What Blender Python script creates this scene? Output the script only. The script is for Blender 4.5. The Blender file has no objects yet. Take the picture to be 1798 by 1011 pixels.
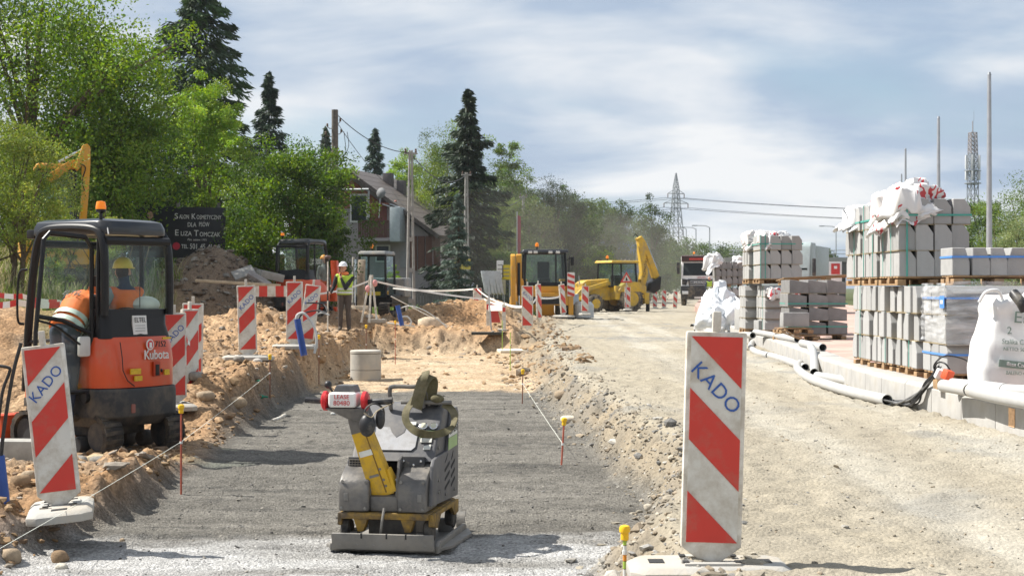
import bpy, bmesh, math, random
import numpy as np
from mathutils import Vector, Matrix, Euler, Quaternion
rnd = random.Random(7)
nrs = np.random.RandomState(11)
R = math.radians
sc = bpy.context.scene
COL = sc.collection

# ---------------------------------------------------------------- camera
FPX, CZ = 2747.0, 1.28            # focal length in pixels of the 1798 px wide photograph, eye height
cam_d = bpy.data.cameras.new('camera'); cam = bpy.data.objects.new('camera', cam_d); COL.objects.link(cam)
cam.location = (0, 0, CZ); cam.rotation_euler = (R(90), 0, 0)
cam_d.lens = 55; cam_d.sensor_width = 36; cam_d.clip_start = 0.1; cam_d.clip_end = 6000
cam_d.dof.use_dof = True; cam_d.dof.focus_distance = 12.5; cam_d.dof.aperture_fstop = 9
sc.camera = cam
def P(px, py, Y):
    return Vector(((px - 899) / FPX * Y, Y, CZ - (py - 505.5) / FPX * Y))

# ---------------------------------------------------------------- light
SUN_EL, SUN_AZ = 50.0, 14.0       # elevation; degrees the sun stands ahead of straight left
sd = Vector((-math.cos(R(SUN_AZ)) * math.cos(R(SUN_EL)), math.sin(R(SUN_AZ)) * math.cos(R(SUN_EL)), math.sin(R(SUN_EL))))
sun_d = bpy.data.lights.new('sun', 'SUN'); sun_d.energy = 5.0; sun_d.angle = R(0.55); sun_d.color = (1.0, .955, .88)
sun = bpy.data.objects.new('sun', sun_d); COL.objects.link(sun)
sun.rotation_euler = sd.to_track_quat('Z', 'Y').to_euler(); sun.location = (-30, 20, 60)

w = bpy.data.worlds.new('World'); sc.world = w; w.use_nodes = True
nt = w.node_tree; nt.nodes.clear()
def wn(t, **k):
    n = nt.nodes.new(t)
    for a, b in k.items(): setattr(n, a, b)
    return n
sky = wn('ShaderNodeTexSky', sky_type='NISHITA', sun_disc=False)
sky.sun_elevation = R(SUN_EL); sky.sun_rotation = math.atan2(sd.x, sd.y)
sky.air_density = 1.0; sky.dust_density = 0.5; sky.ozone_density = 1.2
bg = wn('ShaderNodeBackground'); bg.inputs[1].default_value = 0.072
wo = wn('ShaderNodeOutputWorld')
tc = wn('ShaderNodeTexCoord'); sep = wn('ShaderNodeSeparateXYZ'); nt.links.new(tc.outputs['Generated'], sep.inputs[0])
def wmath(op, a, b=None, clamp=False):
    n = wn('ShaderNodeMath', operation=op); n.use_clamp = clamp
    for i, v in enumerate((a, b)):
        if v is None: continue
        if isinstance(v, (int, float)): n.inputs[i].default_value = v
        else: nt.links.new(v, n.inputs[i])
    return n.outputs[0]
# a cloud deck seen in perspective: direction divided by its height, bent so the deck meets the horizon
zc = wmath('ADD', wmath('MAXIMUM', sep.outputs[2], 0.0), 0.24)
cx = wmath('DIVIDE', sep.outputs[0], zc); cy = wmath('DIVIDE', sep.outputs[1], zc)
cmb = wn('ShaderNodeCombineXYZ'); nt.links.new(cx, cmb.inputs[0]); nt.links.new(cy, cmb.inputs[1])
def wnoise(scale, detail, rough, off, sx=1.0, dist=0.0):
    mp = wn('ShaderNodeMapping'); nt.links.new(cmb.outputs[0], mp.inputs[0])
    mp.inputs['Location'].default_value = off; mp.inputs['Scale'].default_value = (sx, 1, 1)
    n = wn('ShaderNodeTexNoise'); nt.links.new(mp.outputs[0], n.inputs['Vector'])
    n.inputs['Scale'].default_value = scale; n.inputs['Detail'].default_value = detail; n.inputs['Roughness'].default_value = rough
    n.inputs['Distortion'].default_value = dist
    return n.outputs['Fac']
n1 = wnoise(1.15, 6, .5, (3.1, 1.7, 0), .8, .25)
n2 = wnoise(2.3, 6, .5, (8.3, 4.4, 2), .75, .3)
def wramp(f, stops):
    r = wn('ShaderNodeValToRGB'); nt.links.new(f, r.inputs[0]); e = r.color_ramp.elements
    while len(e) > 1: e.remove(e[-1])
    e[0].position, e[0].color = stops[0][0], (*stops[0][1], 1)
    for p_, c_ in stops[1:]:
        x = e.new(p_); x.color = (*c_, 1)
    return r.outputs[0]
cover = wramp(n1, [(.33, (.12,)*3), (.49, (.97,)*3)])
shade = wramp(wmath('ADD', wmath('MULTIPLY', n2, .55), wmath('MULTIPLY', n1, .45)),
              [(.37, (3.0, 3.8, 5.1)), (.46, (3.7, 4.5, 5.7)), (.515, (5.2, 5.75, 6.5)), (.58, (7.3, 7.4, 7.55))])
fade = wramp(sep.outputs[2], [(0.0, (1.0,)*3), (1.0, (1.0,)*3)])
mul = wn('ShaderNodeMixRGB', blend_type='MULTIPLY'); mul.inputs[0].default_value = 1
low = wramp(sep.outputs[2], [(0.0, (.93,)*3), (.05, (.8,)*3), (.16, (0.0,)*3)])
cmx = wn('ShaderNodeMixRGB', blend_type='LIGHTEN'); cmx.inputs[0].default_value = 1; nt.links.new(cover, cmx.inputs[1]); nt.links.new(low, cmx.inputs[2])
nt.links.new(cmx.outputs[0], mul.inputs[1]); nt.links.new(fade, mul.inputs[2])
mx = wn('ShaderNodeMixRGB'); nt.links.new(mul.outputs[0], mx.inputs[0]); nt.links.new(sky.outputs[0], mx.inputs[1]); nt.links.new(shade, mx.inputs[2])
nt.links.new(mx.outputs[0], bg.inputs[0]); nt.links.new(bg.outputs[0], wo.inputs[0])

vs = sc.view_settings; vs.view_transform = 'Standard'; vs.look = 'None'; vs.gamma = 1; vs.use_curve_mapping = False
vs.exposure = 0.8
sc.render.engine = 'CYCLES'; cy_ = sc.cycles
cy_.use_denoising = True; cy_.max_bounces = 6; cy_.diffuse_bounces = 3; cy_.glossy_bounces = 3; cy_.transmission_bounces = 4
cy_.transparent_max_bounces = 12; cy_.volume_bounces = 1; cy_.caustics_reflective = False; cy_.caustics_refractive = False
cy_.sample_clamp_indirect = 6

# ---------------------------------------------------------------- helpers
def tag(o, label=None, cat=None, group=None, kind=None):
    for k, v in (('label', label), ('category', cat), ('group', group), ('kind', kind)):
        if v: o[k] = v
    return o
def empty(name, loc, rz=0, label=None, cat=None, group=None, rot=None):
    o = bpy.data.objects.new(name, None); COL.objects.link(o); o.empty_display_size = .1
    o.location = loc; o.rotation_euler = rot if rot else (0, 0, rz)
    return tag(o, label, cat, group)
def copy_tree(o, parent=None):
    c = o.copy(); COL.objects.link(c); c.parent = parent
    for ch in list(o.children): copy_tree(ch, c)
    return c
def mobj(name, me, parent=None, loc=None, rot=None):
    o = bpy.data.objects.new(name, me); COL.objects.link(o); o.parent = parent
    if loc is not None: o.location = loc
    if rot is not None: o.rotation_euler = rot
    return o
def np_mesh(name, V, F, mat, smooth=False):
    """V (n,3), F (m,k) same-size faces"""
    me = bpy.data.meshes.new(name); V = np.asarray(V, np.float32); F = np.asarray(F, np.int32)
    k = F.shape[1]
    me.vertices.add(len(V)); me.vertices.foreach_set('co', V.ravel())
    me.loops.add(F.size); me.loops.foreach_set('vertex_index', F.ravel())
    me.polygons.add(len(F)); me.polygons.foreach_set('loop_start', np.arange(0, F.size, k, dtype=np.int32))
    me.polygons.foreach_set('loop_total', np.full(len(F), k, np.int32))
    me.polygons.foreach_set('use_smooth', np.full(len(F), smooth, bool))
    me.update(calc_edges=True); me.validate(); me.materials.append(mat)
    return me
def vcol(me, name, C):
    a = me.attributes.new(name, 'FLOAT_COLOR', 'POINT'); C = np.asarray(C, np.float32)
    if C.shape[1] == 3: C = np.c_[C, np.ones(len(C), np.float32)]
    a.data.foreach_set('color', C.ravel())

def bez(pts, n=6):
    """Catmull-Rom through pts"""
    p = [Vector(q) for q in pts]; p = [p[0] * 2 - p[1]] + p + [p[-1] * 2 - p[-2]]; out = []
    for i in range(1, len(p) - 2):
        a, b, c, d = p[i-1:i+3]
        for j in range(n):
            t = j / n
            out.append(.5 * ((2 * b) + (c - a) * t + (2 * a - 5 * b + 4 * c - d) * t * t + (3 * b - a - 3 * c + d) * t ** 3))
    out.append(p[-2]); return out

class MB:
    def __init__(s): s.v, s.f, s.m, s.T = [], [], [], None
    def add(s, v, f, mi=0):
        o = len(s.v); s.v += [Vector(q) if s.T is None else s.T @ Vector(q) for q in v]
        s.f += [[i + o for i in q] for q in f]; s.m += [mi] * len(f); return s
    def box(s, c, d, rot=None, mi=0, taper=None):
        c = Vector(c); h = Vector(d) / 2; M_ = (Euler(rot).to_matrix() if rot else None); v = []
        for z in (-1, 1):
            for x, y in ((-1, -1), (1, -1), (1, 1), (-1, 1)):
                q = Vector((x * h.x, y * h.y, z * h.z))
                if taper and z > 0: q.x *= taper[0]; q.y *= taper[1]
                v.append(c + (M_ @ q if M_ else q))
        return s.add(v, [(3, 2, 1, 0), (4, 5, 6, 7), (0, 1, 5, 4), (1, 2, 6, 5), (2, 3, 7, 6), (3, 0, 4, 7)], mi)
    def hexa(s, v, mi=0):
        return s.add(v, [(3, 2, 1, 0), (4, 5, 6, 7), (0, 1, 5, 4), (1, 2, 6, 5), (2, 3, 7, 6), (3, 0, 4, 7)], mi)
    def prism(s, poly, axis, a, b, mi=0):
        """poly in the two other axes (cyclic order x->yz, y->xz, z->xy)"""
        n = len(poly)
        def q(u, v, t): return {'x': (t, u, v), 'y': (u, t, v), 'z': (u, v, t)}[axis]
        v = [q(u, w_, a) for u, w_ in poly] + [q(u, w_, b) for u, w_ in poly]
        f = [list(range(n))[::-1], list(range(n, 2 * n))] + [(i, (i + 1) % n, n + (i + 1) % n, n + i) for i in range(n)]
        return s.add(v, f, mi)
    def tube(s, pts, r, n=10, caps=True, mi=0, closed=False):
        pts = [Vector(p) for p in pts]; rs = r if isinstance(r, (list, tuple)) else [r] * len(pts)
        up = None; v = []; N = len(pts)
        for i, p in enumerate(pts):
            t = (pts[min(i + 1, N - 1)] - pts[max(i - 1, 0)])
            if t.length < 1e-9: t = Vector((0, 0, 1))
            t.normalize()
            if up is None: up = t.orthogonal().normalized()
            else:
                up = (up - t * up.dot(t))
                up = up.normalized() if up.length > 1e-6 else t.orthogonal().normalized()
            sd_ = t.cross(up)
            for k in range(n):
                a = 2 * math.pi * k / n; v.append(p + (up * math.cos(a) + sd_ * math.sin(a)) * rs[i])
        f = [(i * n + k, i * n + (k + 1) % n, (i + 1) * n + (k + 1) % n, (i + 1) * n + k) for i in range(N - 1) for k in range(n)]
        if caps: f += [list(range(n))[::-1], list(range((N - 1) * n, N * n))]
        return s.add(v, f, mi)
    def cyl(s, a, b, r, r2=None, n=16, mi=0, caps=True): return s.tube([a, b], [r, r if r2 is None else r2], n, caps, mi)
    def hollow(s, pts, r, t, n=14):
        """open pipe with wall thickness"""
        pts = [Vector(p) for p in pts]; L = len(pts)
        o = len(s.v); s.tube(pts, r, n, False); i_ = len(s.v); s.tube(pts, r - t, n, False)
        fl = L - 1; s.f[-fl * n:] = [q[::-1] for q in s.f[-fl * n:]]
        for base in (0, (L - 1) * n):
            for k in range(n):
                a, b = o + base + k, o + base + (k + 1) % n; c, d = i_ + base + (k + 1) % n, i_ + base + k
                s.f.append([a, d, c, b] if base == 0 else [a, b, c, d]); s.m.append(0)
        return s
    def lathe(s, prof, n=20, c=(0, 0, 0), M_=None, mi=0):
        c = Vector(c); v = []
        for r, z in prof:
            for k in range(n):
                a = 2 * math.pi * k / n; q = Vector((r * math.cos(a), r * math.sin(a), z)); v.append(c + (M_ @ q if M_ else q))
        L = len(prof)
        f = [(i * n + k, i * n + (k + 1) % n, (i + 1) * n + (k + 1) % n, (i + 1) * n + k) for i in range(L - 1) for k in range(n)]
        f += [list(range(n))[::-1], list(range((L - 1) * n, L * n))]
        return s.add(v, f, mi)
    def ell(s, c, r, nu=14, nv=8, rot=None, mi=0, z0=-1.0):
        M_ = Euler(rot).to_matrix() if rot else Matrix.Identity(3); a0 = math.asin(z0); prof = []
        for j in range(nv + 1):
            a = a0 + (math.pi / 2 - a0) * j / nv; prof.append((max(math.cos(a), .002), math.sin(a)))
        return s.lathe(prof, nu, c, M_ @ Matrix.Diagonal(r), mi)
    def ribbon(s, pts, wv, th=.004, mi=0):
        """flat band along pts, width vector(s) wv"""
        pts = [Vector(p) for p in pts]; N = len(pts); W = wv if isinstance(wv, list) else [wv] * N; v = []
        for i, p in enumerate(pts):
            t = (pts[min(i + 1, N - 1)] - pts[max(i - 1, 0)]).normalized(); q = Vector(W[i]); nrm = t.cross(q).normalized() * th / 2
            v += [p - q / 2 - nrm, p + q / 2 - nrm, p + q / 2 + nrm, p - q / 2 + nrm]
        f = [(i * 4 + k, i * 4 + (k + 1) % 4, i * 4 + 4 + (k + 1) % 4, i * 4 + 4 + k) for i in range(N - 1) for k in range(4)]
        f += [(3, 2, 1, 0), tuple(range((N - 1) * 4, N * 4))]
        return s.add(v, f, mi)
    def build(s, name, mat, parent=None, smooth=35, bevel=0, seg=2, loc=None, rot=None, recalc=True):
        me = bpy.data.meshes.new(name); bm = bmesh.new()
        vv = [bm.verts.new(q) for q in s.v]
        for q, m_ in zip(s.f, s.m):
            try: fc = bm.faces.new([vv[i] for i in q]); fc.material_index = m_
            except ValueError: pass
        if recalc: bmesh.ops.recalc_face_normals(bm, faces=bm.faces)
        if bevel:
            ed = [e for e in bm.edges if len(e.link_faces) == 2 and e.calc_face_angle(0) > R(28)]
            bmesh.ops.bevel(bm, geom=ed, offset=bevel, segments=seg, affect='EDGES', clamp_overlap=True, profile=.6)
        bm.to_mesh(me); bm.free()
        for m_ in (mat if isinstance(mat, (list, tuple)) else [mat]): me.materials.append(m_)
        if smooth:
            me.polygons.foreach_set('use_smooth', np.ones(len(me.polygons), bool)); me.set_sharp_from_angle(angle=R(smooth))
        return mobj(name, me, parent, loc, rot)

def text_obj(name, s, size, mat, parent, M_, depth=.0015, align='CENTER', sx=1.0, space=1.0):
    c = bpy.data.curves.new('t', 'FONT'); c.body = s; c.size = size; c.extrude = depth; c.align_x = align; c.align_y = 'CENTER'
    c.space_character = space; c.resolution_u = 3
    t = bpy.data.objects.new('t', c); me = bpy.data.meshes.new_from_object(t)
    bpy.data.objects.remove(t); bpy.data.curves.remove(c)
    me.transform(M_ @ Matrix.Diagonal((sx, 1, 1, 1))); me.materials.clear(); me.materials.append(mat)
    return mobj(name, me, parent)
def face_m(loc, rot=(math.pi / 2, 0, 0)):      # text plane standing, facing -y
    return Matrix.Translation(loc) @ Euler(rot).to_matrix().to_4x4()

# ---------------------------------------------------------------- materials
MATS = {}
def M(name, col, rough=.6, metal=0, var=.12, vs_=6.0, bump=0, bs=40.0, dirt=None, da=.35, ds=3.0, alpha=1, spec=.4, emit=0, coat=0, trans=0, attr=None, orand=0):
    if name in MATS: return MATS[name]
    m = bpy.data.materials.new(name); m.use_nodes = True; t = m.node_tree; b = t.nodes['Principled BSDF']; L = t.links.new
    tcn = t.nodes.new('ShaderNodeTexCoord'); vec = tcn.outputs['Object']
    def noise(s_, d=4, r_=.6):
        n = t.nodes.new('ShaderNodeTexNoise'); n.inputs['Scale'].default_value = s_; n.inputs['Detail'].default_value = d
        n.inputs['Roughness'].default_value = r_; L(vec, n.inputs['Vector']); return n.outputs['Fac']
    def mixc(f, a, bb, bt='MIX'):
        n = t.nodes.new('ShaderNodeMixRGB'); n.blend_type = bt
        for i, v in enumerate((f, a, bb)):
            if isinstance(v, (int, float)): n.inputs[i].default_value = v
            elif isinstance(v, tuple): n.inputs[i].default_value = (*v, 1)
            else: L(v, n.inputs[i])
        return n.outputs[0]
    def ramp(f, a, c):
        n = t.nodes.new('ShaderNodeMapRange'); L(f, n.inputs[0]); n.inputs[1].default_value = a; n.inputs[2].default_value = c; return n.outputs[0]
    base = col
    if attr:
        an = t.nodes.new('ShaderNodeAttribute'); an.attribute_name = attr; base = an.outputs['Color']
    if var:
        f = ramp(noise(vs_), .3, .7)
        lo = tuple(max(0, c * (1 - var)) for c in col); hi = tuple(min(1, c * (1 + var)) for c in col)
        base = mixc(f, lo, hi) if not attr else mixc(1.0, base, mixc(f, (1 - var,) * 3, (1 + var,) * 3), 'MULTIPLY')
    ro = rough
    if orand:
        oi = t.nodes.new('ShaderNodeObjectInfo'); rm = t.nodes.new('ShaderNodeMapRange'); L(oi.outputs['Random'], rm.inputs[0]); rm.inputs[3].default_value = 1 - orand; rm.inputs[4].default_value = 1 + orand * .6; base = mixc(1.0, base, rm.outputs[0], 'MULTIPLY')
    if dirt:
        fd = ramp(noise(ds, 8, .68), .62 - da * .5, .80 - da * .35)
        fd2 = t.nodes.new('ShaderNodeMath'); fd2.operation = 'MULTIPLY'; L(fd, fd2.inputs[0]); fd2.inputs[1].default_value = min(1, da + .35)
        base = mixc(fd2.outputs[0], base, dirt)
        rr = t.nodes.new('ShaderNodeMapRange'); L(fd2.outputs[0], rr.inputs[0]); rr.inputs[3].default_value = rough; rr.inputs[4].default_value = .9
        L(rr.outputs[0], b.inputs['Roughness'])
    else: b.inputs['Roughness'].default_value = rough
    if isinstance(base, tuple): b.inputs['Base Color'].default_value = (*base, 1)
    else: L(base, b.inputs['Base Color'])
    b.inputs['Metallic'].default_value = metal; b.inputs['Specular IOR Level'].default_value = spec
    b.inputs['Coat Weight'].default_value = coat; b.inputs['Alpha'].default_value = alpha
    if emit: b.inputs['Emission Color'].default_value = (*col, 1); b.inputs['Emission Strength'].default_value = emit
    if bump:
        n = t.nodes.new('ShaderNodeBump'); n.inputs['Strength'].default_value = bump; n.inputs['Distance'].default_value = .01
        L(noise(bs, 6, .65), n.inputs['Height']); L(n.outputs[0], b.inputs['Normal'])
    MATS[name] = m; return m
DUST = (.36, .29, .20)
def glass(name, tint=(.75, .85, .82), clear=.75, rough=.03):
    """clear pane: straight see-through with a fresnel mirror on top"""
    if name in MATS: return MATS[name]
    m = bpy.data.materials.new(name); m.use_nodes = True; t = m.node_tree; t.nodes.clear(); L = t.links.new
    o = t.nodes.new('ShaderNodeOutputMaterial'); tr = t.nodes.new('ShaderNodeBsdfTransparent'); tr.inputs[0].default_value = (*[c * clear for c in tint], 1)
    gl = t.nodes.new('ShaderNodeBsdfGlossy'); gl.inputs['Roughness'].default_value = rough
    df = t.nodes.new('ShaderNodeBsdfDiffuse'); df.inputs[0].default_value = (.30, .27, .22, 1)
    lw = t.nodes.new('ShaderNodeLayerWeight'); lw.inputs[0].default_value = .5; fr = t.nodes.new('ShaderNodeMath'); fr.operation = 'POWER'; L(lw.outputs['Facing'], fr.inputs[0]); fr.inputs[1].default_value = 4.5
    mu = t.nodes.new('ShaderNodeMath'); mu.operation = 'MULTIPLY_ADD'; mu.inputs[1].default_value = .7; mu.inputs[2].default_value = .022; L(fr.outputs[0], mu.inputs[0])
    m1 = t.nodes.new('ShaderNodeMixShader'); L(mu.outputs[0], m1.inputs[0]); L(tr.outputs[0], m1.inputs[1]); L(gl.outputs[0], m1.inputs[2])
    nz = t.nodes.new('ShaderNodeTexNoise'); nz.inputs['Scale'].default_value = 5; nz.inputs['Detail'].default_value = 6
    mr = t.nodes.new('ShaderNodeMapRange'); L(nz.outputs[0], mr.inputs[0]); mr.inputs[1].default_value = .35; mr.inputs[2].default_value = .8; mr.inputs[4].default_value = .035
    m2 = t.nodes.new('ShaderNodeMixShader'); L(mr.outputs[0], m2.inputs[0]); L(m1.outputs[0], m2.inputs[1]); L(df.outputs[0], m2.inputs[2])
    L(m2.outputs[0], o.inputs[0]); MATS[name] = m; return m

# ---------------------------------------------------------------- numpy noise
def _h(ix, iy, s):
    n = (ix.astype(np.int64) * 374761393 + iy.astype(np.int64) * 668265263 + s * 1442695041) & 0x7fffffff
    n = ((n ^ (n >> 13)) * 1274126177) & 0x7fffffff
    return ((n ^ (n >> 16)) & 0xffff) / 65535.0
def vnoise(x, y, s=0):
    ix, iy = np.floor(x), np.floor(y); fx, fy = x - ix, y - iy
    ux, uy = fx * fx * (3 - 2 * fx), fy * fy * (3 - 2 * fy)
    a, b, c, d = _h(ix, iy, s), _h(ix + 1, iy, s), _h(ix, iy + 1, s), _h(ix + 1, iy + 1, s)
    return (a * (1 - ux) + b * ux) * (1 - uy) + (c * (1 - ux) + d * ux) * uy
def fbm(x, y, o=4, s=0, g=.5):
    t = 0; a = 1; n = 0
    for i in range(o): t = t + a * (vnoise(x * 2 ** i + i * 17.3, y * 2 ** i - i * 9.1, s + i) - .5); n += a; a *= g
    return t / n * 2
def sst(a, b, x):
    t = np.clip((x - a) / (b - a), 0, 1); return t * t * (3 - 2 * t)
# ================================================================ terrain
def itp(y, xs, vs_): return np.interp(y, xs, vs_)
BED = -0.45
def edge_l(y): return itp(y, [0, 8, 10, 14, 20, 26, 40, 60], [-2.75, -2.8, -2.95, -2.9, -3.15, -3.4, -3.5, -3.6])
def toe_r(y): return itp(y, [0, 7, 8.5, 9.6, 11, 12.7, 15, 18.5, 24.5, 38, 60], [.2, .2, .25, .45, .95, 1.1, .92, .76, .36, -.2, -.4])
def top_r(y): return itp(y, [0, 7, 9, 11, 13, 16, 24, 37, 50, 64, 95, 130, 3000], [.85, .85, .9, 1.3, 1.55, 1.3, 1.0, .85, 1.5, 2.6, 6., 9.5, 330])
def kerb_x(y): return itp(y, [-60, 0, 12, 18, 22, 24, 27, 29, 33, 45, 58, 90, 130, 3000], [8.2, 5.1, 4.36, 4.25, 4.42, 4.60, 4.85, 4.98, 5.25, 6.0, 6.95, 10.2, 15.2, 400])
BUMPS = [(-8.0, 25, 2.2, 3.2, .85), (-5.0, 31, 1.3, 2.0, .62), (-6.6, 33, 1.4, 1.8, .5), (-8.4, 45.5, 1.25, 1.8, 1.75), (-7.0, 46.5, 1.3, 1.6, .8), (-9.6, 45, 1.2, 2, .8),
         (-2.0, 50.5, 1.9, 1.9, .75), (-4.6, 46, 1.0, 1.3, .45), (-.3, 50, 1.0, 1.6, .45), (1.7, 57, 1.3, 1.5, .42), (-5.9, 40.5, 1.3, 1.6, .3),
         (-3.9, 28, .5, 1.6, .25), (-3.55, 21.8, .35, 1.6, .18), (-3.2, 10.2, .35, .6, .10), (-3.05, 12.8, .22, .9, .16), (-3.3, 14.0, .35, .6, .14), (-4.1, 19.8, .6, .9, .15),
         (-3.5, 8.6, .5, .8, .12), (.72, 8.2, .35, .6, .1), (.05, 41.5, .8, .6, .12)]
def terrain(x, y, parts=False):
    wob = fbm(x * .9, y * .5, 3, 3) * .22 + fbm(x * 4, y * 2.6, 3, 7) * .10
    # undisturbed levels
    left = itp(y, [0, 9, 12, 15, 18, 22, 27, 34, 45, 60, 90], [-.25, -.22, -.32, -.40, -.30, .0, .12, .08, .05, .0, .1])
    left = left + sst(-7.5, -14, x) * sst(24, 34, y) * (1 - .6 * sst(70, 110, y)) * 1.9
    for bx, by, sx, sy, h in BUMPS:
        left = left + h * np.exp(-((x - bx) / sx) ** 2 - ((y - by) / sy) ** 2)
    amp = .5 + .5 * sst(-12, -9, x)
    left = left + (fbm(x * .8, y * .6, 4, 21) * .16 + np.abs(fbm(x * 3.1, y * 2.4, 4, 31)) * .17 + fbm(x * 9, y * 8, 3, 41) * .06 + np.abs(fbm(x * 6.5, y * 5.5, 4, 45, .62)) * .11) * amp
    kub = np.exp(-((x + 4.3) / 1.3) ** 4 - ((y - 16.3) / 1.9) ** 4)
    left = left * (1 - kub) + kub * (-.42 + fbm(x * 5, y * 5, 3, 5) * .04)
    road = fbm(x * .35, y * .22, 3, 51) * .035 + fbm(x * 1.7, y * .8, 3, 61) * .014 + fbm(x * 9, y * 7, 3, 66) * .010
    road = road - .022 * (np.exp(-((x - 2.25 - .02 * y - wob) / .22) ** 2) + np.exp(-((x - 3.75 - .012 * y + wob) / .2) ** 2))
    bed = BED + fbm(x * .5, y * .4, 3, 71) * .02 + fbm(x * .9, y * 7.0, 4, 81) * .026 + fbm(x * 9, y * 16, 3, 91) * .016
    bed = bed + sst(25.3, 26.6, y + wob) * (-.03) + sst(26, 28, y) * fbm(x * 1.2, y * 1.6, 4, 95) * .06
    bed = bed + np.exp(-((y - 26.4 - wob) / .35) ** 2) * .06 * (.5 + fbm(x * 3, y * 3, 3, 99))
    bed = bed - sst(10.9, 10.4, y + wob * .5) * .02
    el = edge_l(y) + wob; tr = toe_r(y) + wob * .8; tp = np.maximum(top_r(y) + wob * .5, tr + .35)
    isl = sst(el - .02, el - .42, x)                                # 1 on the left bank
    isr = np.clip((x - tr) / (tp - tr), 0, 1); isr = isr ** 1.15    # 0 bed .. 1 road
    rub = np.exp(-((isr - .55) / .42) ** 2) * (isr > 0.01)
    z = bed * (1 - isl) + left * isl
    end = sst(41.0, 42.3, y + wob * 2.2)                            # far end wall of the cut
    back = itp(y, [40, 46, 60, 120], [.18, .02, .0, .0])
    for bx, by, sx, sy, h in BUMPS:
        if by > 40 and bx > -6: back = back + h * np.exp(-((x - bx) / sx) ** 2 - ((y - by) / sy) ** 2)
    back = back + np.abs(fbm(x * 1.6, y * 1.3, 5, 131, .6)) * .30 * sst(85, 60, y) + fbm(x * 6, y * 6, 3, 135) * .05
    z = np.where(isl > .5, z, z * (1 - end) + back * end)
    z = np.where(isl > .5, z, z)
    z = z * (1 - isr) + road * isr + rub * (np.abs(fbm(x * 3.5, y * 3.5, 4, 141)) * .17 + fbm(x * 12, y * 12, 3, 151) * .05)
    kx = kerb_x(y); z = np.where(x > kx + .05, -.04, z)
    z = z + sst(150, 400, np.hypot(x, y)) * -.2
    if not parts: return z
    return z, isl, isr, rub, end, wob, tr, el
def gz(x, y): return float(terrain(np.array([float(x)]), np.array([float(y)]))[0])

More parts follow.
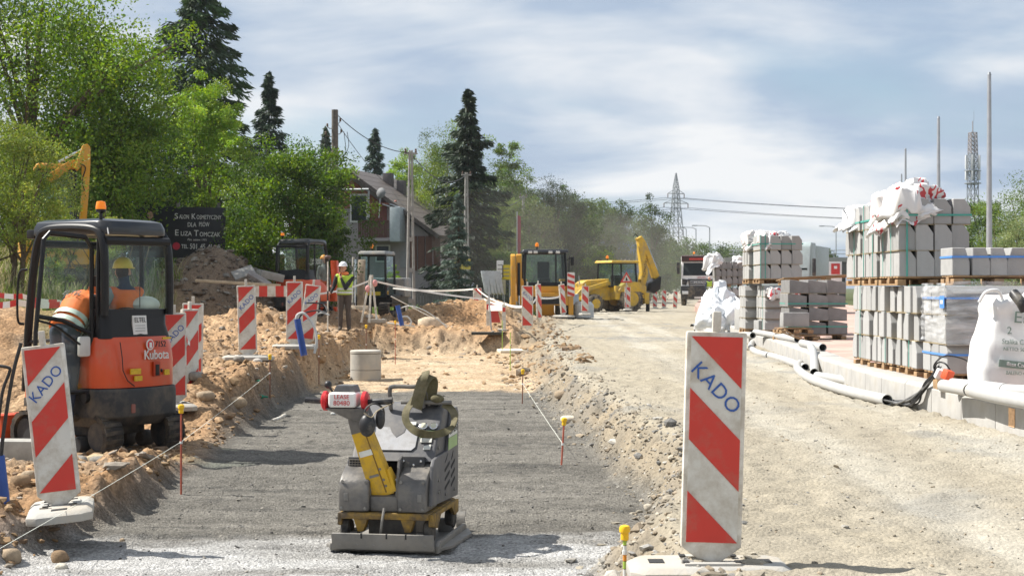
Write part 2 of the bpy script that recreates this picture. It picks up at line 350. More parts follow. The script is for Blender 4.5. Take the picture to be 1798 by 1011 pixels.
def build_ground():
    xs = np.concatenate([np.arange(-7.0, 2.2, .036), np.arange(2.2, 6.5, .06)])
    lo, s_, g = [-7.0], .04, 1.07
    while lo[-1] > -2500: s_ = min(s_ * g, 200); lo.append(lo[-1] - max(s_, .05) if lo[-1] < -16 else lo[-1] - .12)
    hi, s_ = [xs[-1]], .08
    while hi[-1] < 2500: s_ = min(s_ * 1.1, 200); hi.append(hi[-1] + s_)
    xs = np.concatenate([np.array(lo[1:])[::-1], xs, np.array(hi[1:])])
    ys = [5.5]
    while ys[-1] < 62: ys.append(ys[-1] + max(.032, .0030 * ys[-1]))
    while ys[-1] < 3200: ys.append(ys[-1] * 1.02)
    bk, s_ = [5.5], .06
    while bk[-1] > -60: s_ *= 1.18; bk.append(bk[-1] - s_)
    ys = np.concatenate([np.array(bk[1:])[::-1], np.array(ys)])
    X, Y = np.meshgrid(xs, ys); z, isl, isr, rub, end, wob, tr, el = terrain(X, Y, True)
    nx, ny = len(xs), len(ys)
    # ---- what the ground is made of (base colours, with their own noise)
    f1 = fbm(X * .7, Y * .45, 4, 201); f2 = fbm(X * 4.5, Y * 3.2, 4, 211); f3 = fbm(X * 14, Y * 12, 3, 221)
    def lerp(a, b, t): return a + (np.asarray(b) - a) * t[..., None]
    S = np.ones(X.shape + (3,))
    dirt = S * np.array([.42, .255, .135]); dirt = lerp(dirt, [.60, .415, .25], np.clip(.42 + f1 * .9 + f2 * .5, 0, 1))
    dirt = lerp(dirt, [.24, .145, .08], np.clip(f3 * 1.4 + f2 * .7 - .2, 0, .75)); dirt = lerp(dirt, [.46, .40, .32], np.clip(fbm(X * .5 + 9, Y * .35, 4, 231) * 1.6 - .25, 0, .7))
    mnd = np.exp(-((X + 8.4) / 2.3) ** 2 - ((Y - 45.5) / 2.6) ** 2)
    dirt = lerp(dirt, [.25, .19, .14], np.clip(mnd * 1.4, 0, .9))
    roadc = S * np.array([.47, .415, .315]); roadc = lerp(roadc, [.54, .485, .385], np.clip(.5 + f1 * .9, 0, 1))
    trk = np.exp(-((X - 2.25 - .02 * Y - wob) / .32) ** 2) + np.exp(-((X - 3.75 - .012 * Y + wob) / .3) ** 2)
    roadc = lerp(roadc, [.62, .58, .49], np.clip(trk * (.75 + f1 * .8), 0, .75)); roadc = lerp(roadc, [.30, .275, .23], np.clip(f3 * .7 + f2 * .7 - .24, 0, .4))
    roadc = lerp(roadc, [.33, .33, .315], np.clip(fbm(X * .8, Y * .55, 4, 241) * 2.4 - .62, 0, .75))
    roadc = lerp(roadc, [.36, .32, .25], np.clip(fbm(X * 2.4 - .04 * Y, Y * .16, 4, 246) * 1.5 - .12, 0, .5) * .8)
    rubc = S * np.array([.36, .31, .235]); rubc = lerp(rubc, [.46, .38, .27], np.clip(.4 + f2, 0, 1)); rubc = lerp(rubc, [.40, .29, .18], sst(20, 30, Y) * np.clip(.55 + f1, 0, 1))
    rubc = lerp(rubc, [.20, .195, .185], np.clip(fbm(X * 1.2, Y * .9, 3, 251) * 1.5 - .15, 0, .8))
    grey = S * np.array([.20, .188, .165]); grey = lerp(grey, [.29, .272, .238], np.clip(.45 + fbm(X * .9, Y * 3.0, 4, 261) * 1.1, 0, 1)); grey = lerp(grey, [.10, .097, .09], np.clip(f3 * .9 + fbm(X * .8, Y * 7.5, 4, 266) * 1.3 - .22, 0, .75))
    cem = sst(11.15, 10.8, Y + wob * .8 + fbm(X * .6, Y * 1.1, 4, 271) * .5) * np.clip(.80 + fbm(X * .8, Y * 2.6, 5, 281) * 1.2, .12, 1)
    grey = lerp(grey, [.66, .655, .64], cem * .9)
    sand = S * np.array([.55, .40, .25]); sand = lerp(sand, [.66, .52, .36], np.clip(.45 + fbm(X * .8, Y * 1.4, 4, 291) * 1.2, 0, 1)); sand = lerp(sand, [.40, .28, .165], np.clip(f2 * .9 + f3 * .6 - .15, 0, .6))
    isg = sst(26.5, 26.0, Y + wob * 1.2)
    bedc = lerp(sand, grey, isg)
    spill = np.clip(sst(.42, .0, el - X) * .95 + fbm(X * 2, Y * 1.5, 3, 301) * .7 - .1, 0, 1) * isl * isg   # grey grit lying against the bank
    C = lerp(bedc, dirt, np.clip(isl * 1.1, 0, 1)); C = lerp(C, grey, np.clip(spill, 0, .95) * (1 - cem * .5))
    C = lerp(C, dirt * np.array([1.04, 1.0, .95]), np.where(isl > .5, 0, end))
    mixr = np.clip(isr * 1.25, 0, 1); C = lerp(C, rubc, np.clip(mixr * 2, 0, 1)); C = lerp(C, roadc, sst(.72, 1.0, isr + f2 * .12))
    grass = sst(-8.2, -10.5, X + f1 * 1.2) * sst(24, 30, Y + f1 * 3); grass = np.maximum(grass, sst(58, 70, Y + f1 * 6) * sst(top_r(Y) - .5, top_r(Y) - 4, X + f1 * 2)); grass = grass * (1 - np.clip(mnd * 2, 0, 1))
    grass = np.maximum(grass, sst(kerb_x(Y) + 9, kerb_x(Y) + 12, X))
    C = lerp(C, [.10, .125, .045], np.clip(grass, 0, 1)); C = lerp(C, [.17, .15, .08], np.clip(grass * (f2 * .9 + .1), 0, .6))
    C = np.clip(C * .68, .01, .9)
    # ---- cells -> objects by what they are
    idx = np.arange(nx * ny).reshape(ny, nx); F = np.stack([idx[:-1, :-1], idx[:-1, 1:], idx[1:, 1:], idx[1:, :-1]], -1)
    ctr = lambda A: (A[:-1, :-1] + A[1:, 1:]) / 2
    cX, cY, cl, cr, ce = ctr(X), ctr(Y), ctr(isl), ctr(isr), ctr(end)
    zone = np.zeros(cX.shape, int)                                   # 0 ground
    zone[(cl < .5) & (cr < .25) & (cY < 26.3) & (cY > -20)] = 1      # grey trench bed
    zone[(cl < .5) & (cr < .25) & (cY >= 26.3) & (ce < .3)] = 2      # sand floor
    zone[(cr >= .25) & (cX < kerb_x(cY) + .3)] = 3                   # gravel road
    V = np.stack([X, Y, z], -1).reshape(-1, 3); Cf = C.reshape(-1, 3)
    for k, (nm, mt) in enumerate((('ground', MG['dirt']), ('trench_bed', MG['grey']), ('sand_floor', MG['dirt']), ('gravel_road', MG['road']))):
        f = F[zone == k]; u, inv = np.unique(f, return_inverse=True)
        me = np_mesh(nm, V[u], inv.reshape(-1, 4), mt, True); vcol(me, 'col', Cf[u])
        tag(mobj(nm, me), kind='structure')

def ground_mat(name, fine, bs, bstr, peb):
    m = bpy.data.materials.new(name); m.use_nodes = True; t = m.node_tree; b = t.nodes['Principled BSDF']; L = t.links.new
    tcn = t.nodes.new('ShaderNodeTexCoord'); at = t.nodes.new('ShaderNodeAttribute'); at.attribute_name = 'col'
    def nz(s_, d=5, r_=.65):
        n = t.nodes.new('ShaderNodeTexNoise'); n.inputs['Scale'].default_value = s_; n.inputs['Detail'].default_value = d; n.inputs['Roughness'].default_value = r_
        L(tcn.outputs['Object'], n.inputs['Vector']); return n.outputs['Fac']
    vo = t.nodes.new('ShaderNodeTexVoronoi'); vo.inputs['Scale'].default_value = peb; L(tcn.outputs['Object'], vo.inputs['Vector'])
    def mr(f, a, b_, c, d):
        n = t.nodes.new('ShaderNodeMapRange'); L(f, n.inputs[0])
        for i, v in enumerate((a, b_, c, d)): n.inputs[i + 1].default_value = v
        return n.outputs[0]
    def mth(op, a, b_):
        n = t.nodes.new('ShaderNodeMath'); n.operation = op
        for i, v in enumerate((a, b_)):
            if isinstance(v, (int, float)): n.inputs[i].default_value = v
            else: L(v, n.inputs[i])
        return n.outputs[0]
    g = mth('MULTIPLY', mr(nz(bs), .3, .7, 1 - fine, 1 + fine), mr(nz(bs * .13, 3), .3, .7, 1 - fine * .5, 1 + fine * .5))
    hs = t.nodes.new('ShaderNodeSeparateColor'); L(vo.outputs['Color'], hs.inputs[0])
    g = mth('MULTIPLY', g, mr(hs.outputs[0], 0, 1, 1 - fine * .8, 1 + fine * .8))
    mm = t.nodes.new('ShaderNodeMixRGB'); mm.blend_type = 'MULTIPLY'; mm.inputs[0].default_value = 1; L(at.outputs['Color'], mm.inputs[1]); L(g, mm.inputs[2])
    L(mm.outputs[0], b.inputs['Base Color']); b.inputs['Roughness'].default_value = .95; b.inputs['Specular IOR Level'].default_value = .15
    bu = t.nodes.new('ShaderNodeBump'); bu.inputs['Strength'].default_value = bstr; bu.inputs['Distance'].default_value = .02
    L(mth('ADD', mth('MULTIPLY', vo.outputs['Distance'], -.5), nz(bs, 6, .7)), bu.inputs['Height']); L(bu.outputs[0], b.inputs['Normal'])
    return m
MG = {'dirt': ground_mat('earth', .28, 24, 1.0, 28), 'grey': ground_mat('grey_grit', .34, 48, 1.0, 70), 'road': ground_mat('gravel', .12, 45, .7, 48)}
build_ground()

# ---------------------------------------------------------------- loose stones
_b = bmesh.new(); bmesh.ops.create_icosphere(_b, subdivisions=1, radius=1); ICO_V = np.array([v.co[:] for v in _b.verts]); ICO_F = np.array([[v.index for v in f.verts] for f in _b.faces]); _b.free()
_b = bmesh.new(); bmesh.ops.create_icosphere(_b, subdivisions=2, radius=1); ICO2_V = np.array([v.co[:] for v in _b.verts]); ICO2_F = np.array([[v.index for v in f.verts] for f in _b.faces]); _b.free()
def gravel(name, X, Y, S, cols, label, cat, mat):
    n = len(X); Z = terrain(X, Y); V = []; r = nrs
    base = ICO_V[None] * (1 + r.uniform(-.3, .3, (n, 12, 1)))
    base = base * (S[:, None, None] * np.stack([r.uniform(.7, 1.4, n), r.uniform(.7, 1.4, n), r.uniform(.4, .8, n)], -1)[:, None, :])
    a = r.uniform(0, 6.283, n); ca, sa = np.cos(a), np.sin(a)
    tl = r.uniform(-.5, .5, n); ct, st = np.cos(tl), np.sin(tl)
    x, y, zz = base[..., 0], base[..., 1], base[..., 2]
    y, zz = y * ct[:, None] - zz * st[:, None], y * st[:, None] + zz * ct[:, None]
    x, y = x * ca[:, None] - y * sa[:, None], x * sa[:, None] + y * ca[:, None]
    V = np.stack([x + X[:, None], y + Y[:, None], zz + (Z + S * .18)[:, None]], -1).reshape(-1, 3)
    F = (ICO_F[None] + (np.arange(n) * 12)[:, None, None]).reshape(-1, 3)
    me = np_mesh(name, V, F, mat, False)
    pal = np.array(cols); c = pal[r.randint(0, len(pal), n)] * r.uniform(.50, .84, (n, 1)); vcol(me, 'col', np.repeat(c, 12, 0))
    return tag(mobj(name, me), label, cat, kind='stuff')
M_STONE = M('loose_stone', (.4, .36, .3), .9, var=.22, vs_=30, bump=.5, bs=60, attr='col', spec=.2)
PALE = [(.50, .45, .36), (.42, .37, .29), (.55, .52, .46), (.36, .31, .24), (.46, .38, .28), (.33, .32, .30)]
SANDY = [(.50, .34, .20), (.44, .29, .16), (.36, .24, .14), (.46, .40, .33), (.30, .21, .14), (.52, .36, .21)]
def scat_edge(n):
    Y = 6.5 + (nrs.rand(n) ** 1.7) * 32; t = nrs.normal(.55, .38, n)
    X = toe_r(Y) + (top_r(Y) - toe_r(Y)) * t; return X, Y
X, Y = scat_edge(6500); gravel('gravel_edge', X, Y, np.clip(nrs.lognormal(-4.55, .55, 6500), .005, .06), PALE, 'crushed pale gravel spilled down the edge of the road', 'gravel', M_STONE)
n = 3200; Y = 5.8 + nrs.rand(n) ** 1.5 * 26; X = top_r(Y) + nrs.rand(n) * (kerb_x(Y) - .2 - top_r(Y)); gravel('gravel_on_road', X, Y, np.clip(nrs.lognormal(-5.25, .45, n), .003, .022), PALE, 'small loose stones scattered over the pale gravel road', 'gravel', M_STONE)
n = 5200; Y = 8 + nrs.rand(n) ** 1.5 * 34; X = edge_l(Y) - .15 - np.abs(nrs.normal(0, 1.3, n)); gravel('earth_clods', X, Y, np.clip(nrs.lognormal(-4.1, .6, n), .008, .12), SANDY, 'clods and pebbles strewn over the dug sandy bank', 'rubble', M_STONE)
n = 1800; Y = 8.5 + nrs.rand(n) ** 1.3 * 18; X = edge_l(Y) + nrs.rand(n) * (toe_r(Y) - edge_l(Y)); gravel('grit_on_bed', X, Y, np.clip(nrs.lognormal(-5.0, .45, n), .003, .02), [(.2, .19, .18), (.3, .29, .27), (.14, .14, .13), (.4, .37, .32)], 'fine grey grit lying on the trench bed', 'gravel', M_STONE)
n = 3400; X = nrs.uniform(-5.5, 1.5, n); Y = nrs.uniform(26.5, 56, n); k = (Y > 40.8) | (X < edge_l(Y) + .35) | (X > toe_r(Y) - .3) | (nrs.rand(n) < .07); X, Y = X[k], Y[k]; n = len(X); gravel('sand_clods', X, Y, np.clip(nrs.lognormal(-3.5, .5, n), .012, .13), SANDY, 'sandy clods around the dug pit and the heaps behind it', 'rubble', M_STONE)
n = 700; a = nrs.uniform(0, 6.283, n); r_ = np.sqrt(nrs.rand(n)); gravel('rubble_lumps', -8.3 + np.cos(a) * r_ * 2.4, 45.2 + np.sin(a) * r_ * 2.2, np.clip(nrs.lognormal(-3.1, .55, n), .02, .22), [(.24, .19, .15), (.28, .23, .18), (.18, .14, .11), (.34, .31, .27)], 'broken lumps of asphalt and earth on the tall spoil heap', 'rubble', M_STONE)

def rock(px, py, Y, w_, h_, d_, col, label, rz=0, sink=.25):
    p = P(px, py, Y); r = nrs
    V = ICO2_V * (1 + .22 * (np.array([vnoise(np.array([v[0] * 1.3 + px]), np.array([v[1] * 1.3 + v[2] * 1.7 + py]))[0] for v in ICO2_V]) - .5)[:, None] * 2)
    V = np.sign(V) * np.abs(V) ** .72 * np.array([w_, d_, h_]) / 2
    me = np_mesh('stone', V, ICO2_F, M('rock%.2f%.2f' % col[:2], col, .9, var=.25, vs_=14, bump=.7, bs=45, spec=.2), True)
    o = mobj('stone', me, None, (p.x, Y, gz(p.x, Y) + h_ * (.5 - sink)), (r.uniform(-.1, .1), r.uniform(-.1, .1), rz))
    tag(o, label, 'stone', 'larger stones lying about the site')
BR, GY, TN = (.24, .165, .10), (.23, .215, .19), (.34, .265, .185)
rock(190, 800, 14.6, .46, .17, .26, (.38, .31, .20), 'long flat brown boulder in front of the orange excavator', .25)
rock(138, 804, 14.4, .16, .10, .16, GY, 'grey stone left of the long boulder by the excavator track')
rock(172, 812, 14.2, .15, .09, .14, GY, 'small grey stone just below the long brown boulder')
rock(36, 862, 11.6, .15, .11, .15, BR, 'round brown stone left of the leaning striped board', .4)
rock(52, 835, 12.0, .13, .12, .13, TN, 'tan stone topping the little pile behind the leaning board', 1.4)
rock(18, 945, 9.9, .13, .11, .13, TN, 'pale rounded stone at the bottom left edge of the picture', .8)
rock(108, 957, 9.8, .075, .05, .08, (.48, .45, .38), 'small pale stone on the bank below the leaning board base')
rock(105, 940, 10.0, .10, .09, .1, BR, 'brown clod just above the small pale stone', 1)
rock(215, 905, 10.8, .035, .03, .04, TN, 'tiny tan stone alone on the grey bed at left')
rock(360, 757, 19.0, .22, .12, .18, TN, 'tan stone on the bank behind the yellow capped rod by the excavator', .5)
rock(345, 690, 19.6, .18, .13, .2, GY, 'dark grey stone at the foot of the boards beside the excavator')
rock(415, 740, 19.8, .26, .14, .2, (.40, .30, .2), 'brown rounded stone half buried in the bank edge', .9)
rock(420, 690, 21.5, .16, .09, .13, GY, 'grey stone on the sandy bank right of the boards')
rock(390, 668, 22.5, .12, .1, .14, (.36, .22, .14), 'reddish brown stone on the sandy bank')
rock(452, 660, 23.2, .14, .09, .12, (.45, .42, .38), 'pale grey stone below the plastic base of the lone board')
rock(428, 648, 23.4, .12, .11, .1, TN, 'tan upright stone in front of the lone board base')
rock(1000, 722, 19.5, .24, .10, .2, (.52, .46, .37), 'flat pale slab on the gravel slope above the red rod', .3)
rock(985, 700, 22, .20, .12, .18, TN, 'tan stone on the gravel slope further along', 1.1)
rock(1138, 808, 12.2, .07, .06, .06, (.48, .43, .35), 'pale egg shaped stone on the gravel slope near the striped board')
rock(1000, 768, 18.0, .05, .05, .05, TN, 'small tan stone beside the red rod on the bed edge')
rock(755, 560, 46.5, .75, .5, .6, (.55, .45, .33), 'big pale lump of earth beyond the sand pit', .4)
rock(585, 728, 21.5, .07, .04, .05, (.5, .5, .48), 'small white stone on the bed left of the compactor handle')
def slab(px, py, Y, sx, sy, t_, rot, label, col=(.26, .25, .235)):
    p = P(px, py, Y); m = MB().box((0, 0, 0), (sx, sy, t_))
    o = m.build('broken_slab', M('slabconc%.2f' % col[0], col, .9, var=.2, bump=.6, bs=25), None, bevel=.02, loc=(p.x, Y, p.z), rot=rot)
    tag(o, label, 'slab', 'broken pavement slabs')
slab(428, 480, 43.6, .6, .5, .10, (.5, -.35, .3), 'tilted grey pavement slab lying on the spoil heap')
slab(455, 490, 43.2, .7, .4, .09, (.35, .55, .2), 'dark slab leaning down the right flank of the spoil heap', (.22, .2, .19))
slab(474, 484, 44.6, .7, .5, .22, (.1, .2, .5), 'pale concrete lump at the right foot of the spoil heap', (.30, .29, .27))
slab(418, 497, 42.6, 2.3, .18, .08, (.0, .06, .05), 'long weathered plank lying along the foot of the spoil heap', (.5, .40, .28))
slab(905, 616, 38.6, .85, .5, .07, (.05, 0, .2), 'pale flat slab lying at the right rim of the sand pit', (.62, .56, .45))
slab(918, 596, 42.0, .7, .5, .06, (.0, 0, .4), 'second pale slab farther along the pit rim', (.55, .5, .4))
slab(22, 790, 14.9, .62, .3, .2, (0, .03, .25), 'grey concrete kerb piece lying in front of the excavator track', (.34, .33, .30))
o = MB().prism([(-.03, 0), (.03, 0), (.022, .07), (-.022, .075)], 'y', -.008, .008).build('broken_marker', M('marker_scrap', (.6, .35, .32), .6), None, bevel=.003, loc=P(218, 826, 13.6), rot=(0, .35, 0)); tag(o, 'small broken red and white marker scrap below the long boulder', 'scrap')
# ================================================================ trees
def leaf_mat(name, rough=.55, tr=.35):
    m = bpy.data.materials.new(name); m.use_nodes = True; t = m.node_tree; t.nodes.clear(); L = t.links.new
    o = t.nodes.new('ShaderNodeOutputMaterial'); at = t.nodes.new('ShaderNodeAttribute'); at.attribute_name = 'col'
    b = t.nodes.new('ShaderNodeBsdfPrincipled'); b.inputs['Roughness'].default_value = rough; b.inputs['Specular IOR Level'].default_value = .3
    tl = t.nodes.new('ShaderNodeBsdfTranslucent'); hs = t.nodes.new('ShaderNodeHueSaturation'); hs.inputs['Value'].default_value = 1.5; hs.inputs['Hue'].default_value = .48; hs.inputs['Saturation'].default_value = 1.15
    L(at.outputs['Color'], b.inputs['Base Color']); L(at.outputs['Color'], hs.inputs['Color']); L(hs.outputs[0], tl.inputs[0])
    mx_ = t.nodes.new('ShaderNodeMixShader'); mx_.inputs[0].default_value = tr; L(b.outputs[0], mx_.inputs[1]); L(tl.outputs[0], mx_.inputs[2]); L(mx_.outputs[0], o.inputs[0])
    return m
M_LEAF = leaf_mat('leaf'); M_NEEDLE = leaf_mat('needle', .6, .12)
M_BARK = M('bark', (.11, .085, .06), .95, var=.3, vs_=9, bump=.8, bs=20); M_BIRCH = M('birch_bark', (.42, .40, .36), .85, var=.5, vs_=5, bump=.3)
def quads(Pc, size, asp, C, r, droop=0.0, D=None):
    """leaf-shaped quads at Pc; droop bends their long axis down; D = preferred long axes"""
    n = len(Pc); a = r.normal(0, 1, (n, 3))
    if D is not None: a = D + a * .35
    a[:, 2] -= droop; a /= np.linalg.norm(a, axis=1)[:, None] + 1e-9
    b = np.cross(a, r.normal(0, 1, (n, 3))); b /= np.linalg.norm(b, axis=1)[:, None] + 1e-9
    s = size * r.uniform(.65, 1.35, n)[:, None]; a = a * s; b = b * s * asp
    V = np.stack([Pc - a, Pc - b * .9, Pc + a, Pc + b * .9], 1).reshape(-1, 3)
    F = np.arange(4 * n).reshape(n, 4); return V, F, np.repeat(C, 4, 0)
TREE_N = [0]
def finish_tree(name, label, group, x, y, z0, tm, bark, V, F, C, mat, extra=None):
    root = empty(name, (x, y, z0), 0, label, 'tree' if 'tree' in name or 'birch' in name or 'spruce' in name or 'pine' in name else 'shrub', group)
    tm.build('trunk', bark, root)
    me = np_mesh('crown', V, F, mat, False); vcol(me, 'col', C); mobj('crown', me, root)
    return root
def deciduous(name, label, px, ptop, Y, W, zb, z0=None, n=9000, leaf=.11, pal=((.06, .11, .02),), tr=.14, clumps=90, shape=(1, 1, 1), birch=False, droop=.2, stems=1, dens=.5, lean=0, group='trees along the site', zt=None, asp=.55, csize=.16, core=.55):
    n = int(n * 3.1); clumps = int(clumps * 1.25); TREE_N[0] += 1; r = np.random.RandomState(100 + TREE_N[0]); rr = random.Random(TREE_N[0])
    x = (px - 899) / FPX * Y; top = (CZ + (505.5 - ptop) / FPX * Y) if zt is None else zt
    if z0 is None: z0 = max(gz(x, Y), -.2)
    H = top - z0; cz = (zb + top) / 2 - z0; hz = (top - zb) / 2
    # clump centres: more near the outside, lumpy envelope
    d = r.normal(0, 1, (clumps, 3)); d /= np.linalg.norm(d, axis=1)[:, None]
    rad = (core + (1 - core) * r.rand(clumps)) * (.82 + .36 * r.rand(clumps))
    up = d[:, 2]; prof = np.where(up > 0, 1 - .25 * up ** 2 * shape[2], 1.0)
    cen = d * rad[:, None] * np.array([W / 2, W / 2 * .9, hz]) * prof[:, None]; cen[:, 2] += cz; cen[:, 0] += lean * (cen[:, 2] / H)
    inner = r.normal(0, .33, (clumps // 3, 3)) * np.array([W / 2, W / 2, hz]); inner[:, 2] += cz; cen = np.r_[cen, inner]
    k = r.randint(0, len(cen), n); cs = csize * W * r.uniform(.55, 1.25, len(cen))
    off = r.normal(0, 1, (n, 3)); off /= (np.linalg.norm(off, axis=1)[:, None] + 1e-9); off *= (r.rand(n) ** dens)[:, None]
    Pc = cen[k] + off * cs[k][:, None] * np.array([1, 1, .72]); Pc[:, 2] = np.maximum(Pc[:, 2], .05)
    if birch: Pc[:, 2] -= np.abs(r.normal(0, .10 * H, n)) * r.rand(n)
    pal = np.array(pal); cc = 1.2 * pal[r.randint(0, len(pal), len(cen))] * r.uniform(.65, 1.3, (len(cen), 1)); C = cc[k] * r.uniform(.75, 1.3, (n, 1)) * np.array([1, 1, 1]) 
    C[:, 0] *= r.uniform(.85, 1.25, n)
    V, F, C = quads(Pc, leaf * .45, asp, C, r, droop)
    tm = MB()
    for s_ in range(stems):
        bx = rr.uniform(-.12, .12) * stems; tp = Vector((rr.uniform(-.25, .25) * W * .3 + (bx * 3 if stems > 1 else 0) + lean * .8, rr.uniform(-.1, .1) * W, cz + hz * .55))
        base = Vector((bx, rr.uniform(-.05, .05), -.1)); pts = bez([base, base.lerp(tp, .35) + Vector((rr.uniform(-.1, .1), 0, 0)), base.lerp(tp, .7) + Vector((rr.uniform(-.15, .15), 0, 0)), tp], 3)
        tm.tube(pts, [tr * (1 - .85 * i / (len(pts) - 1)) for i in range(len(pts))], 7)
        for _ in range(max(4, 16 // stems)):
            c = Vector(cen[rr.randrange(clumps)]); f = min(.92, max(.25, (c.z - .25 * H) / max(tp.z, .1) * .75)); a = base.lerp(tp, f)
            if c.z < a.z - .3 * H: continue
            mid = a.lerp(c, .5) + Vector((0, 0, .06 * (c - a).length)); tm.tube([a, mid, c], [tr * .38, tr * .24, tr * .07], 5)
    return finish_tree(name, label, group, x, Y, z0, tm, M_BIRCH if birch else M_BARK, V, F, C, M_LEAF)
def conifer(name, label, px, ptop, Y, W, zb=.4, z0=None, pal=((.02, .035, .016),), n=9000, leaf=.16, power=.75, col=0.0, droop=.35, zt=None, group='conifers along the site', ragged=.6):
    TREE_N[0] += 1; r = np.random.RandomState(100 + TREE_N[0])
    x = (px - 899) / FPX * Y; top = (CZ + (505.5 - ptop) / FPX * Y) if zt is None else zt
    if z0 is None: z0 = max(gz(x, Y), -.2)
    n = int(n * 1.3); W *= 1.45; leaf *= .85; H = top - z0; nb = int(H * 7); tm = MB(); tm.tube([(0, 0, -.1), (0, 0, H * .5), (0, 0, H)], [.018 * H, .011 * H, .01], 7)
    Ps, Cs, Ds = [], [], []; pal = np.array(pal); per = max(20, n // nb)
    for i in range(nb):
        t = (i + r.rand()) / nb; z = zb + (H - zb) * t
        L_ = W / 2 * ((1 - t) ** power * (1 - col) + col * min(1, (1 - t) * 4.5)) * (1 - ragged * r.rand()) + .06
        a = i * 2.399 + r.normal(0, .3); dx, dy = math.cos(a), math.sin(a)
        s = r.rand(per) ** .7; curve = -droop * L_ * s ** 1.3 + .22 * L_ * s ** 3
        wd = .20 * L_ * (1 - s * .55) + .05
        lat = r.normal(0, 1, per) * wd; P_ = np.stack([dx * s * L_ - dy * lat, dy * s * L_ + dx * lat, z + curve - np.abs(r.normal(0, .05, per)) * H * .28], -1)
        Ps.append(P_); Ds.append(np.tile([dx, dy, -.45], (per, 1)) + np.stack([-dy * lat, dx * lat, lat * 0], -1) / (wd[:, None] + .01) * .4)
        Cs.append(np.tile(pal[r.randint(len(pal))] * r.uniform(.75, 1.3), (per, 1)))
        if i % 3 == 0: tm.tube([(0, 0, z), (dx * L_ * .5, dy * L_ * .5, z - droop * L_ * .3), (dx * L_ * .9, dy * L_ * .9, z - droop * L_ * .7)], [.006 * H * (1 - t) + .006, .01, .004], 4)
    Pc = np.concatenate(Ps); C = 1.6 * np.concatenate(Cs) * r.uniform(.7, 1.35, (len(Pc), 1))
    V, F, C = quads(Pc, leaf, .26, C, r, .2, np.concatenate(Ds))
    return finish_tree(name, label, group, x, Y, z0, tm, M_BARK, V, F, C, M_NEEDLE)

G_MAPLE = ((.075, .145, .018), (.10, .18, .022), (.055, .11, .016), (.12, .20, .03)); G_DARK = ((.035, .075, .014), (.05, .10, .018), (.03, .06, .014))
G_LIGHT = ((.16, .27, .035), (.13, .23, .03), (.19, .30, .05)); G_WILLOW = ((.15, .215, .04), (.12, .18, .035), (.19, .245, .055), (.095, .145, .03)); G_MID = ((.09, .15, .03), (.07, .12, .025), (.11, .18, .035))
G_FAR = ((.055, .09, .026), (.068, .108, .03), (.042, .072, .022)); G_OLIVE = ((.075, .115, .032), (.09, .13, .04), (.06, .09, .028))
deciduous('maple_tree', 'tallest leafy maple at the upper left corner', 40, -130, 45, 8.6, 2.2, n=15000, leaf=.13, pal=G_MAPLE, tr=.26, clumps=150)
deciduous('maple_tree', 'bright maple whose crown ends beside the gap of sky', 185, 5, 47, 5.0, 2.6, n=11000, leaf=.12, pal=G_MAPLE, tr=.2, clumps=110)
deciduous('maple_tree', 'lower dark green maple between the bright maple and the light green tree', 262, 128, 53, 4.2, 1.2, n=8000, leaf=.12, pal=G_DARK + G_MAPLE[:1], tr=.16, clumps=80)
deciduous('maple_tree', 'dark leaved maple behind the yellow digger arm', 170, 235, 52, 5.2, 1.0, n=8000, leaf=.12, pal=G_DARK, tr=.16, clumps=80)
deciduous('maple_tree', 'dark leafy tree at the left edge behind the willow shrub', 10, 210, 50, 6.0, 1.0, n=6000, leaf=.13, pal=G_DARK, tr=.16, clumps=70)
conifer('spruce_tree', 'very tall dark columnar conifer rising out of the top of the picture', 350, -60, 75, 3.9, 2.0, pal=((.018, .032, .014), (.025, .045, .016), (.03, .06, .018)), n=15000, leaf=.24, col=.9, droop=.55, ragged=.28)
deciduous('ash_tree', 'light green slender tree with several stems behind the dark billboard', 362, 78, 56, 3.0, 3.0, n=9500, leaf=.095, pal=G_LIGHT, tr=.09, clumps=75, stems=3, droop=.4, csize=.13, core=.35, shape=(1, 1, 1.6))
deciduous('ash_tree', 'narrow light green tree right of the slender one', 425, 205, 60, 1.9, 2.2, n=3500, leaf=.10, pal=G_LIGHT + G_MID, tr=.08, clumps=40, stems=2)
conifer('spruce_tree', 'dark pointed spruce behind the round bushy tree', 472, 128, 80, 3.2, 2.0, pal=((.022, .038, .022), (.03, .05, .03)), n=7000, leaf=.19)
deciduous('bushy_tree', 'round bushy dark green tree beside the wooden pole', 520, 205, 50, 4.3, .5, n=13000, leaf=.105, pal=G_MAPLE[:3] + G_DARK[:2], tr=.14, clumps=130, csize=.13)
deciduous('bushy_tree', 'low dark shrubby tree right behind the small black cab', 568, 335, 49, 1.8, .4, n=4200, leaf=.095, pal=G_DARK + G_MAPLE[:1], tr=.08, clumps=50)
deciduous('bushy_tree', 'low green tree behind the white ragged banner', 440, 320, 51, 2.6, .4, n=4500, leaf=.10, pal=G_MAPLE, tr=.08, clumps=50)
conifer('spruce_tree', 'thin pale spruce left of the wooden pole', 572, 222, 95, 2.2, 1.5, pal=((.05, .07, .045), (.06, .08, .05)), n=3000, leaf=.2, ragged=.5)
conifer('spruce_tree', 'small pointed spruce above the roof of the brick house', 658, 226, 92, 3.0, 1.5, pal=((.035, .055, .04), (.045, .07, .05)), n=6000, leaf=.18)
deciduous('lime_tree', 'bright green tree just right of the house roof', 712, 235, 96, 2.9, 1.2, n=6000, leaf=.13, pal=G_LIGHT + G_MID, tr=.14, clumps=60)
deciduous('birch_tree', 'weeping birch leaning against the big dark spruce', 775, 168, 88, 4.4, 1.4, n=12000, leaf=.12, pal=G_MID + G_WILLOW[:1], tr=.15, clumps=80, birch=True, droop=1.0, lean=.5, asp=.4)
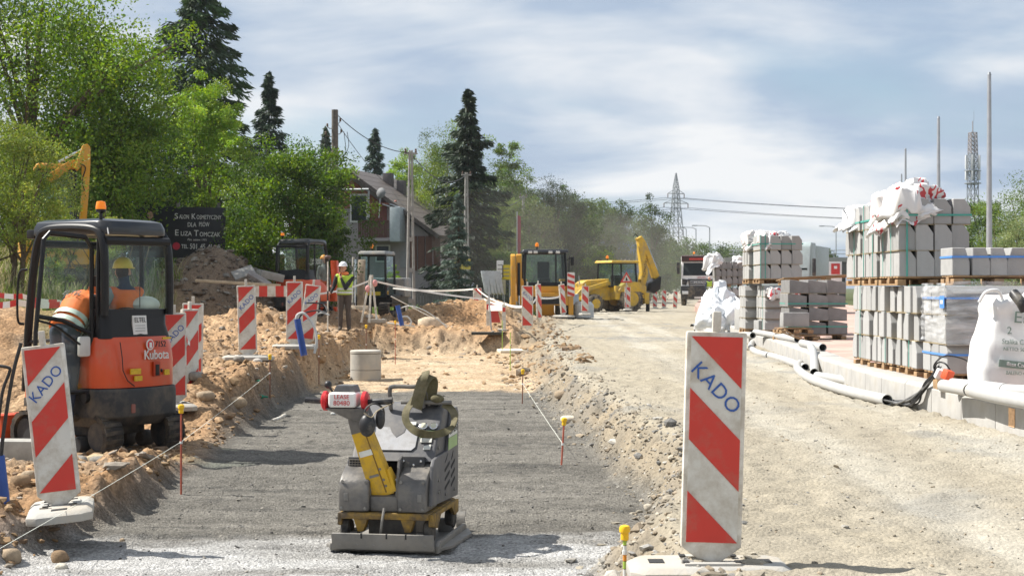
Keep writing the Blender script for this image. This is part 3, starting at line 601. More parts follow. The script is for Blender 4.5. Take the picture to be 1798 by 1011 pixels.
conifer('spruce_tree', 'biggest dark spruce in the middle of the tree line', 822, 155, 80, 5.0, 1.2, pal=((.012, .022, .012), (.018, .03, .015), (.024, .036, .02)), n=12000, leaf=.21, power=.7, droop=.42, ragged=.68)
conifer('spruce_tree', 'small blue spruce in front of the big dark spruce', 805, 338, 71, 1.7, .2, pal=((.055, .08, .062), (.07, .095, .075)), n=6000, leaf=.12)
deciduous('lime_tree', 'green tree rising just right of the big dark spruce', 892, 225, 102, 3.6, 1.0, n=7000, leaf=.14, pal=G_MID + G_LIGHT[:1], tr=.15, clumps=70)
deciduous('willow_tree', 'greyish green drooping tree standing in the dust', 925, 330, 95, 4.4, .3, n=8000, leaf=.13, pal=G_OLIVE, tr=.15, clumps=70, droop=.9)
deciduous('pine_tree', 'broad dark round topped pine right of the dusty trees', 975, 283, 98, 4.3, .6, n=10000, leaf=.13, pal=((.02, .036, .016), (.028, .048, .02), (.015, .028, .013)), tr=.18, clumps=90, asp=.35)
deciduous('lime_tree', 'mid green tree next to the broad dark pine', 1042, 322, 128, 4.6, .8, n=6500, leaf=.17, pal=G_FAR + G_MID[:1], tr=.16, clumps=60)
deciduous('lime_tree', 'airy roadside tree above the blue trailer', 1086, 334, 140, 3.6, 3.0, n=3800, leaf=.17, pal=G_FAR, tr=.14, clumps=45, core=.45, csize=.2)
deciduous('lime_tree', 'thin open tree nearest the lattice pylon', 1140, 342, 150, 4.0, 2.6, n=3600, leaf=.18, pal=G_FAR, tr=.13, clumps=45, core=.5, csize=.22)
deciduous('willow_shrub', 'yellow green willow shrub at the left edge below the maples', 28, 182, 33.5, 2.5, 1.6, n=9500, leaf=.075, pal=G_WILLOW, tr=.07, clumps=100, stems=3, asp=.35, csize=.15, droop=-.3)
deciduous('willow_shrub', 'thin olive shrub right of the yellow digger arm', 196, 345, 36, .9, 1.6, n=1300, leaf=.06, pal=G_WILLOW, tr=.03, clumps=22, stems=3, asp=.35, droop=-.2)
deciduous('willow_shrub', 'olive shrub hiding the foot of the yellow digger arm', 108, 312, 35, .9, 1.0, n=2600, leaf=.065, pal=G_WILLOW, tr=.03, clumps=32, stems=3, asp=.35, droop=-.2)
deciduous('elder_shrub', 'grey green shrub behind the billboard under the light tree', 300, 330, 58, 3.0, .6, n=3800, leaf=.11, pal=G_OLIVE, tr=.05, clumps=45, stems=2)
deciduous('elder_shrub', 'grey green shrub below the slender light tree', 398, 320, 60, 2.4, .6, n=3000, leaf=.11, pal=G_OLIVE, tr=.05, clumps=40, stems=2)
deciduous('garden_shrub', 'small bright shrub by the house behind the grey digger cab', 690, 455, 66, .8, .3, n=1100, leaf=.06, pal=G_LIGHT, tr=.03, clumps=20, stems=2)
deciduous('garden_shrub', 'pale shrub in the dust behind the yellow boom', 1048, 425, 112, 3.4, .2, n=3000, leaf=.14, pal=G_OLIVE + G_LIGHT[:1], tr=.05, clumps=40, stems=2)
deciduous('garden_shrub', 'dusty shrub behind the orange loader cab', 880, 425, 90, 4.0, .0, n=3800, leaf=.13, pal=G_OLIVE, tr=.05, clumps=40, stems=2)
deciduous('garden_shrub', 'dark low shrub behind the yellow dog signs', 850, 430, 88, 3.6, .0, n=3800, leaf=.13, pal=G_DARK + G_OLIVE[:1], tr=.05, clumps=40, stems=2)
for px, pt, Y, W, lb, pl in ((745, 300, 104, 5.5, 'green mass of leaves low behind the weeping birch', G_MID), (865, 330, 106, 5.5, 'leafy mass between the big spruce and the dusty tree', G_MID), (950, 345, 112, 6.5, 'dark leafy mass under the broad pine', G_DARK), (1015, 345, 118, 5.5, 'leafy mass right of the broad pine', G_FAR), (1062, 365, 145, 6.0, 'hazy leafy mass left of the blue trailer', G_FAR), (1115, 375, 160, 7.0, 'hazy leafy mass behind the yellow boom tip', G_FAR), (690, 345, 108, 4.5, 'leafy mass seen over the low end of the roof', G_MID), (1150, 395, 175, 7.0, 'hazy leafy mass before the pylon foot', G_FAR), (905, 300, 108, 4.6, 'taller leafy crown left of the broad pine', G_MID), (620, 300, 100, 5.0, 'leafy mass behind the chimney of the house', G_DARK), (858, 262, 99, 4.2, 'dark crown hugging the right side of the big spruce', G_DARK), (790, 285, 97, 5.2, 'green crown filling the gap left of the big spruce', G_MID), (1000, 318, 112, 4.4, 'crown between the broad pine and the mid green tree', G_DARK), (935, 300, 104, 4.2, 'dark crown between the dusty tree and the broad pine', G_DARK), (1075, 385, 130, 5.0, 'dark low crown right of the blue trailer', G_DARK)):
    deciduous('lime_tree', lb, px, pt, Y, W, .2, n=4200, leaf=.17, pal=pl, tr=.14, clumps=70, csize=.14)
far = [(1005, 430, 150, 8, 'dull green bush left of the yellow boom'), (1110, 425, 170, 9, 'hazy bush behind the yellow boom'), (1165, 412, 185, 8, 'hazy tree at the foot of the pylon'), (1215, 405, 230, 10, 'round hazy tree above the white lorry'), (1185, 425, 240, 10, 'hazy bush left of the white lorry'),
       (1262, 418, 250, 13, 'low hazy tree behind the far block pile'), (1310, 415, 260, 13, 'hazy tree directly behind the middle block stack'), (1445, 424, 210, 4.6, 'round dark tree alone right of the middle stack'), (1360, 420, 270, 15, 'hazy tree hidden mostly by the middle stack'), (1072, 440, 165, 8, 'bush right beside the blue trailer')]
for px, pt, Y, W, lb in far:
    deciduous('distant_tree', lb, px, pt, Y, W, .3, n=2600, leaf=.3, pal=G_FAR, tr=.14, clumps=60, stems=1, group='trees fading in the distance', csize=.13)
deciduous('willow_tree', 'tall green willow at the right edge behind the lamp post', 1795, 292, 70, 5.0, .3, n=9000, leaf=.11, pal=G_MID, tr=.16, clumps=90, droop=.5, asp=.4)
deciduous('willow_tree', 'darker willow between the tall stack and the lamp post', 1728, 330, 74, 2.9, .3, n=6500, leaf=.11, pal=G_MID + G_DARK[:1], tr=.13, clumps=60, droop=.5, asp=.4)
deciduous('willow_shrub', 'pale silvery willow shrub at the right edge', 1785, 358, 62, 2.6, .3, n=6500, leaf=.09, pal=((.16, .21, .09), (.13, .18, .075), (.19, .24, .11)), tr=.06, clumps=60, stems=3, droop=.3, asp=.35)

# ---- tall grass on the bank at left, grass by the fence
def grass_patch(name, label, X, Y, hmin, hmax, pal, wd=.012):
    n = len(X); Z = terrain(X, Y); r = nrs; a = r.uniform(0, 6.283, n); h = r.uniform(hmin, hmax, n); ln = r.normal(0, .32, (n, 2)) * h[:, None]
    dx, dy = np.cos(a) * wd, np.sin(a) * wd; B = np.stack([X, Y, Z], -1)
    t1 = B + np.stack([ln[:, 0] * .35, ln[:, 1] * .35, h * .6], -1); t2 = B + np.stack([ln[:, 0], ln[:, 1], h], -1); w_ = np.stack([dx, dy, dx * 0], -1)
    V = np.stack([B - w_, B + w_, t1 + w_ * .7, t2, t1 - w_ * .7], 1).reshape(-1, 3); o = np.arange(n)[:, None] * 5
    F = np.concatenate([o + np.array([[0, 1, 2, 4]]), o + np.array([[4, 2, 3, 3]])])
    V4 = V; T = np.concatenate([o + np.array([[0, 1, 2]]), o + np.array([[0, 2, 4]]), o + np.array([[4, 2, 3]])])
    me = np_mesh(name, V4, T, M_LEAF, False); p_ = np.array(pal); vcol(me, 'col', np.repeat(p_[r.randint(0, len(p_), n)] * r.uniform(.7, 1.3, (n, 1)), 5, 0))
    tag(mobj(name, me), label, 'grass', kind='stuff')
n = 15000; X = nrs.uniform(-16, -9.2, n); Y = nrs.uniform(29, 44, n); k = fbm(X * .6, Y * .6, 3, 400) > -.25
grass_patch('bank_grass', 'tall pale and green grass on the bank behind the excavator', X[k], Y[k], .2, .75, ((.16, .21, .05), (.32, .29, .16), (.10, .16, .03), (.38, .35, .22)), .014)
n = 5000; X = nrs.uniform(-9.5, 1.0, n); Y = nrs.uniform(62, 72, n)
grass_patch('verge_grass', 'green grass along the foot of the wooden fence', X, Y, .15, .5, ((.09, .15, .03), (.12, .18, .04)), .03)
# ================================================================ background: poles, masts, house, signs
M_WOODP = M('pole_wood', (.13, .115, .10), .9, var=.3, vs_=12, bump=.5, bs=30); M_CONC = M('pole_concrete', (.30, .29, .27), .9, var=.2, vs_=6, bump=.4)
M_GALV = M('galvanised', (.42, .44, .46), .45, .6, var=.1); M_STEEL = M('mast_steel', (.30, .32, .34), .5, .4); M_WIRE = M('wire', (.05, .05, .055), .6, var=0)
M_INSUL = M('insulator', (.10, .06, .04), .3)
def sag(a, b, d, n=14): return [a.lerp(b, i / n) - Vector((0, 0, 4 * d * (i / n) * (1 - i / n))) for i in range(n + 1)]
def utility_pole(px, ptop, Y, label, wid=.16, tp='concrete', arms=True):
    x = (px - 899) / FPX * Y; z0 = gz(x, Y); H = CZ + (505.5 - ptop) / FPX * Y - z0
    e = empty('utility_pole', (x, Y, z0), .25, label, 'utility pole', 'utility poles along the road')
    if tp == 'wood':
        MB().tube([(0, 0, -.3), (0, 0, H)], [wid * .62, wid * .5], 12).build('pole', M_WOODP, e)
        MB().box((-.19, 0, H * .36), (.15, .16, H * .72)).build('concrete_stub', M_CONC, e, bevel=.012)
        for z in (H * .38, H * .62):
            MB().box((-.05, 0, z), (wid * 2.6, .2, .05)).build('clamp', M_STEEL, e)
        for k, (dx, z) in enumerate(((.2, H - .55), (.24, H - .95), (-.28, H - .75), (-.34, H - 1.05))):
            m = MB(); m.tube([(0, 0, z + .06), (dx * .7, 0, z + .05), (dx, 0, z + .12)], .014, 6); m.lathe([(.03, 0), (.045, .03), (.03, .06), (.045, .09), (.02, .12)], 10, (dx, 0, z + .12)); m.build('insulator', M_INSUL, e)
        for k, (dx, l) in enumerate(((.34, 1.7), (.46, 1.25))):
            MB().tube(bez([(dx, .02, H - .8), (dx + .06, .03, H - .8 - l * .4), (dx - .1, .02, H - .8 - l * .7), (.1, 0, H - .8 - l)], 5), .012, 5).build('hanging_cable', M_WIRE, e)
            MB().tube(bez([(-dx, .02, H - .9), (-dx - .04, .03, H - 1.2 - l * .4), (-.12, 0, H - .9 - l)], 5), .012, 5).build('hanging_cable', M_WIRE, e)
    else:
        for s in (-1, 1): MB().hexa([(s * wid * .5 - .045, -.07, -.3), (s * wid * .5 + .045, -.07, -.3), (s * wid * .5 + .045, .07, -.3), (s * wid * .5 - .045, .07, -.3), (s * .045 - .03, -.05, H), (s * .045 + .03, -.05, H), (s * .045 + .03, .05, H), (s * .045 - .03, .05, H)]).build('shaft', M_CONC, e)
        for k in range(5):
            z = H * (.12 + .18 * k); MB().box((0, 0, z), (wid * .8 * (1 - z / H) + .06, .11, .16)).build('web', M_CONC, e)
        if arms:
            m = MB(); m.box((0, 0, H - .12), (.5, .08, .07)); m.build('crossarm', M_CONC, e)
            for dx in (-.2, .2): MB().lathe([(.03, 0), (.05, .04), (.03, .08), (.05, .12), (.02, .15)], 10, (dx, 0, H - .085)).build('insulator', M_INSUL, e)
    return Vector((x, Y, z0 + H))
tops = [utility_pole(588, 193, 58, 'thick dark wooden pole with a concrete stub beside the bushy tree', .24, 'wood'),
        utility_pole(721, 264, 60, 'concrete twin leg pole in front of the brick house', .30),
        utility_pole(819, 303, 78, 'concrete twin leg pole beside the yellow dog signs', .26),
        utility_pole(919, 343, 96, 'slim concrete pole left of the broad dark pine', .24),
        utility_pole(987, 372, 120, 'slim pole in the dust behind the loader cab', .24),
        utility_pole(1040, 395, 140, 'farthest slim pole left of the blue trailer', .24)]
def cable(a, b, d, label, r=.013):
    tag(MB().tube(sag(a, b, d), r, 5).build('overhead_cable', M_WIRE), label, 'cable', 'overhead cables')
for (i, j, d, lb) in ((0, 1, .35, 'black cable from the wooden pole to the pole at the house'), (1, 2, .7, 'sagging cable between the house pole and the pole by the dog signs'), (2, 3, 1.0, 'sagging cable from the dog sign pole to the next pole'), (3, 4, 1.1, 'sagging cable over the dusty trees'), (4, 5, 1.0, 'faint sagging cable farthest along the row of poles')):
    cable(tops[i] - Vector((0, 0, .1)), tops[j] - Vector((0, 0, .1)), d, lb, .016 + .004 * i)
cable(tops[0] - Vector((-.1, 0, .5)), P(690, 330, 92), .3, 'cable dropping from the wooden pole to the house roof')

# ---- lattice pylon with its lines
def lattice(parent, pts0, pts1, n, r, name='lattice', mat=None, cross=True):
    """four-legged lattice between two squares; legs and braces are parts"""
    legs = []
    for a, b in zip(pts0, pts1): MB().cyl(a, b, r, n=5).build('leg', mat, parent)
    for k in range(n):
        t0, t1 = k / n, (k + 1) / n; m = MB()
        for s in range(4):
            a0, a1 = Vector(pts0[s]).lerp(Vector(pts1[s]), t0), Vector(pts0[s]).lerp(Vector(pts1[s]), t1)
            b0, b1 = Vector(pts0[(s + 1) % 4]).lerp(Vector(pts1[(s + 1) % 4]), t0), Vector(pts0[(s + 1) % 4]).lerp(Vector(pts1[(s + 1) % 4]), t1)
            m.cyl(a0, b1, r * .6, n=4).cyl(b0, a1, r * .6, n=4).cyl(a1, b1, r * .6, n=4)
        m.build('brace', mat, parent)['kind'] = 'stuff'
def sq(h, z): return [(-h, -h, z), (h, -h, z), (h, h, z), (-h, h, z)]
PY = 330.0; px_m = PY / FPX; x = (1187 - 899) * px_m
e = empty('lattice_pylon', (x, PY, 0), .35, 'grey lattice power pylon standing above the far trees', 'pylon')
zt = CZ + (505.5 - 304) * px_m; za = CZ + (505.5 - 340) * px_m; zb = CZ + (505.5 - 357) * px_m
lattice(e, sq(2.1, 0), sq(.75, zb - 1), 7, .11, mat=M_STEEL); lattice(e, sq(.75, zb - 1), sq(.45, za + 1.5), 4, .08, mat=M_STEEL); lattice(e, sq(.45, za + 1.5), sq(.06, zt), 3, .07, mat=M_STEEL)
arms = []
for z, L_ in ((za, 1.9), (zb, 2.8)):
    for s in (-1, 1):
        m = MB(); m.cyl((0, 0, z), (s * L_, 0, z), .09, n=5).cyl((s * .4, 0, z + .9), (s * L_, 0, z), .07, n=5); m.build('crossarm', M_STEEL, e)
        MB().lathe([(.06, 0), (.14, -.15), (.06, -.3), (.14, -.45), (.06, -.6), (.14, -.75), (.04, -.9)], 8, (s * L_, 0, z)).build('insulator', M_INSUL, e)
        arms.append(e.matrix_basis @ Vector((s * L_ * math.cos(.35), s * L_ * math.sin(.35), z - .9)) if False else Vector((x + s * L_ * math.cos(.35), PY + s * L_ * math.sin(.35), z - .9)))
for k, a in enumerate(arms):
    for s, nm in ((1, 'right'), (-1, 'left')):
        b = a + Vector((s * 190, -30 * s - 20, 3 if s > 0 else 6)); tag(MB().tube(sag(a, b, 5.5, 24), .055, 4).build('power_line', M_WIRE), '%s power line running %s from the %s arm of the pylon' % (('outer', 'inner', 'lower outer', 'lower inner')[k], nm, ('left upper', 'right upper', 'left lower', 'right lower')[k]), 'power line', 'power lines of the pylon')
# ---- telecom mast
TY = 190.0; s_ = TY / FPX; x = (1708 - 899) * s_; z = lambda py: CZ + (505.5 - py) * s_
e = empty('telecom_mast', (x, TY, 0), .2, 'grey lattice telecom mast with antenna panels behind the tall stack', 'mast')
M_RW = M('mast_red', (.30, .27, .27), .6); M_ANT = M('antenna', (.62, .63, .64), .5)
lattice(e, sq(.55, 0), sq(.48, z(325)), 8, .06, mat=M_STEEL); lattice(e, sq(.48, z(325)), sq(.42, z(270)), 5, .06, mat=M_STEEL); lattice(e, sq(.42, z(270)), sq(.36, z(233)), 5, .06, mat=M_RW)
MB().cyl((0, 0, z(233)), (0, 0, z(213)), .06, n=6).build('spike', M_RW, e); MB().cyl((.15, 0, z(213)), (.15, 0, z(195)), .02, n=5).build('spike', M_STEEL, e)
for k in range(6):
    a = k * math.pi / 3
    for py, h in ((285, 1.7), (308, 1.1)):
        c = Vector((math.cos(a) * .85, math.sin(a) * .85, z(py))); MB().box(c, (.26, .2, h), (0, 0, a)).build('antenna_panel', M_ANT, e, bevel=.03)
        MB().cyl((math.cos(a) * .45, math.sin(a) * .45, z(py)), c, .03, n=5).build('bracket', M_STEEL, e)
for py in (300, 322):
    MB().lathe([(.95, -.05), (1.0, -.05), (1.0, .05), (.95, .05)], 16, (0, 0, z(py))).build('platform_ring', M_STEEL, e)
# ---- lamp posts without lamps yet
for px, pt, Y, lb in ((1737, 132, 38, 'tallest bare grey lamp post at the right behind the blocks'), (1648, 208, 52, 'bare grey lamp post just right of the plastic covered stack top'), (1590, 263, 76, 'thin bare lamp post second from the left above the stack'), (1583, 307, 98, 'shortest bare lamp post above the tall stack')):
    x = (px - 899) / FPX * Y; H = CZ + (505.5 - pt) / FPX * Y
    e = empty('lamp_post', (x, Y, .2), 0, lb, 'lamp post', 'bare lamp posts along the new road')
    MB().tube([(0, 0, 0), (0, 0, H - .2)], [.085, .045], 12).build('post', M_GALV, e); MB().box((0, 0, .06), (.36, .36, .12)).build('foot', M_CONC, e, bevel=.02)
    MB().cyl((0, 0, H - .2), (0, 0, H - .13), .05, .03).build('top_cap', M_STEEL, e)
for px, pt, Y, lb in ((1246, 397, 230, 'far street lamp left of the middle stack'), (1222, 400, 250, 'far street lamp above the white lorry'), (1205, 400, 270, 'far street lamp beside the pylon'), (1468, 398, 240, 'far street lamp right of the middle stack')):
    x = (px - 899) / FPX * Y; H = CZ + (505.5 - pt) / FPX * Y
    e = empty('street_lamp', (x, Y, -.2), 0, lb, 'street lamp', 'far street lamps')
    MB().tube([(0, 0, 0), (0, 0, H)], [.12, .08], 8).build('post', M_GALV, e); MB().tube([(0, 0, H), (-.6, 0, H + .25), (-1.9, 0, H + .3)], .06, 6).build('arm', M_GALV, e)
    MB().box((-2.2, 0, H + .28), (.8, .3, .14)).build('lamp_head', M_STEEL, e, bevel=.04)
# ---- concrete flyover and lorry trailer far off
m = empty('flyover', (42, 178, 0), -.05, 'dark concrete flyover crossing behind the block stacks', 'bridge')
M_DARKC = M('dark_concrete', (.10, .095, .09), .9); M_BRC = M('bridge_concrete', (.34, .33, .31), .9)
MB().box((0, 0, 3.5), (36, 6, 2.0)).build('deck', M_DARKC, m); MB().box((0, -3.1, 4.45), (36, .2, .5)).build('parapet', M_BRC, m)
for k in range(13): MB().cyl((-17 + k * 2.8, -3.1, 4.7), (-17 + k * 2.8, -3.1, 5.5), .05, n=6).build('railing_post', M_GALV, m)
for z_ in (5.1, 5.5): MB().cyl((-17.5, -3.1, z_), (17.5, -3.1, z_), .04, n=6).build('rail', M_GALV, m)
for k in (-14, -5, 4, 13): MB().box((k, 0, 1.2), (1.2, 5, 2.6)).build('pier', M_DARKC, m)
e = empty('site_sign', P(1448, 492, 80), 0, 'white site board with a red mark left of the tall stack', 'sign')
MB().box((0, 0, .45), (1.75, .05, 1.0)).build('board', M('sign_white', (.78, .78, .78), .5), e, bevel=.01); MB().box((.55, -.032, .58), (.45, .012, .55)).build('red_mark', M('sign_red', (.55, .05, .05), .5), e)
MB().box((.55, -.042, .66), (.16, .008, .14)).build('white_mark', MATS['sign_white'], e)
for s in (-.7, .7): MB().cyl((s, 0.03, -.9), (s, .03, 0), .03, n=6).build('leg', M_GALV, e)
e = empty('lorry_trailer', P(1083, 505, 135), .15, 'blue lorry trailer half hidden behind the yellow boom', 'trailer')
M_BLUE = M('trailer_blue', (.06, .16, .42), .5, dirt=DUST, da=.3)
MB().box((0, 0, 2.6), (2.4, 7, 2.7)).build('box_body', M_BLUE, e, bevel=.06); MB().box((0, 0, 1.15), (2.2, 6.8, .2)).build('chassis', M_STEEL, e)
text_obj('lettering', 'CAL', .7, M('lettering_white', (.8, .8, .8), .5, var=0), e, face_m((-.1, -3.53, 2.2)))
for y in (-2.6, -1.5, 2.4):
    for s in (-1, 1): MB().cyl((s * 1.05 - .14, y, .5), (s * 1.05 + .14, y, .5), .5, n=16).build('wheel', M('tyre', (.025, .025, .026), .85, dirt=DUST, da=.45, ds=5), e, bevel=.05)

# ---- brick house
HY = 82.0; hs = HY / FPX
def hp(px, py): return ((px - 899) * hs, CZ - (py - 505.5) * hs)
hx0 = hp(690, 0)[0]; e = empty('brick_house', (hx0, HY, 0), -R(13), 'brick house with a steep dark roof and a balcony behind the poles', 'house')
M_BRK = M('brick_red', (.30, .115, .075), .9, var=.2, vs_=3, bump=.3); M_REND = M('render_grey', (.36, .33, .34), .9, var=.08); M_ROOF = M('roof_sheet', (.115, .095, .088), .6, var=.15); M_WOOD = M('wood_dark', (.10, .05, .04), .7)
L_ = lambda px, py: (hp(px, py)[0] - hx0, hp(px, py)[1])
ax, az = L_(607, 300); bx, bz = L_(778, 420); ex_, ez = L_(585, 330)
# gable front (faces the camera): polygon under the asymmetric roof
zfl = 0.0
MB().prism([(ax - 2.2, zfl), (bx - .7, zfl), (bx - .7, bz + .25), (ax + .2, az - .25), (ax - 2.2, az - 2.0)], 'y', 0, 7.5).build('wall', M_REND, e)
gx, gzz = L_(640, 372)
MB().prism([(ax - 2.0, gzz + .2), (ax + 2.2, gzz + .2), (ax + .25, az - .45), (ax - 1.2, az - 1.5)], 'y', -.03, -.002).build('brick_gable', M_BRK, e)
# main roof slope with standing ribs, then the short left slope
rn = Vector((bx - ax, 0, bz - az)); rl = rn.length; rd = rn.normalized(); up = Vector((-rd.z, 0, rd.x))
def roofbox(a, b, y0, y1, t0, t1, name, mat, par):
    p = [Vector((ax, 0, az)) + rd * q + up * t for q, t in ((a, t0), (b, t0), (b, t1), (a, t1))]
    m = MB(); m.hexa([(p[0].x, y0, p[0].z), (p[1].x, y0, p[1].z), (p[1].x, y1, p[1].z), (p[0].x, y1, p[0].z), (p[3].x, y0, p[3].z), (p[2].x, y0, p[2].z), (p[2].x, y1, p[2].z), (p[3].x, y1, p[3].z)]); return m.build(name, mat, par)
rf = roofbox(-.1, rl, -.75, 8, 0, .14, 'roof', M_ROOF, e)
# the roof turns its slope towards the road: a lower, nearer skirt gives the visible plane
M_ROOF2 = M('roof_course', (.135, .112, .10), .55, var=.2)
for k in range(11):
    a = rl * (k + .02) / 11; roofbox(a, rl * (k + 1) / 11 - .02, -.78, 8.02, .142, .20, 'roof_course', M_ROOF2, rf)
MB().box((ax + .9, 4.2, az - .2), (.5, .5, .8)).build('chimney', M('chimney_dark', (.12, .11, .11), .9), rf, bevel=.03); MB().box((ax + 1.6, 4.4, az - .6), (.45, .45, .8)).build('chimney', MATS['chimney_dark'], rf, bevel=.03)
lp = [Vector((ax, 0, az)), Vector((ax - 2.6, 0, az - 2.3))]
MB().hexa([(lp[1].x, -.75, lp[1].z), (lp[0].x, -.75, lp[0].z - .02), (lp[0].x, 8, lp[0].z - .02), (lp[1].x, 8, lp[1].z), (lp[1].x, -.75, lp[1].z + .14), (lp[0].x, -.75, lp[0].z + .14), (lp[0].x, 8, lp[0].z + .14), (lp[1].x, 8, lp[1].z + .14)]).build('roof_slope', M_ROOF, rf)
# long visible eave side slope in front (roof plane facing the road)
q = [L_(607, 300), L_(778, 420), L_(735, 418), L_(640, 345)]
# balcony
b0, b1 = L_(641, 418)[0], L_(697, 418)[0]; zb0, zb1 = L_(0, 419)[1], L_(0, 390)[1]
bal = MB().box(((b0 + b1) / 2, -.7, zb0 - .08), (b1 - b0, 1.4, .16)).build('balcony', M_REND, e)
MB().box(((b0 + b1) / 2, -1.36, zb1), (b1 - b0, .08, .08)).build('handrail', M_WOOD, bal)
for k in range(18): MB().box((b0 + (k + .5) * (b1 - b0) / 18, -1.36, (zb0 + zb1) / 2), (.075, .03, zb1 - zb0 - .05)).build('baluster', M_WOOD, bal)
MB().box(((b0 + b1) / 2 - .2, -.02, zb1 + .05), (1.0, .06, 1.9)).build('balcony_door', M('door_red', (.20, .06, .05), .6), e)
MB().box((b1 + .32, -.9, (zb0 + L_(0, 373)[1]) / 2), (.55, 1.0, L_(0, 373)[1] - zb0 + .4)).build('balcony_screen', M('screen_pale', (.42, .48, .50), .5), e, bevel=.03)
for dx in (-.15, .25): MB().cyl((b1 + .2 + dx, -.9, L_(0, 373)[1] + .2), (b1 - .35 + dx, -.9, L_(0, 360)[1]), .035, n=6).build('antenna_rod', M_GALV, e)
wx, wz = L_(625, 365)
fr = MB().box((wx + .1, -.06, wz), (1.0, .06, 1.5)).build('window', M('win_frame', (.7, .7, .68), .5), e); MB().box((wx + .1, -.1, wz), (.8, .03, 1.3)).build('pane', glass('house_pane', (.35, .42, .45), .5), fr)
MB().tube([(wx + .9, -.9, L_(0, 336)[1]), (wx + .9, -.9, L_(0, 430)[1])], .05, 6).build('downpipe', M_GALV, e); MB().cyl((ax - 1.2, -.9, L_(0, 334)[1]), (wx + .9, -.9, L_(0, 334)[1]), .06, n=6).build('gutter', M_GALV, e)
MB().box((wx + 1.5, -.35, L_(0, 356)[1]), (1.3, .7, .08), (.25, 0, 0)).build('canopy', M('canopy_red', (.30, .12, .09), .7), e)
dx_, dz_ = L_(677, 340)
MB().lathe([(.02, .02), (.17, -.02), (.26, -.07), (.28, -.09), (.25, -.08), (.16, -.04), (.02, 0)], 20, (dx_, -1.0, dz_), Euler((R(80), 0, R(-15))).to_matrix()).build('satellite_dish', M('dish', (.18, .185, .19), .7), e); MB().cyl((dx_ - .1, -.9, dz_ - 1.3), (dx_, -.9, dz_), .03, n=6).build('dish_pole', M_GALV, e)
gx0, gz0 = L_(745, 445)
for k in range(4):
    g = MB().box((gx0 - .5 + k * .42, -.05, gz0), (.36, .06, 1.8)).build('plank_door', M('door_brown', (.16, .08, .06), .7), e)
MB().box((L_(711, 0)[0], -.04, L_(0, 455)[1]), (.45, .04, .9)).build('meter_box', M('meter', (.3, .3, .31), .6), e)
w2 = MB().box((L_(672, 0)[0], -.05, L_(0, 445)[1]), (.8, .05, .9)).build('window', MATS['win_frame'], e); MB().box((L_(672, 0)[0], -.085, L_(0, 445)[1]), (.65, .03, .75)).build('pane', MATS['house_pane'], w2)

# ---- wooden fence: every board a part
FY = 76.0; fs = FY / FPX; x0, x1 = (728 - 899) * fs, (862 - 899) * fs
e = empty('board_fence', (x0, FY, 0), 0, 'weathered grey board fence in front of the house', 'fence')
M_FEN = M('fence_grey', (.17, .155, .145), .9, var=.25, vs_=2)
nb = 26
for k in range(nb):
    h = .92 + rnd.uniform(-.04, .04); MB().box(((k + .5) * (x1 - x0) / nb, rnd.uniform(-.01, .01), .32 + h / 2), ((x1 - x0) / nb - .022, .025, h)).build('board', M_FEN, e)
for z_ in (.5, 1.05): MB().box(((x1 - x0) / 2, .04, z_), (x1 - x0, .04, .07)).build('rail', M_FEN, e)
for k in range(6): MB().box((k * (x1 - x0) / 5, .08, .6), (.1, .1, 1.3)).build('post', M_FEN, e)
e = empty('board_fence', P(470, 462, 53.5), .05, 'ramshackle fence of mixed old boards behind the spoil heap', 'fence')
for k in range(11):
    h = rnd.choice((.9, 1.1, 1.5, .8, 1.3)); MB().box((-1.2 + k * .24, 0, h / 2 - .6), (.19, .04, h)).build('board', M('old_board%d' % (k % 3), ((.15, .13, .12), (.30, .21, .12), (.10, .085, .075))[k % 3], .9, var=.3), e)
MB().box((0, .05, .2), (2.7, .05, .1)).build('rail', M_FEN, e)
e = empty('ragged_banner', P(443, 470, 52), 0, 'ragged white banner stretched between thin posts', 'banner')
for dx in (-.28, .38): MB().cyl((dx, 0.05, -.7), (dx, .05, 1.65), .035, n=6).build('post', M_WOODP, e)
MB().box((.1, .05, 1.1), (1.0, .04, .06)).build('crossbar', M_WOODP, e)
m = MB(); V = [(-.25, 0, 1.12), (.3, 0, 1.10), (.27, -.03, .2), (.22, .02, -.35), (-.02, -.02, -.3), (-.12, 0, .3)]
m.prism([(v[0], v[2]) for v in V], 'y', -.012, .012); m.build('cloth', M('banner_cloth', (.62, .60, .58), .8, dirt=(.16, .16, .16), da=.4, ds=4), e)

# ---- billboard
BY = 50.0; e = empty('billboard', P(312, 452, BY), 0, 'dark billboard for a dog grooming salon behind the excavator', 'billboard'); bs_ = FPX / BY
M_BB = M('billboard_dark', (.013, .015, .022), .45, var=.2); M_TXT = M('billboard_text', (.75, .75, .75), .5, var=0)
MB().box((0, 0, .8), (3.05, .05, 1.62), (0, R(.8), 0)).build('panel', M_BB, e, bevel=.008)
for dx in (-1.3, 0, 1.3): MB().box((dx, .09, .3), (.09, .09, 2.9)).build('post', M_FEN, e)
def bt(s, px, py, size, sx=1.0, mt=None, nm='lettering'):
    text_obj(nm, s, size, mt or M_TXT, e, face_m(((px - 312) / bs_, -.032, (452 - py) / bs_), (R(90), R(.8), 0)), sx=sx)
def btf(s, x0, x1, py, size):
    o = text_obj('lettering', s, size, M_TXT, e, Matrix.Identity(4)); xs_ = [v.co.x for v in o.data.vertices]; k = (x1 - x0) / bs_ / (max(xs_) - min(xs_)); mid = (max(xs_) + min(xs_)) / 2
    o.data.transform(face_m((((x0 + x1) / 2 - 312) / bs_, -.032, (452 - py) / bs_), (R(90), R(.8), 0)) @ Matrix.Diagonal((k, 1, 1, 1)) @ Matrix.Translation((-mid, 0, 0)))
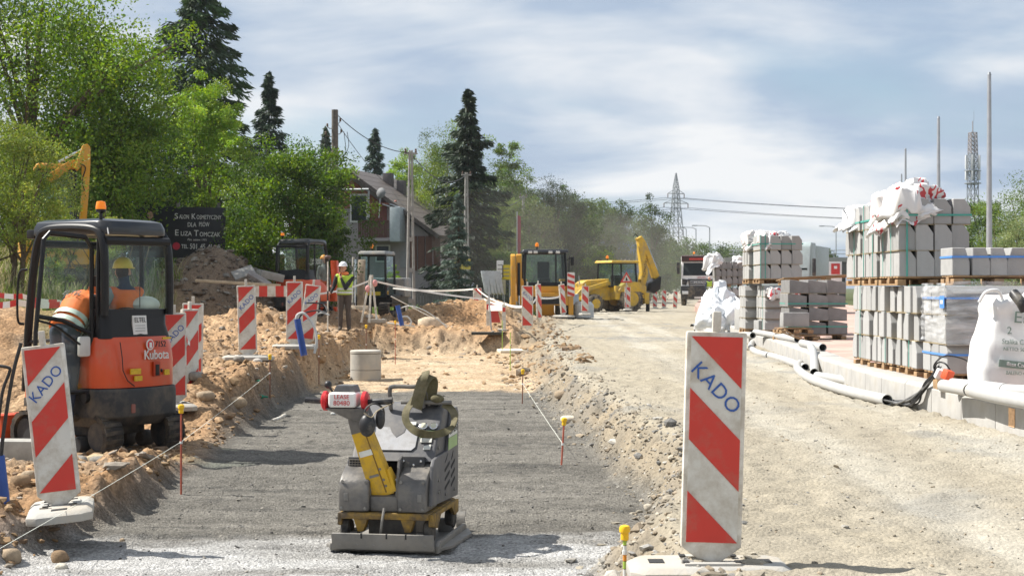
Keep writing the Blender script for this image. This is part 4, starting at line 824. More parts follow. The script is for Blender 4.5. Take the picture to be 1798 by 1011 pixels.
for q in (('S', 307, 313, 380, .26), ('ALON', 315, 332, 381, .19), ('K', 337, 344, 380.5, .26), ('OSMETYCZNY', 345.5, 389, 382, .19), ('DLA', 330, 345, 395, .20), ('PSÓW', 350, 368, 394.5, .20), ('E', 308, 314, 409, .27), ('LIZA', 318, 337, 410.5, .20), ('T', 341, 349, 410, .27), ('OMCZAK', 351, 387, 412, .20), ('Plac zabaw 1101', 330, 363, 421, .085), ('TEL.', 319, 331, 433, .18), ('501', 334, 346, 433, .24), ('45', 352, 360.5, 433.5, .24), ('45', 365, 373.5, 434, .24), ('08', 378, 387, 434.5, .24)): btf(*q)
MB().lathe([(.12, 0), (.12, .012)], 18, ((310 - 312) / bs_, -.03, (452 - 432) / bs_), Euler((R(90), 0, 0)).to_matrix()).build('red_dot', M('bb_red', (.5, .03, .06), .5), e)
MB().ell(((264 - 312) / bs_, -.03, (452 - 377) / bs_), (.10, .012, .14), 14, 8).build('portrait_patch', M('bb_skin', (.42, .25, .18), .6), e); MB().ell(((264 - 312) / bs_, -.028, (452 - 373) / bs_), (.13, .01, .15), 14, 8).build('hair_patch', M('bb_hair', (.02, .015, .012), .6), e)
# ---- yellow warning signs with a dog, small white signs
M_YS = M('sign_yellow', (.62, .50, .04), .6, dirt=DUST, da=.25); M_BLK = M('black_print', (.015, .015, .015), .6, var=0)
def dog(parent, x, z, s, y):
    m = MB()
    for a in ([(-.30, .02), (.22, .02), (.22, .2), (-.30, .2)], [(-.30, -.25), (-.22, -.25), (-.2, .05), (-.3, .05)], [(-.14, -.25), (-.06, -.25), (-.08, .05), (-.16, .05)], [(.06, -.25), (.13, -.25), (.13, .05), (.05, .05)], [(.17, -.25), (.24, -.25), (.24, .05), (.15, .05)], [(.15, .12), (.3, .3), (.45, .3), (.45, .22), (.32, .18), (.24, .05)], [(-.3, .2), (-.42, .34), (-.38, .36), (-.25, .2)]):
        m.prism([(x + u * s, z + v * s) for u, v in a], 'y', y - .004, y)
    return m.build('dog_symbol', M_BLK, parent)
SY = 77.5; ss = FPX / SY
for px, wd, h, lb, dg_ in ((805.5, .44, .52, 'yellow sign with a black dog left of the pole', 1), (820, .34, .52, 'plain yellow sign right of the pole', 0)):
    e = empty('warning_sign', P(px, 473, SY), 0, lb, 'sign', 'yellow signs on the fence'); MB().box((0, 0, h / 2), (wd, .03, h)).build('board', M_YS, e)
    if dg_: dog(e, 0, h * .4, .5, -.02); MB().box((0, -.02, h * .86), (wd * .7, .008, .05)).build('text_line', M_BLK, e)
    else:
        for z_ in (.15, .28, .4): MB().box((0, -.02, z_), (wd * .6, .008, .05)).build('text_line', M_BLK, e)
    MB().cyl((0, .04, -1.2), (0, .04, h), .03, n=6).build('post', M_GALV, e)
for px, py, wd, h, mt, lb in ((878, 488, .3, .78, MATS['sign_white'], 'tall white notice left of the orange loader'), (889, 491, .38, .66, M_YS, 'yellow notice just left of the orange loader arm'), (876, 517, .6, .7, M('sign_worn', (.40, .38, .25), .8), 'worn yellowish board below the notices')):
    e = empty('notice_board', P(px, py, 70), 0, lb, 'sign', 'notices beside the orange loader'); MB().box((0, 0, h / 2), (wd, .03, h)).build('board', mt, e, bevel=.006)
    for s in (-.4, .4): MB().cyl((s * wd, .03, -.9), (s * wd, .03, h * .9), .025, n=6).build('post', M_GALV, e)
    for k in range(3): MB().box((0, -.02, h * (.25 + .25 * k)), (wd * .7, .008, .04)).build('text_line', M('faint_print', (.25, .25, .25), .7, var=0), e)
e = empty('banner_pole', P(908, 500, 92), 0, 'narrow red banner on a pole in the dusty trees', 'flag'); MB().cyl((0, 0, -1), (0, 0, 4.3), .04, n=6).build('pole', M_GALV, e)
MB().prism([(.03, .8), (.2, .9), (.22, 4.0), (.03, 4.1)], 'y', -.02, .02).build('cloth', M('flag_red', (.30, .02, .05), .8), e)
e = empty('plastic_sheet', P(868, 505, 66), .3, 'crumpled pale plastic sheet leaning by the notices', 'sheet')
m = MB()
for k in range(6): m.hexa([(-.4 + .14 * k, -.02 * (k % 2), -.2), (-.26 + .14 * k, .04 * (k % 2), -.3), (-.26 + .14 * k, .1, -.3), (-.4 + .14 * k, .1, -.2), (-.55 + .14 * k, .1 + .06 * (k % 2), .7), (-.41 + .14 * k, .08, .72), (-.41 + .14 * k, .16, .72), (-.55 + .14 * k, .18, .7)])
m.build('sheet', M('plastic_pale', (.55, .6, .64), .35), e, smooth=60)
# ================================================================ kerb, pavement
M_KERB = M('kerb_concrete', (.40, .39, .37), .9, var=.14, vs_=3, bump=.35, bs=50, dirt=(.33, .29, .23), da=.22, ds=2.2); M_PAVE = M('pavement_red', (.42, .255, .215), .9, var=.22, vs_=4, bump=.4, bs=30, dirt=(.45, .40, .33), da=.4, ds=1.2)
ys_ = np.arange(6.0, 64.0, 1.0); kr = empty('kerb', (0, 0, 0)); tag(kr, kind='structure')
for a, b in zip(ys_[:-1], ys_[1:]):
    p0, p1 = Vector((float(kerb_x(a)), a, 0)), Vector((float(kerb_x(b)), b, 0)); d = (p1 - p0); L_ = d.length; rz = math.atan2(-d.x, d.y)
    m = MB().prism([(0, -.15), (.30, -.15), (.30, .285), (.035, .285), (0, .245)], 'y', .006, L_ - .006)
    m.build('kerb_stone', M_KERB, kr, bevel=.008, loc=p0 + Vector((0, 0, rnd.uniform(-.004, .004))), rot=(0, 0, rz))
yy = np.r_[np.arange(-30, 6, 4.0), np.arange(6, 64, 1.0), np.arange(66, 140, 6.0)]
V = []; F = []
for i, y in enumerate(yy):
    k = float(kerb_x(y)); V += [(k + .31, y, .262), (k + 9.5, y, .262), (k + 9.5, y, -.2), (k + .31, y, -.2)]
    if i: o = i * 4; F += [(o - 4, o - 3, o + 1, o), (o - 3, o - 2, o + 2, o + 1), (o - 1, o - 4, o, o + 3)]
tag(mobj('pavement', np_mesh('pavement', V, F, M_PAVE, False)), kind='structure')
MB().box((float(kerb_x(13.55)) - .004, 13.55, .16), (.006, .16, .16)).build('paint_mark', M('paint_orange', (.85, .50, .28), .8, var=.3, vs_=25), kr)

# ================================================================ striped guide boards
M_PVC = M('board_plastic', (.70, .68, .62), .55, var=.08, dirt=(.33, .27, .19), da=.42, ds=7); M_WHT = M('board_white', (.62, .61, .56), .5, var=.07, dirt=(.36, .30, .22), da=.34, ds=8)
M_RED = M('board_red', (.56, .045, .032), .45, var=.07, vs_=4, dirt=(.36, .17, .12), da=.22, ds=6); M_KADO = M('board_blue', (.03, .10, .36), .5, var=0)
M_BASE = M('base_recycled', (.40, .39, .36), .85, var=.15, bump=.4, bs=50, dirt=DUST, da=.35); M_HOLE = M('slot_dark', (.03, .03, .03), .9, var=0)
BW, BH, FW, FH = .282, 1.0, .238, .955
def make_board_meshes():
    d = {}
    def keep(k, o): d[k] = o.data; bpy.data.objects.remove(o)
    z0 = .145
    m = MB().prism([(-BW / 2, z0), (-.045, z0 - .07), (.045, z0 - .07), (BW / 2, z0), (BW / 2, z0 + BH), (-BW / 2, z0 + BH)], 'y', -.026, .026); keep('panel', m.build('panel', M_PVC, bevel=.012))
    m = MB().box((0, -.0275, z0 + BH / 2), (FW, .005, FH)); keep('face', m.build('face', M_WHT))
    m = MB().box((0, 0, z0 + BH + .045), (.04, .035, .10)); keep('peg', m.build('peg', M_PVC, bevel=.006))
    m = MB().box((0, 0, z0 - .06), (.05, .04, .10)); keep('stem', m.build('stem', M_PVC, bevel=.004))
    for mir in (1, -1):
        u = lambda a, v: (mir * (a - .5) * FW, z0 + BH / 2 + FH / 2 - v * FH)
        for i, poly in enumerate(([(0, 0), (1, 0), (1, .25)], [(0, .25), (1, .5), (1, .75), (0, .5)], [(0, .75), (1, 1), (0, 1)])):
            keep('s%d%d' % (mir, i), MB().prism([u(*q) for q in poly], 'y', -.0335, -.031).build('red_stripe', M_RED, smooth=0))
        c = u(.5, .25); ang = math.atan2(FH / 4, FW) * (-mir)
        t = text_obj('lettering', 'KADO', .098, M_KADO, None, Matrix.Translation((c[0], -.0325, c[1])) @ Euler((math.pi / 2, 0, 0)).to_matrix().to_4x4() @ Matrix.Rotation(ang, 4, 'Z'), .001, sx=1.0, space=1.05); keep('t%d' % mir, t)
    m = MB(); hx, hy = .21, .38
    pr = [(-hx, -hy + .06), (-hx + .07, -hy), (hx - .07, -hy), (hx, -hy + .06), (hx, hy - .06), (hx - .07, hy), (-hx + .07, hy), (-hx, hy - .06)]
    n = len(pr); v = [(a, b, 0) for a, b in pr] + [(a, b, .05) for a, b in pr] + [(a * .84, b * .88, .075) for a, b in pr]
    f = [list(range(n))[::-1], list(range(2 * n, 3 * n))] + [(r * n + i, r * n + (i + 1) % n, (r + 1) * n + (i + 1) % n, (r + 1) * n + i) for r in (0, 1) for i in range(n)]
    m.add(v, f); keep('base', m.build('base', M_BASE, bevel=.008))
    m = MB().box((-.105, 0, .076), (.05, .26, .022)); keep('rib', m.build('rib', M_BASE, bevel=.005))
    m = MB().box((0, 0, .0755), (.10, .07, .006)); keep('slot', m.build('handle_slot', M_HOLE))
    m = MB().box((0, 0, .0765), (.05, .028, .006)); keep('slot2', m.build('slot', M_HOLE))
    return d
BM = make_board_meshes()
def board(px, pbot, Y, label, mir=1, text=True, lean=(0, 0), yaw=0, base=True, brot=0, zoff=None, peg=True, grp='striped guide boards', bz=None):
    """board whose base stands at pixel px at distance Y; lean = (sideways to the right, backwards) in degrees"""
    x = (px - 899) / FPX * Y; z = (CZ - (pbot - 505.5) / FPX * Y)
    r = empty('guide_board', (x, Y, z), 0, label, 'guide board', grp)
    rot = Euler((R(-lean[1]), R(lean[0]), R(yaw)), 'XYZ')
    def put(nm, k, par): o = mobj(nm, BM[k], par); return o
    p = put('panel', 'panel', r); p.rotation_euler = rot
    f = put('face', 'face', p)
    for i in range(3): put('red_stripe', 's%d%d' % (mir, i), p)
    if text: put('lettering', 't%d' % mir, p)
    put('stem', 'stem', p)
    if peg: put('peg', 'peg', p)
    if base:
        b = put('base', 'base', r); b.rotation_euler = (0, bz or 0, R(yaw + brot))
        for s in (-1, 1):
            o = put('rib', 'rib', b); o.scale.x = s; o = put('handle_slot', 'slot', b); o.location.y = s * .25
            for k in (-1, 1): o = put('slot', 'slot2', b); o.location = (s * .085, k * .12, .012)
    return r
board(1246, 1013, 7.3, 'large near board at right with blue KADO lettering, red stripes falling to the right', 1, lean=(1.6, 0), brot=90)
board(108, 905, 10.45, 'leaning near board at left with blue KADO lettering, stripes rising to the right', -1, lean=(-6.5, 2), yaw=6, brot=8, bz=R(-5))
board(307, 718, 18.6, 'board half hidden behind the orange excavator, showing only ADO', -1, lean=(-.5, 0), yaw=22)
board(333, 703, 19.6, 'board seen nearly edge on right behind the excavator, wrapped in tape', -1, text=False, yaw=58)
board(337, 680, 21.3, 'rearmost of the three boards crowded beside the excavator', -1, text=False, yaw=8, lean=(.8, 0), base=False)
board(436, 632, 24.0, 'lone board standing left of the sand heap on a flat grey base', -1, lean=(-1.8, 0), yaw=10, brot=80)
board(517, 612, 26.7, 'left one of the pair of boards near the standing worker', -1, lean=(0, 0), yaw=4, brot=80)
board(536, 610, 28.4, 'right, tilted one of the pair of boards near the standing worker', -1, lean=(7, 3), yaw=-3, base=False)
board(489, 548, 53, 'small board peeping over the sand heap left of the black cab', -1, text=False, yaw=15)
board(477, 545, 56, 'farther board beside the red and white barrier', -1, text=False, lean=(3, 0), yaw=-10, base=False)
board(840, 566, 52, 'small striped board at the far end of the fluttering tape', 1, text=False, yaw=12, lean=(-2, 0), grp='far guide boards')
board(926, 583, 38.6, 'board with faint lettering standing at the corner of the pit', 1, lean=(0, 0), base=False)
board(947, 567, 46, 'slim edge on board just behind the corner board', 1, text=False, lean=(-4, 0), yaw=62, base=False)
board(990, 557, 54, 'leaning slim board in front of the orange loader bucket', 1, text=False, lean=(-7, 0), yaw=50)
board(1027, 553, 62, 'striped board between the two diggers', 1, text=False, lean=(1, 0), yaw=5, grp='far guide boards')
board(1102, 545, 76, 'striped board with a red triangle sign in front of the yellow digger', 1, text=False, lean=(0, 0), grp='far guide boards')
board(1150, 542, 98, 'first of three tiny boards left of the white lorry', 1, text=False, grp='far guide boards')
board(1166, 542, 98, 'second of three tiny boards left of the white lorry', 1, text=False, grp='far guide boards')
board(1185, 543, 100, 'tiny board nearest to the white lorry', 1, text=False, grp='far guide boards', lean=(2, 0))
e = empty('triangle_sign', P(1100, 496, 75.7), 0, 'small red and white triangular road works sign above a far board', 'sign')
MB().prism([(-.3, 0), (.3, 0), (0, .52)], 'y', -.02, .02).build('red_border', M_RED, e); MB().prism([(-.19, .07), (.19, .07), (0, .38)], 'y', -.03, -.021).build('white_field', M_WHT, e)
MB().prism([(-.05, .09), (.06, .09), (.02, .25), (-.02, .25)], 'y', -.036, -.031).build('symbol', M_BLK, e); MB().cyl((0, 0.03, -1.3), (0, .03, .3), .02, n=6).build('post', M_GALV, e)
# ---- low red and white barrier rail by the black cab
e = empty('barrier_rail', P(466, 520, 38), 0, 'low red and white barrier rail left of the small black cab', 'barrier')
for k in range(7): MB().box((-.55 + k * .2 + .1, 0, .12), (.2, .05, .26)).build('red_field' if k % 2 == 0 else 'white_field', M_RED if k % 2 == 0 else M_WHT, e)
for s in (-.5, .8): MB().box((s, .05, -.15), (.06, .06, .75)).build('post', M_PVC, e, bevel=.006); MB().box((s, .05, -.5), (.2, .6, .08)).build('foot', M_BASE, e, bevel=.01)
# ---- plain white marker posts with tape
def marker(px, ptop, pbot, Y, label, lean=0, w_=.10, mt=None):
    x = (px - 899) / FPX * Y; z0 = CZ - (pbot - 505.5) / FPX * Y; h = (pbot - ptop) / FPX * Y
    e = empty('marker_post', (x, Y, z0), 0, label, 'post', 'white posts round the pit', rot=(0, R(lean), 0))
    MB().box((0, 0, h * .46), (w_, .05, h * .92)).build('post', mt or M_PVC, e, bevel=.008); MB().box((0, 0, h * .96), (.04, .035, h * .08)).build('peg', M_PVC, e, bevel=.004)
    MB().box((0, -.028, h * .72), (w_ * .8, .006, h * .16)).build('red_band', M_RED, e)
    MB().box((0, 0, -.03), (.34, .5, .08)).build('foot', M_BASE, e, bevel=.015)
marker(857, 522, 582, 43, 'white post with tape left of the dark board on the ground', 0)
marker(885, 530, 578, 42, 'white post right of the dark board on the ground', 0)
marker(897, 543, 567, 52, 'short thin white post under the orange loader arm', 0, .06)
# ---- tripod of tied white poles
e = empty('tape_tripod', P(651, 566, 43), 0, 'tripod of white boards tied at the top, carrying the tape', 'tripod')
for a, b in ((-.26, .0), (.16, .1), (-.02, -.2)): MB().tube([(a, b, 0), (a * .1 + .02, b * .1, 1.3)], .03, 6).build('leg', M_PVC, e)
MB().box((.17, 0, .04), (.5, .35, .1)).build('foot', M_BASE, e, bevel=.02)
for s in (-1, 1): MB().ell((s * .1 + .02, -.06, 1.0 + s * .08), (.07, .04, .10)).build('tape_knot', M('tape_pink', (.7, .32, .3), .6), e)
# ---- barrier tapes
M_TAPE_W = M('tape_white', (.80, .79, .76), .45, var=.05); M_TAPE_R = M('tape_red', (.60, .05, .045), .45, var=.05)
def tape(pts, label, w_=.055, seg=.35, d=.06, stripes=True, grp='red and white barrier tapes'):
    path = []
    for a, b in zip(pts[:-1], pts[1:]): path += sag(Vector(a), Vector(b), d, max(4, int((Vector(b) - Vector(a)).length / seg)))[:-1]
    path.append(Vector(pts[-1])); m = MB()
    for i in range(len(path) - 1):
        tw = Vector((0, .25 * math.sin(i * 1.1), 1)).normalized() * w_; tw2 = Vector((0, .25 * math.sin((i + 1) * 1.1), 1)).normalized() * w_
        m.ribbon([path[i], path[i + 1]], [tw, tw2], .003, (i % 2) if stripes else 0)
    o = m.build('barrier_tape', [M_TAPE_W, M_TAPE_R], smooth=0); tag(o, label, 'tape', grp)
tape([P(-25, 512, 24), P(40, 520, 24.2), P(100, 530, 24.5), P(160, 536, 25)], 'red and white tape behind the excavator door', .08, .3, .03)
tape([P(-20, 535, 20.5), P(30, 531, 20.6), P(105, 535, 20.8)], 'lower red and white tape left of the excavator', .085, .28, .02)
tape([P(560, 516, 43), P(651, 492, 43), P(850, 525, 44), P(886, 533, 42)], 'long white tape from the tripod down to the white posts', .05, .6, .06, False)
tape([P(690, 506, 55), P(838, 507, 52), P(886, 533, 43)], 'second white tape running to the small striped board', .055, .6, .08, False)
tape([P(886, 533, 42), P(925, 537, 38.7), P(943, 522, 46), P(985, 520, 54)], 'tape tied round the corner board and on to the leaning board', .06, .5, .05, False)
tape([P(857, 541, 43), P(885, 540, 42)], 'white plank like tape between the two white posts', .16, .3, .0, False)
tape([P(322, 572, 19.4), P(337, 600, 19.6), P(345, 570, 20.6)], 'loose tape fluttering between the boards beside the excavator', .05, .15, .1)
e = MB().tube([P(858, 510, 42), P(863, 585, 42)], .02, 6).build('steel_rod', M_GALV); tag(e, 'leaning steel rod beside the white posts', 'rod')
e = MB().tube([P(686, 520, 47), P(787, 575, 47)][:1] + [P(788, 573, 47)], .018, 6).build('steel_rod', M_PVC); tag(e, 'pale rod standing in the sand behind the pit', 'rod')
o = MB().box((0, 0, 0), (.85, .5, .07)).build('dark_board', M('tarred', (.05, .05, .045), .9), None, bevel=.01, loc=P(856, 585, 41.6)); tag(o, 'dark flat board lying at the pit edge under the posts', 'board')
o = MB().prism([(-.16, 0), (.22, 0), (.12, .45), (-.06, .62), (-.16, .3)], 'y', -.04, .04).build('red_flag', M('flag_dull', (.45, .06, .05), .7), None, loc=P(866, 566, 47)); tag(o, 'crumpled red warning cloth between the white posts', 'cloth')

# ================================================================ survey rods with yellow caps, string lines
M_CAP = M('cap_yellow', (.85, .50, .015), .45, var=.05); M_ROD = M('rod_rust', (.20, .085, .055), .8, var=.35, vs_=20); M_RODR = M('rod_red', (.42, .10, .06), .6, var=.3, vs_=18)
M_BANDS = [M('band_green', (.35, .50, .08), .6), M('band_white', (.7, .7, .68), .6), M('band_orange', (.65, .25, .03), .6)]
RODS = {}
def rod(key, px, ptop, Y, label, lean=0, mat=None, bands=0, cap=True, pbot=None):
    x = (px - 899) / FPX * Y; zt_ = CZ - (ptop - 505.5) / FPX * Y; z0 = (gz(x, Y) if pbot is None else CZ - (pbot - 505.5) / FPX * Y) - .03; h = zt_ - z0
    e = empty('survey_rod', (x, Y, z0), 0, label, 'survey rod', 'survey rods along the trench', rot=(0, R(lean), 0))
    MB().cyl((0, 0, -.1), (0, 0, h - .04), .0085, n=8).build('rod', mat or M_ROD, e)
    if cap: MB().lathe([(.016, h - .075), (.021, h - .07), (.021, h - .035), (.027, h - .033), (.029, h - .015), (.024, h - .002), (.010, h + .003)], 14).build('cap', M_CAP, e)
    for k in range(bands): MB().cyl((0, 0, h * .82 - k * .04 - .036), (0, 0, h * .82 - k * .04), .0096, n=8).build('tape_band', M_BANDS[k % 3], e)
    MB().cyl((0, 0, h * .58), (0, 0, h * .58 + .02), .013, n=8).build('string_knot', M_BANDS[1], e)
    RODS[key] = Vector((x, Y, z0 + h * .6)) + Vector((math.sin(R(lean)) * h * .6, 0, 0))
rod('a', 1097, 922, 8.0, 'nearest survey rod with a yellow cap and coloured bands beside the gravel mound', 0, M_ROD, 7)
rod('b', 984, 733, 15.2, 'leaning red rod with a yellow cap on the right bed edge', 3.5, M_RODR, pbot=842)
rod('c', 917, 648, 23.2, 'dark rod with a yellow cap farther along the right bed edge', 1)
rod('d', 896, 580, 33, 'green banded rod without a cap at the pit edge', 0, M_BANDS[0], 0, False, 640)
rod('e', 882, 560, 38, 'second green banded rod behind at the pit edge', 0, M_BANDS[0], 0, False, 605)
rod('f', 318, 710, 13.2, 'red rod with a yellow cap in front of the excavator counterweight', 0, M_RODR)
rod('g', 474, 622, 22.2, 'thin rod with a yellow cap below the lone board', 0)
rod('h', 560, 588, 28, 'thin rod with a yellow cap in front of the pair of boards', 0)
rod('i', 643, 570, 33, 'rod with a yellow cap above the concrete ring', 0)
rod('j', 694, 563, 36, 'farthest rod with a yellow cap on the left pit wall', 0, M_RODR)
M_STR = M('string', (.72, .74, .66), .7, var=0)
def line(a, b, label, r=.0019): tag(MB().tube(sag(a, b, .01, 4), r, 5).build('string_line', M_STR), label, 'string', 'string lines of the survey rods')
line(P(-40, 985, 8.6), RODS['f'], 'pale string running from the lower left corner to the red rod'); line(RODS['f'], RODS['g'], 'pale string from the red rod along the left bank'); line(RODS['b'], RODS['c'], 'pale string between the two right hand rods')

# ================================================================ blue conduits, loose cables
M_BLUET = M('conduit_blue', (.025, .075, .30), .5, var=.15, dirt=DUST, da=.2); M_CABK = M('cable_black', (.02, .02, .022), .5); M_CABG = M('cable_grey', (.55, .56, .55), .5)
def conduit(a, b, r, label, cables):
    e = empty('blue_conduit', a, 0, label, 'conduit', 'blue conduits with cables'); d = Vector(b) - Vector(a)
    MB().hollow([Vector((0, 0, 0)), d], r, .006, 16).build('tube', M_BLUET, e)
    for pts, rr, mt in cables: MB().tube(bez([Vector(p) - Vector(a) for p in pts], 6), rr, 8).build('cable', mt, e)
Y = 10.6
conduit(P(10, 912, Y), P(-3, 800, Y), .042, 'blue conduit with black cables at the left edge of the picture', [((P(0, 830, Y), P(6, 760, Y), P(22, 660, Y), P(37, 602, Y)), .013, M_CABK), ((P(-2, 830, Y + .05), P(-4, 760, Y), P(4, 690, Y), P(16, 655, Y), P(14, 645, Y), P(-20, 640, Y)), .011, M_CABK)])
Y = 25.6
conduit(P(534, 624, Y), P(522, 560, Y), .055, 'blue conduit with curling cables in front of the pair of boards', [((P(523, 575, Y), P(521, 555, Y), P(535, 551, Y), P(552, 575, Y), P(556, 600, Y), P(552, 620, Y)), .022, M_CABG), ((P(523, 570, Y), P(530, 552, Y), P(555, 545, Y), P(573, 548, Y - .2), P(570, 536, Y), P(556, 532, Y), P(538, 532, Y)), .013, M_CABK), ((P(526, 570, Y), P(560, 550, Y), P(578, 553, Y)), .012, M_CABG)])
Y = 37
conduit(P(706, 572, Y), P(698, 536, Y), .055, 'farther blue conduit on the heap behind the concrete ring', [((P(700, 542, Y), P(720, 537, Y), P(745, 545, Y), P(765, 558, Y), P(785, 575, Y)), .012, M_CABG), ((P(703, 556, Y), P(715, 556, Y), P(722, 565, Y), P(719, 572, Y)), .02, M_CABG)])
o = MB().tube([P(680, 567, 37), P(728, 573, 37)], .022, 8).build('white_pipe', M_PVC); tag(o, 'thin white pipe lying beside the farther blue conduit', 'pipe')
o = MB().tube(bez([P(478, 738, 20), P(492, 733, 20.2), P(500, 728, 20.4)], 4), .022, 8).build('white_pipe', M_PVC); tag(o, 'short white pipe offcut on the grey bed edge', 'pipe')
# ---- concrete manhole ring
p = P(642, 662, 30); e = empty('concrete_ring', (p.x, 30, BED - .03), 0, 'short concrete manhole riser standing in the sand pit', 'concrete ring'); M_RING = M('ring_concrete', (.43, .41, .37), .9, var=.15, bump=.4, dirt=(.4, .33, .24), da=.3)
MB().lathe([(.2, 0), (.29, 0), (.295, .005), (.295, .19), (.2, .19)], 32).build('lower_ring', M_RING, e); MB().lathe([(.2, .198), (.295, .198), (.295, .50), (.2, .50)], 32).build('upper_ring', M_RING, e)
MB().lathe([(.05, .505), (.28, .505), (.30, .515), (.30, .555), (.28, .57), (.05, .57)], 32).build('cover', M_RING, e)
o = MB().ell((0, 0, 0), (.18, .12, .10), 14, 8).build('plastic_bag', M('bag_clear', (.6, .6, .57), .3), None, loc=P(352, 706, 19.2)); tag(o, 'crumpled clear plastic bag on the bank beside the boards', 'bag')
for px, lb in ((443, 'left green work glove on the bank edge'), (457, 'right green work glove on the bank edge')):
    p = P(px, 693, 21.6); e = empty('work_glove', (p.x, 21.6, gz(p.x, 21.6) + .05), .3, lb, 'glove'); mg = M('glove_green', (.02, .22, .13), .7)
    MB().ell((0, 0, .02), (.06, .05, .03), 12, 6).build('palm', mg, e)
    for k in range(4): MB().tube([(.04, -.03 + .02 * k, .02), (.10, -.04 + .027 * k, .015)], .011, 6).build('finger', mg, e)
# ================================================================ plate compactor (foreground)
M_GREY = M('cast_grey', (.12, .115, .11), .40, .4, var=.22, vs_=9, bump=.25, bs=35, dirt=(.26, .235, .20), da=.34, ds=8); M_SIDE = M('side_plastic', (.10, .10, .105), .55, var=.15, bump=.15, dirt=(.24, .22, .19), da=.3, ds=6)
M_HOOD = M('hood_grey', (.36, .365, .38), .35, .2, var=.12, vs_=5, dirt=(.20, .19, .18), da=.42, ds=6); M_YEL = M('paint_yellow', (.62, .37, .018), .42, var=.1, vs_=5, dirt=(.20, .15, .09), da=.30, ds=9); M_PLATE = M('plate_steel', (.19, .185, .175), .55, .5, var=.25, vs_=7, bump=.3, dirt=(.30, .28, .25), da=.5, ds=6)
M_BLKP = M('black_plastic', (.022, .022, .024), .45, dirt=(.28, .25, .2), da=.22, ds=8); M_RUB = M('black_rubber', (.02, .02, .02), .8, dirt=(.25, .22, .18), da=.3)
M_CRED = M('control_red', (.55, .02, .025), .35); M_CWHT = M('control_white', (.72, .71, .68), .45, dirt=(.3, .28, .25), da=.2)
M_CHROME = M('chrome', (.6, .6, .6), .2, 1); M_STK = M('sticker_white', (.66, .67, .62), .5, dirt=(.4, .38, .33), da=.25, ds=12); M_GRN = M('sticker_green', (.30, .45, .17), .5, dirt=(.4, .38, .33), da=.3, ds=12)
cx_, cy0 = (703 - 899) / FPX * 10.75, 10.75
K = empty('plate_compactor', (cx_, cy0, BED - .01), -R(10), 'battered grey and yellow plate compactor standing on the grey bed', 'plate compactor')
# base plate with upturned lip and notches
pl = MB().prism([(-.50, .125), (-.475, .02), (-.43, 0), (.40, 0), (.50, .06), (.56, .13), (.545, .14), (.49, .078), (.40, .03), (-.42, .03), (-.455, .04), (-.478, .128)], 'x', -.345, .345).build('base_plate', M_PLATE, K, bevel=.004)
for s in (-1, 1): MB().prism([(-.44, 0.0), (.42, 0.0), (.46, .05), (.42, .075), (-.40, .075), (-.44, .05)], 'x', s * .346, s * .372).build('side_rail', M_PLATE, pl, bevel=.008)
MB().prism([(.346, -.44), (.43, -.30), (.45, .25), (.38, .46), (.346, .48)], 'z', .012, .035).build('widening_wing', M_PLATE, pl, bevel=.004); MB().prism([(-.346, -.44), (-.42, -.36), (-.42, .25), (-.37, .44), (-.346, .46)], 'z', .012, .035).build('widening_wing', M_PLATE, pl, bevel=.004)
MB().prism([(.43, .03), (.45, .03), (.45, .13), (.43, .10)], 'x', .30, .36).build('wing_fin', M_PLATE, pl)
for x_ in (-.14, .03, .16): MB().box((x_, -.4935, .112), (.010, .012, .032)).build('notch', M_HOLE, pl)
MB().box((0, .02, .12), (.34, .5, .17)).build('exciter_housing', M_GREY, K, bevel=.03)
for x_ in (-.25, .25):
    for y_ in (-.33, .33):
        MB().lathe([(.06, 0), (.075, .01), (.078, .05), (.07, .06), (.03, .06)], 18, (x_, y_, .13), Euler((0, R(90 * (1 if x_ > 0 else -1)), 0)).to_matrix()).build('rubber_mount', M_RUB, K)
        MB().box((x_, y_ - .01, .07), (.10, .09, .10)).build('mount_block', M_PLATE, K, bevel=.01)
# yellow lower frame
f = MB(); f.box((0, -.02, .235), (.60, .84, .045)); lf = f.build('lower_frame', M('paint_yellow_worn', (.36, .21, .02), .6, var=.25, vs_=6, dirt=(.09, .07, .05), da=.6, ds=8), K, bevel=.012)
for x_ in (-.165, .155): MB().prism([(x_ - .06, .25), (x_ + .06, .25), (x_ + .02, .13), (x_ - .02, .13)], 'y', -.43, -.36).build('frame_horn', MATS['paint_yellow_worn'], lf, bevel=.008)
for s in (-1, 1): MB().prism([(-.42, .25), (.40, .25), (.40, .16), (.28, .15), (.18, .22), (-.16, .22), (-.26, .14), (-.42, .17)], 'x', s * .295, s * .325).build('frame_side', MATS['paint_yellow_worn'], lf, bevel=.006)
MB().tube(bez([(0, -.44, .29), (-.01, -.46, .2), (-.025, -.44, .12)], 4), .010, 6).build('lever', M_PLATE, K)
# lower shell (front bumper) with the middle recess
for x0_, x1_ in ((-.315, -.105), (.085, .285)):
    MB().prism([(-.44, .262), (-.44, .40), (-.42, .46), (-.37, .50), (-.24, .56), (-.10, .575), (-.10, .262)], 'x', x0_, x1_).build('bumper', M_GREY, K, bevel=.02, seg=3)
MB().prism([(-.405, .262), (-.405, .36), (-.10, .46), (-.10, .262)], 'x', -.105, .085).build('bumper_middle', M_GREY, K, bevel=.008)
MB().box((-.01, .14, .43), (.56, .50, .28)).build('engine_block', M_BLKP, K, bevel=.02)
sh = MB().prism([(-.34, .31), (.42, .29), (.42, .60), (.40, .60), (-.08, .60), (-.24, .575)], 'x', -.31, -.285).build('side_panel', M_GREY, K, bevel=.006)
rs = MB().prism([(-.40, .30), (.44, .27), (.46, .86), (.42, .90), (.24, .90), (.10, .62), (-.20, .61), (-.30, .60), (-.345, .56)], 'x', .287, .312).build('side_panel', M_SIDE, K, bevel=.008)
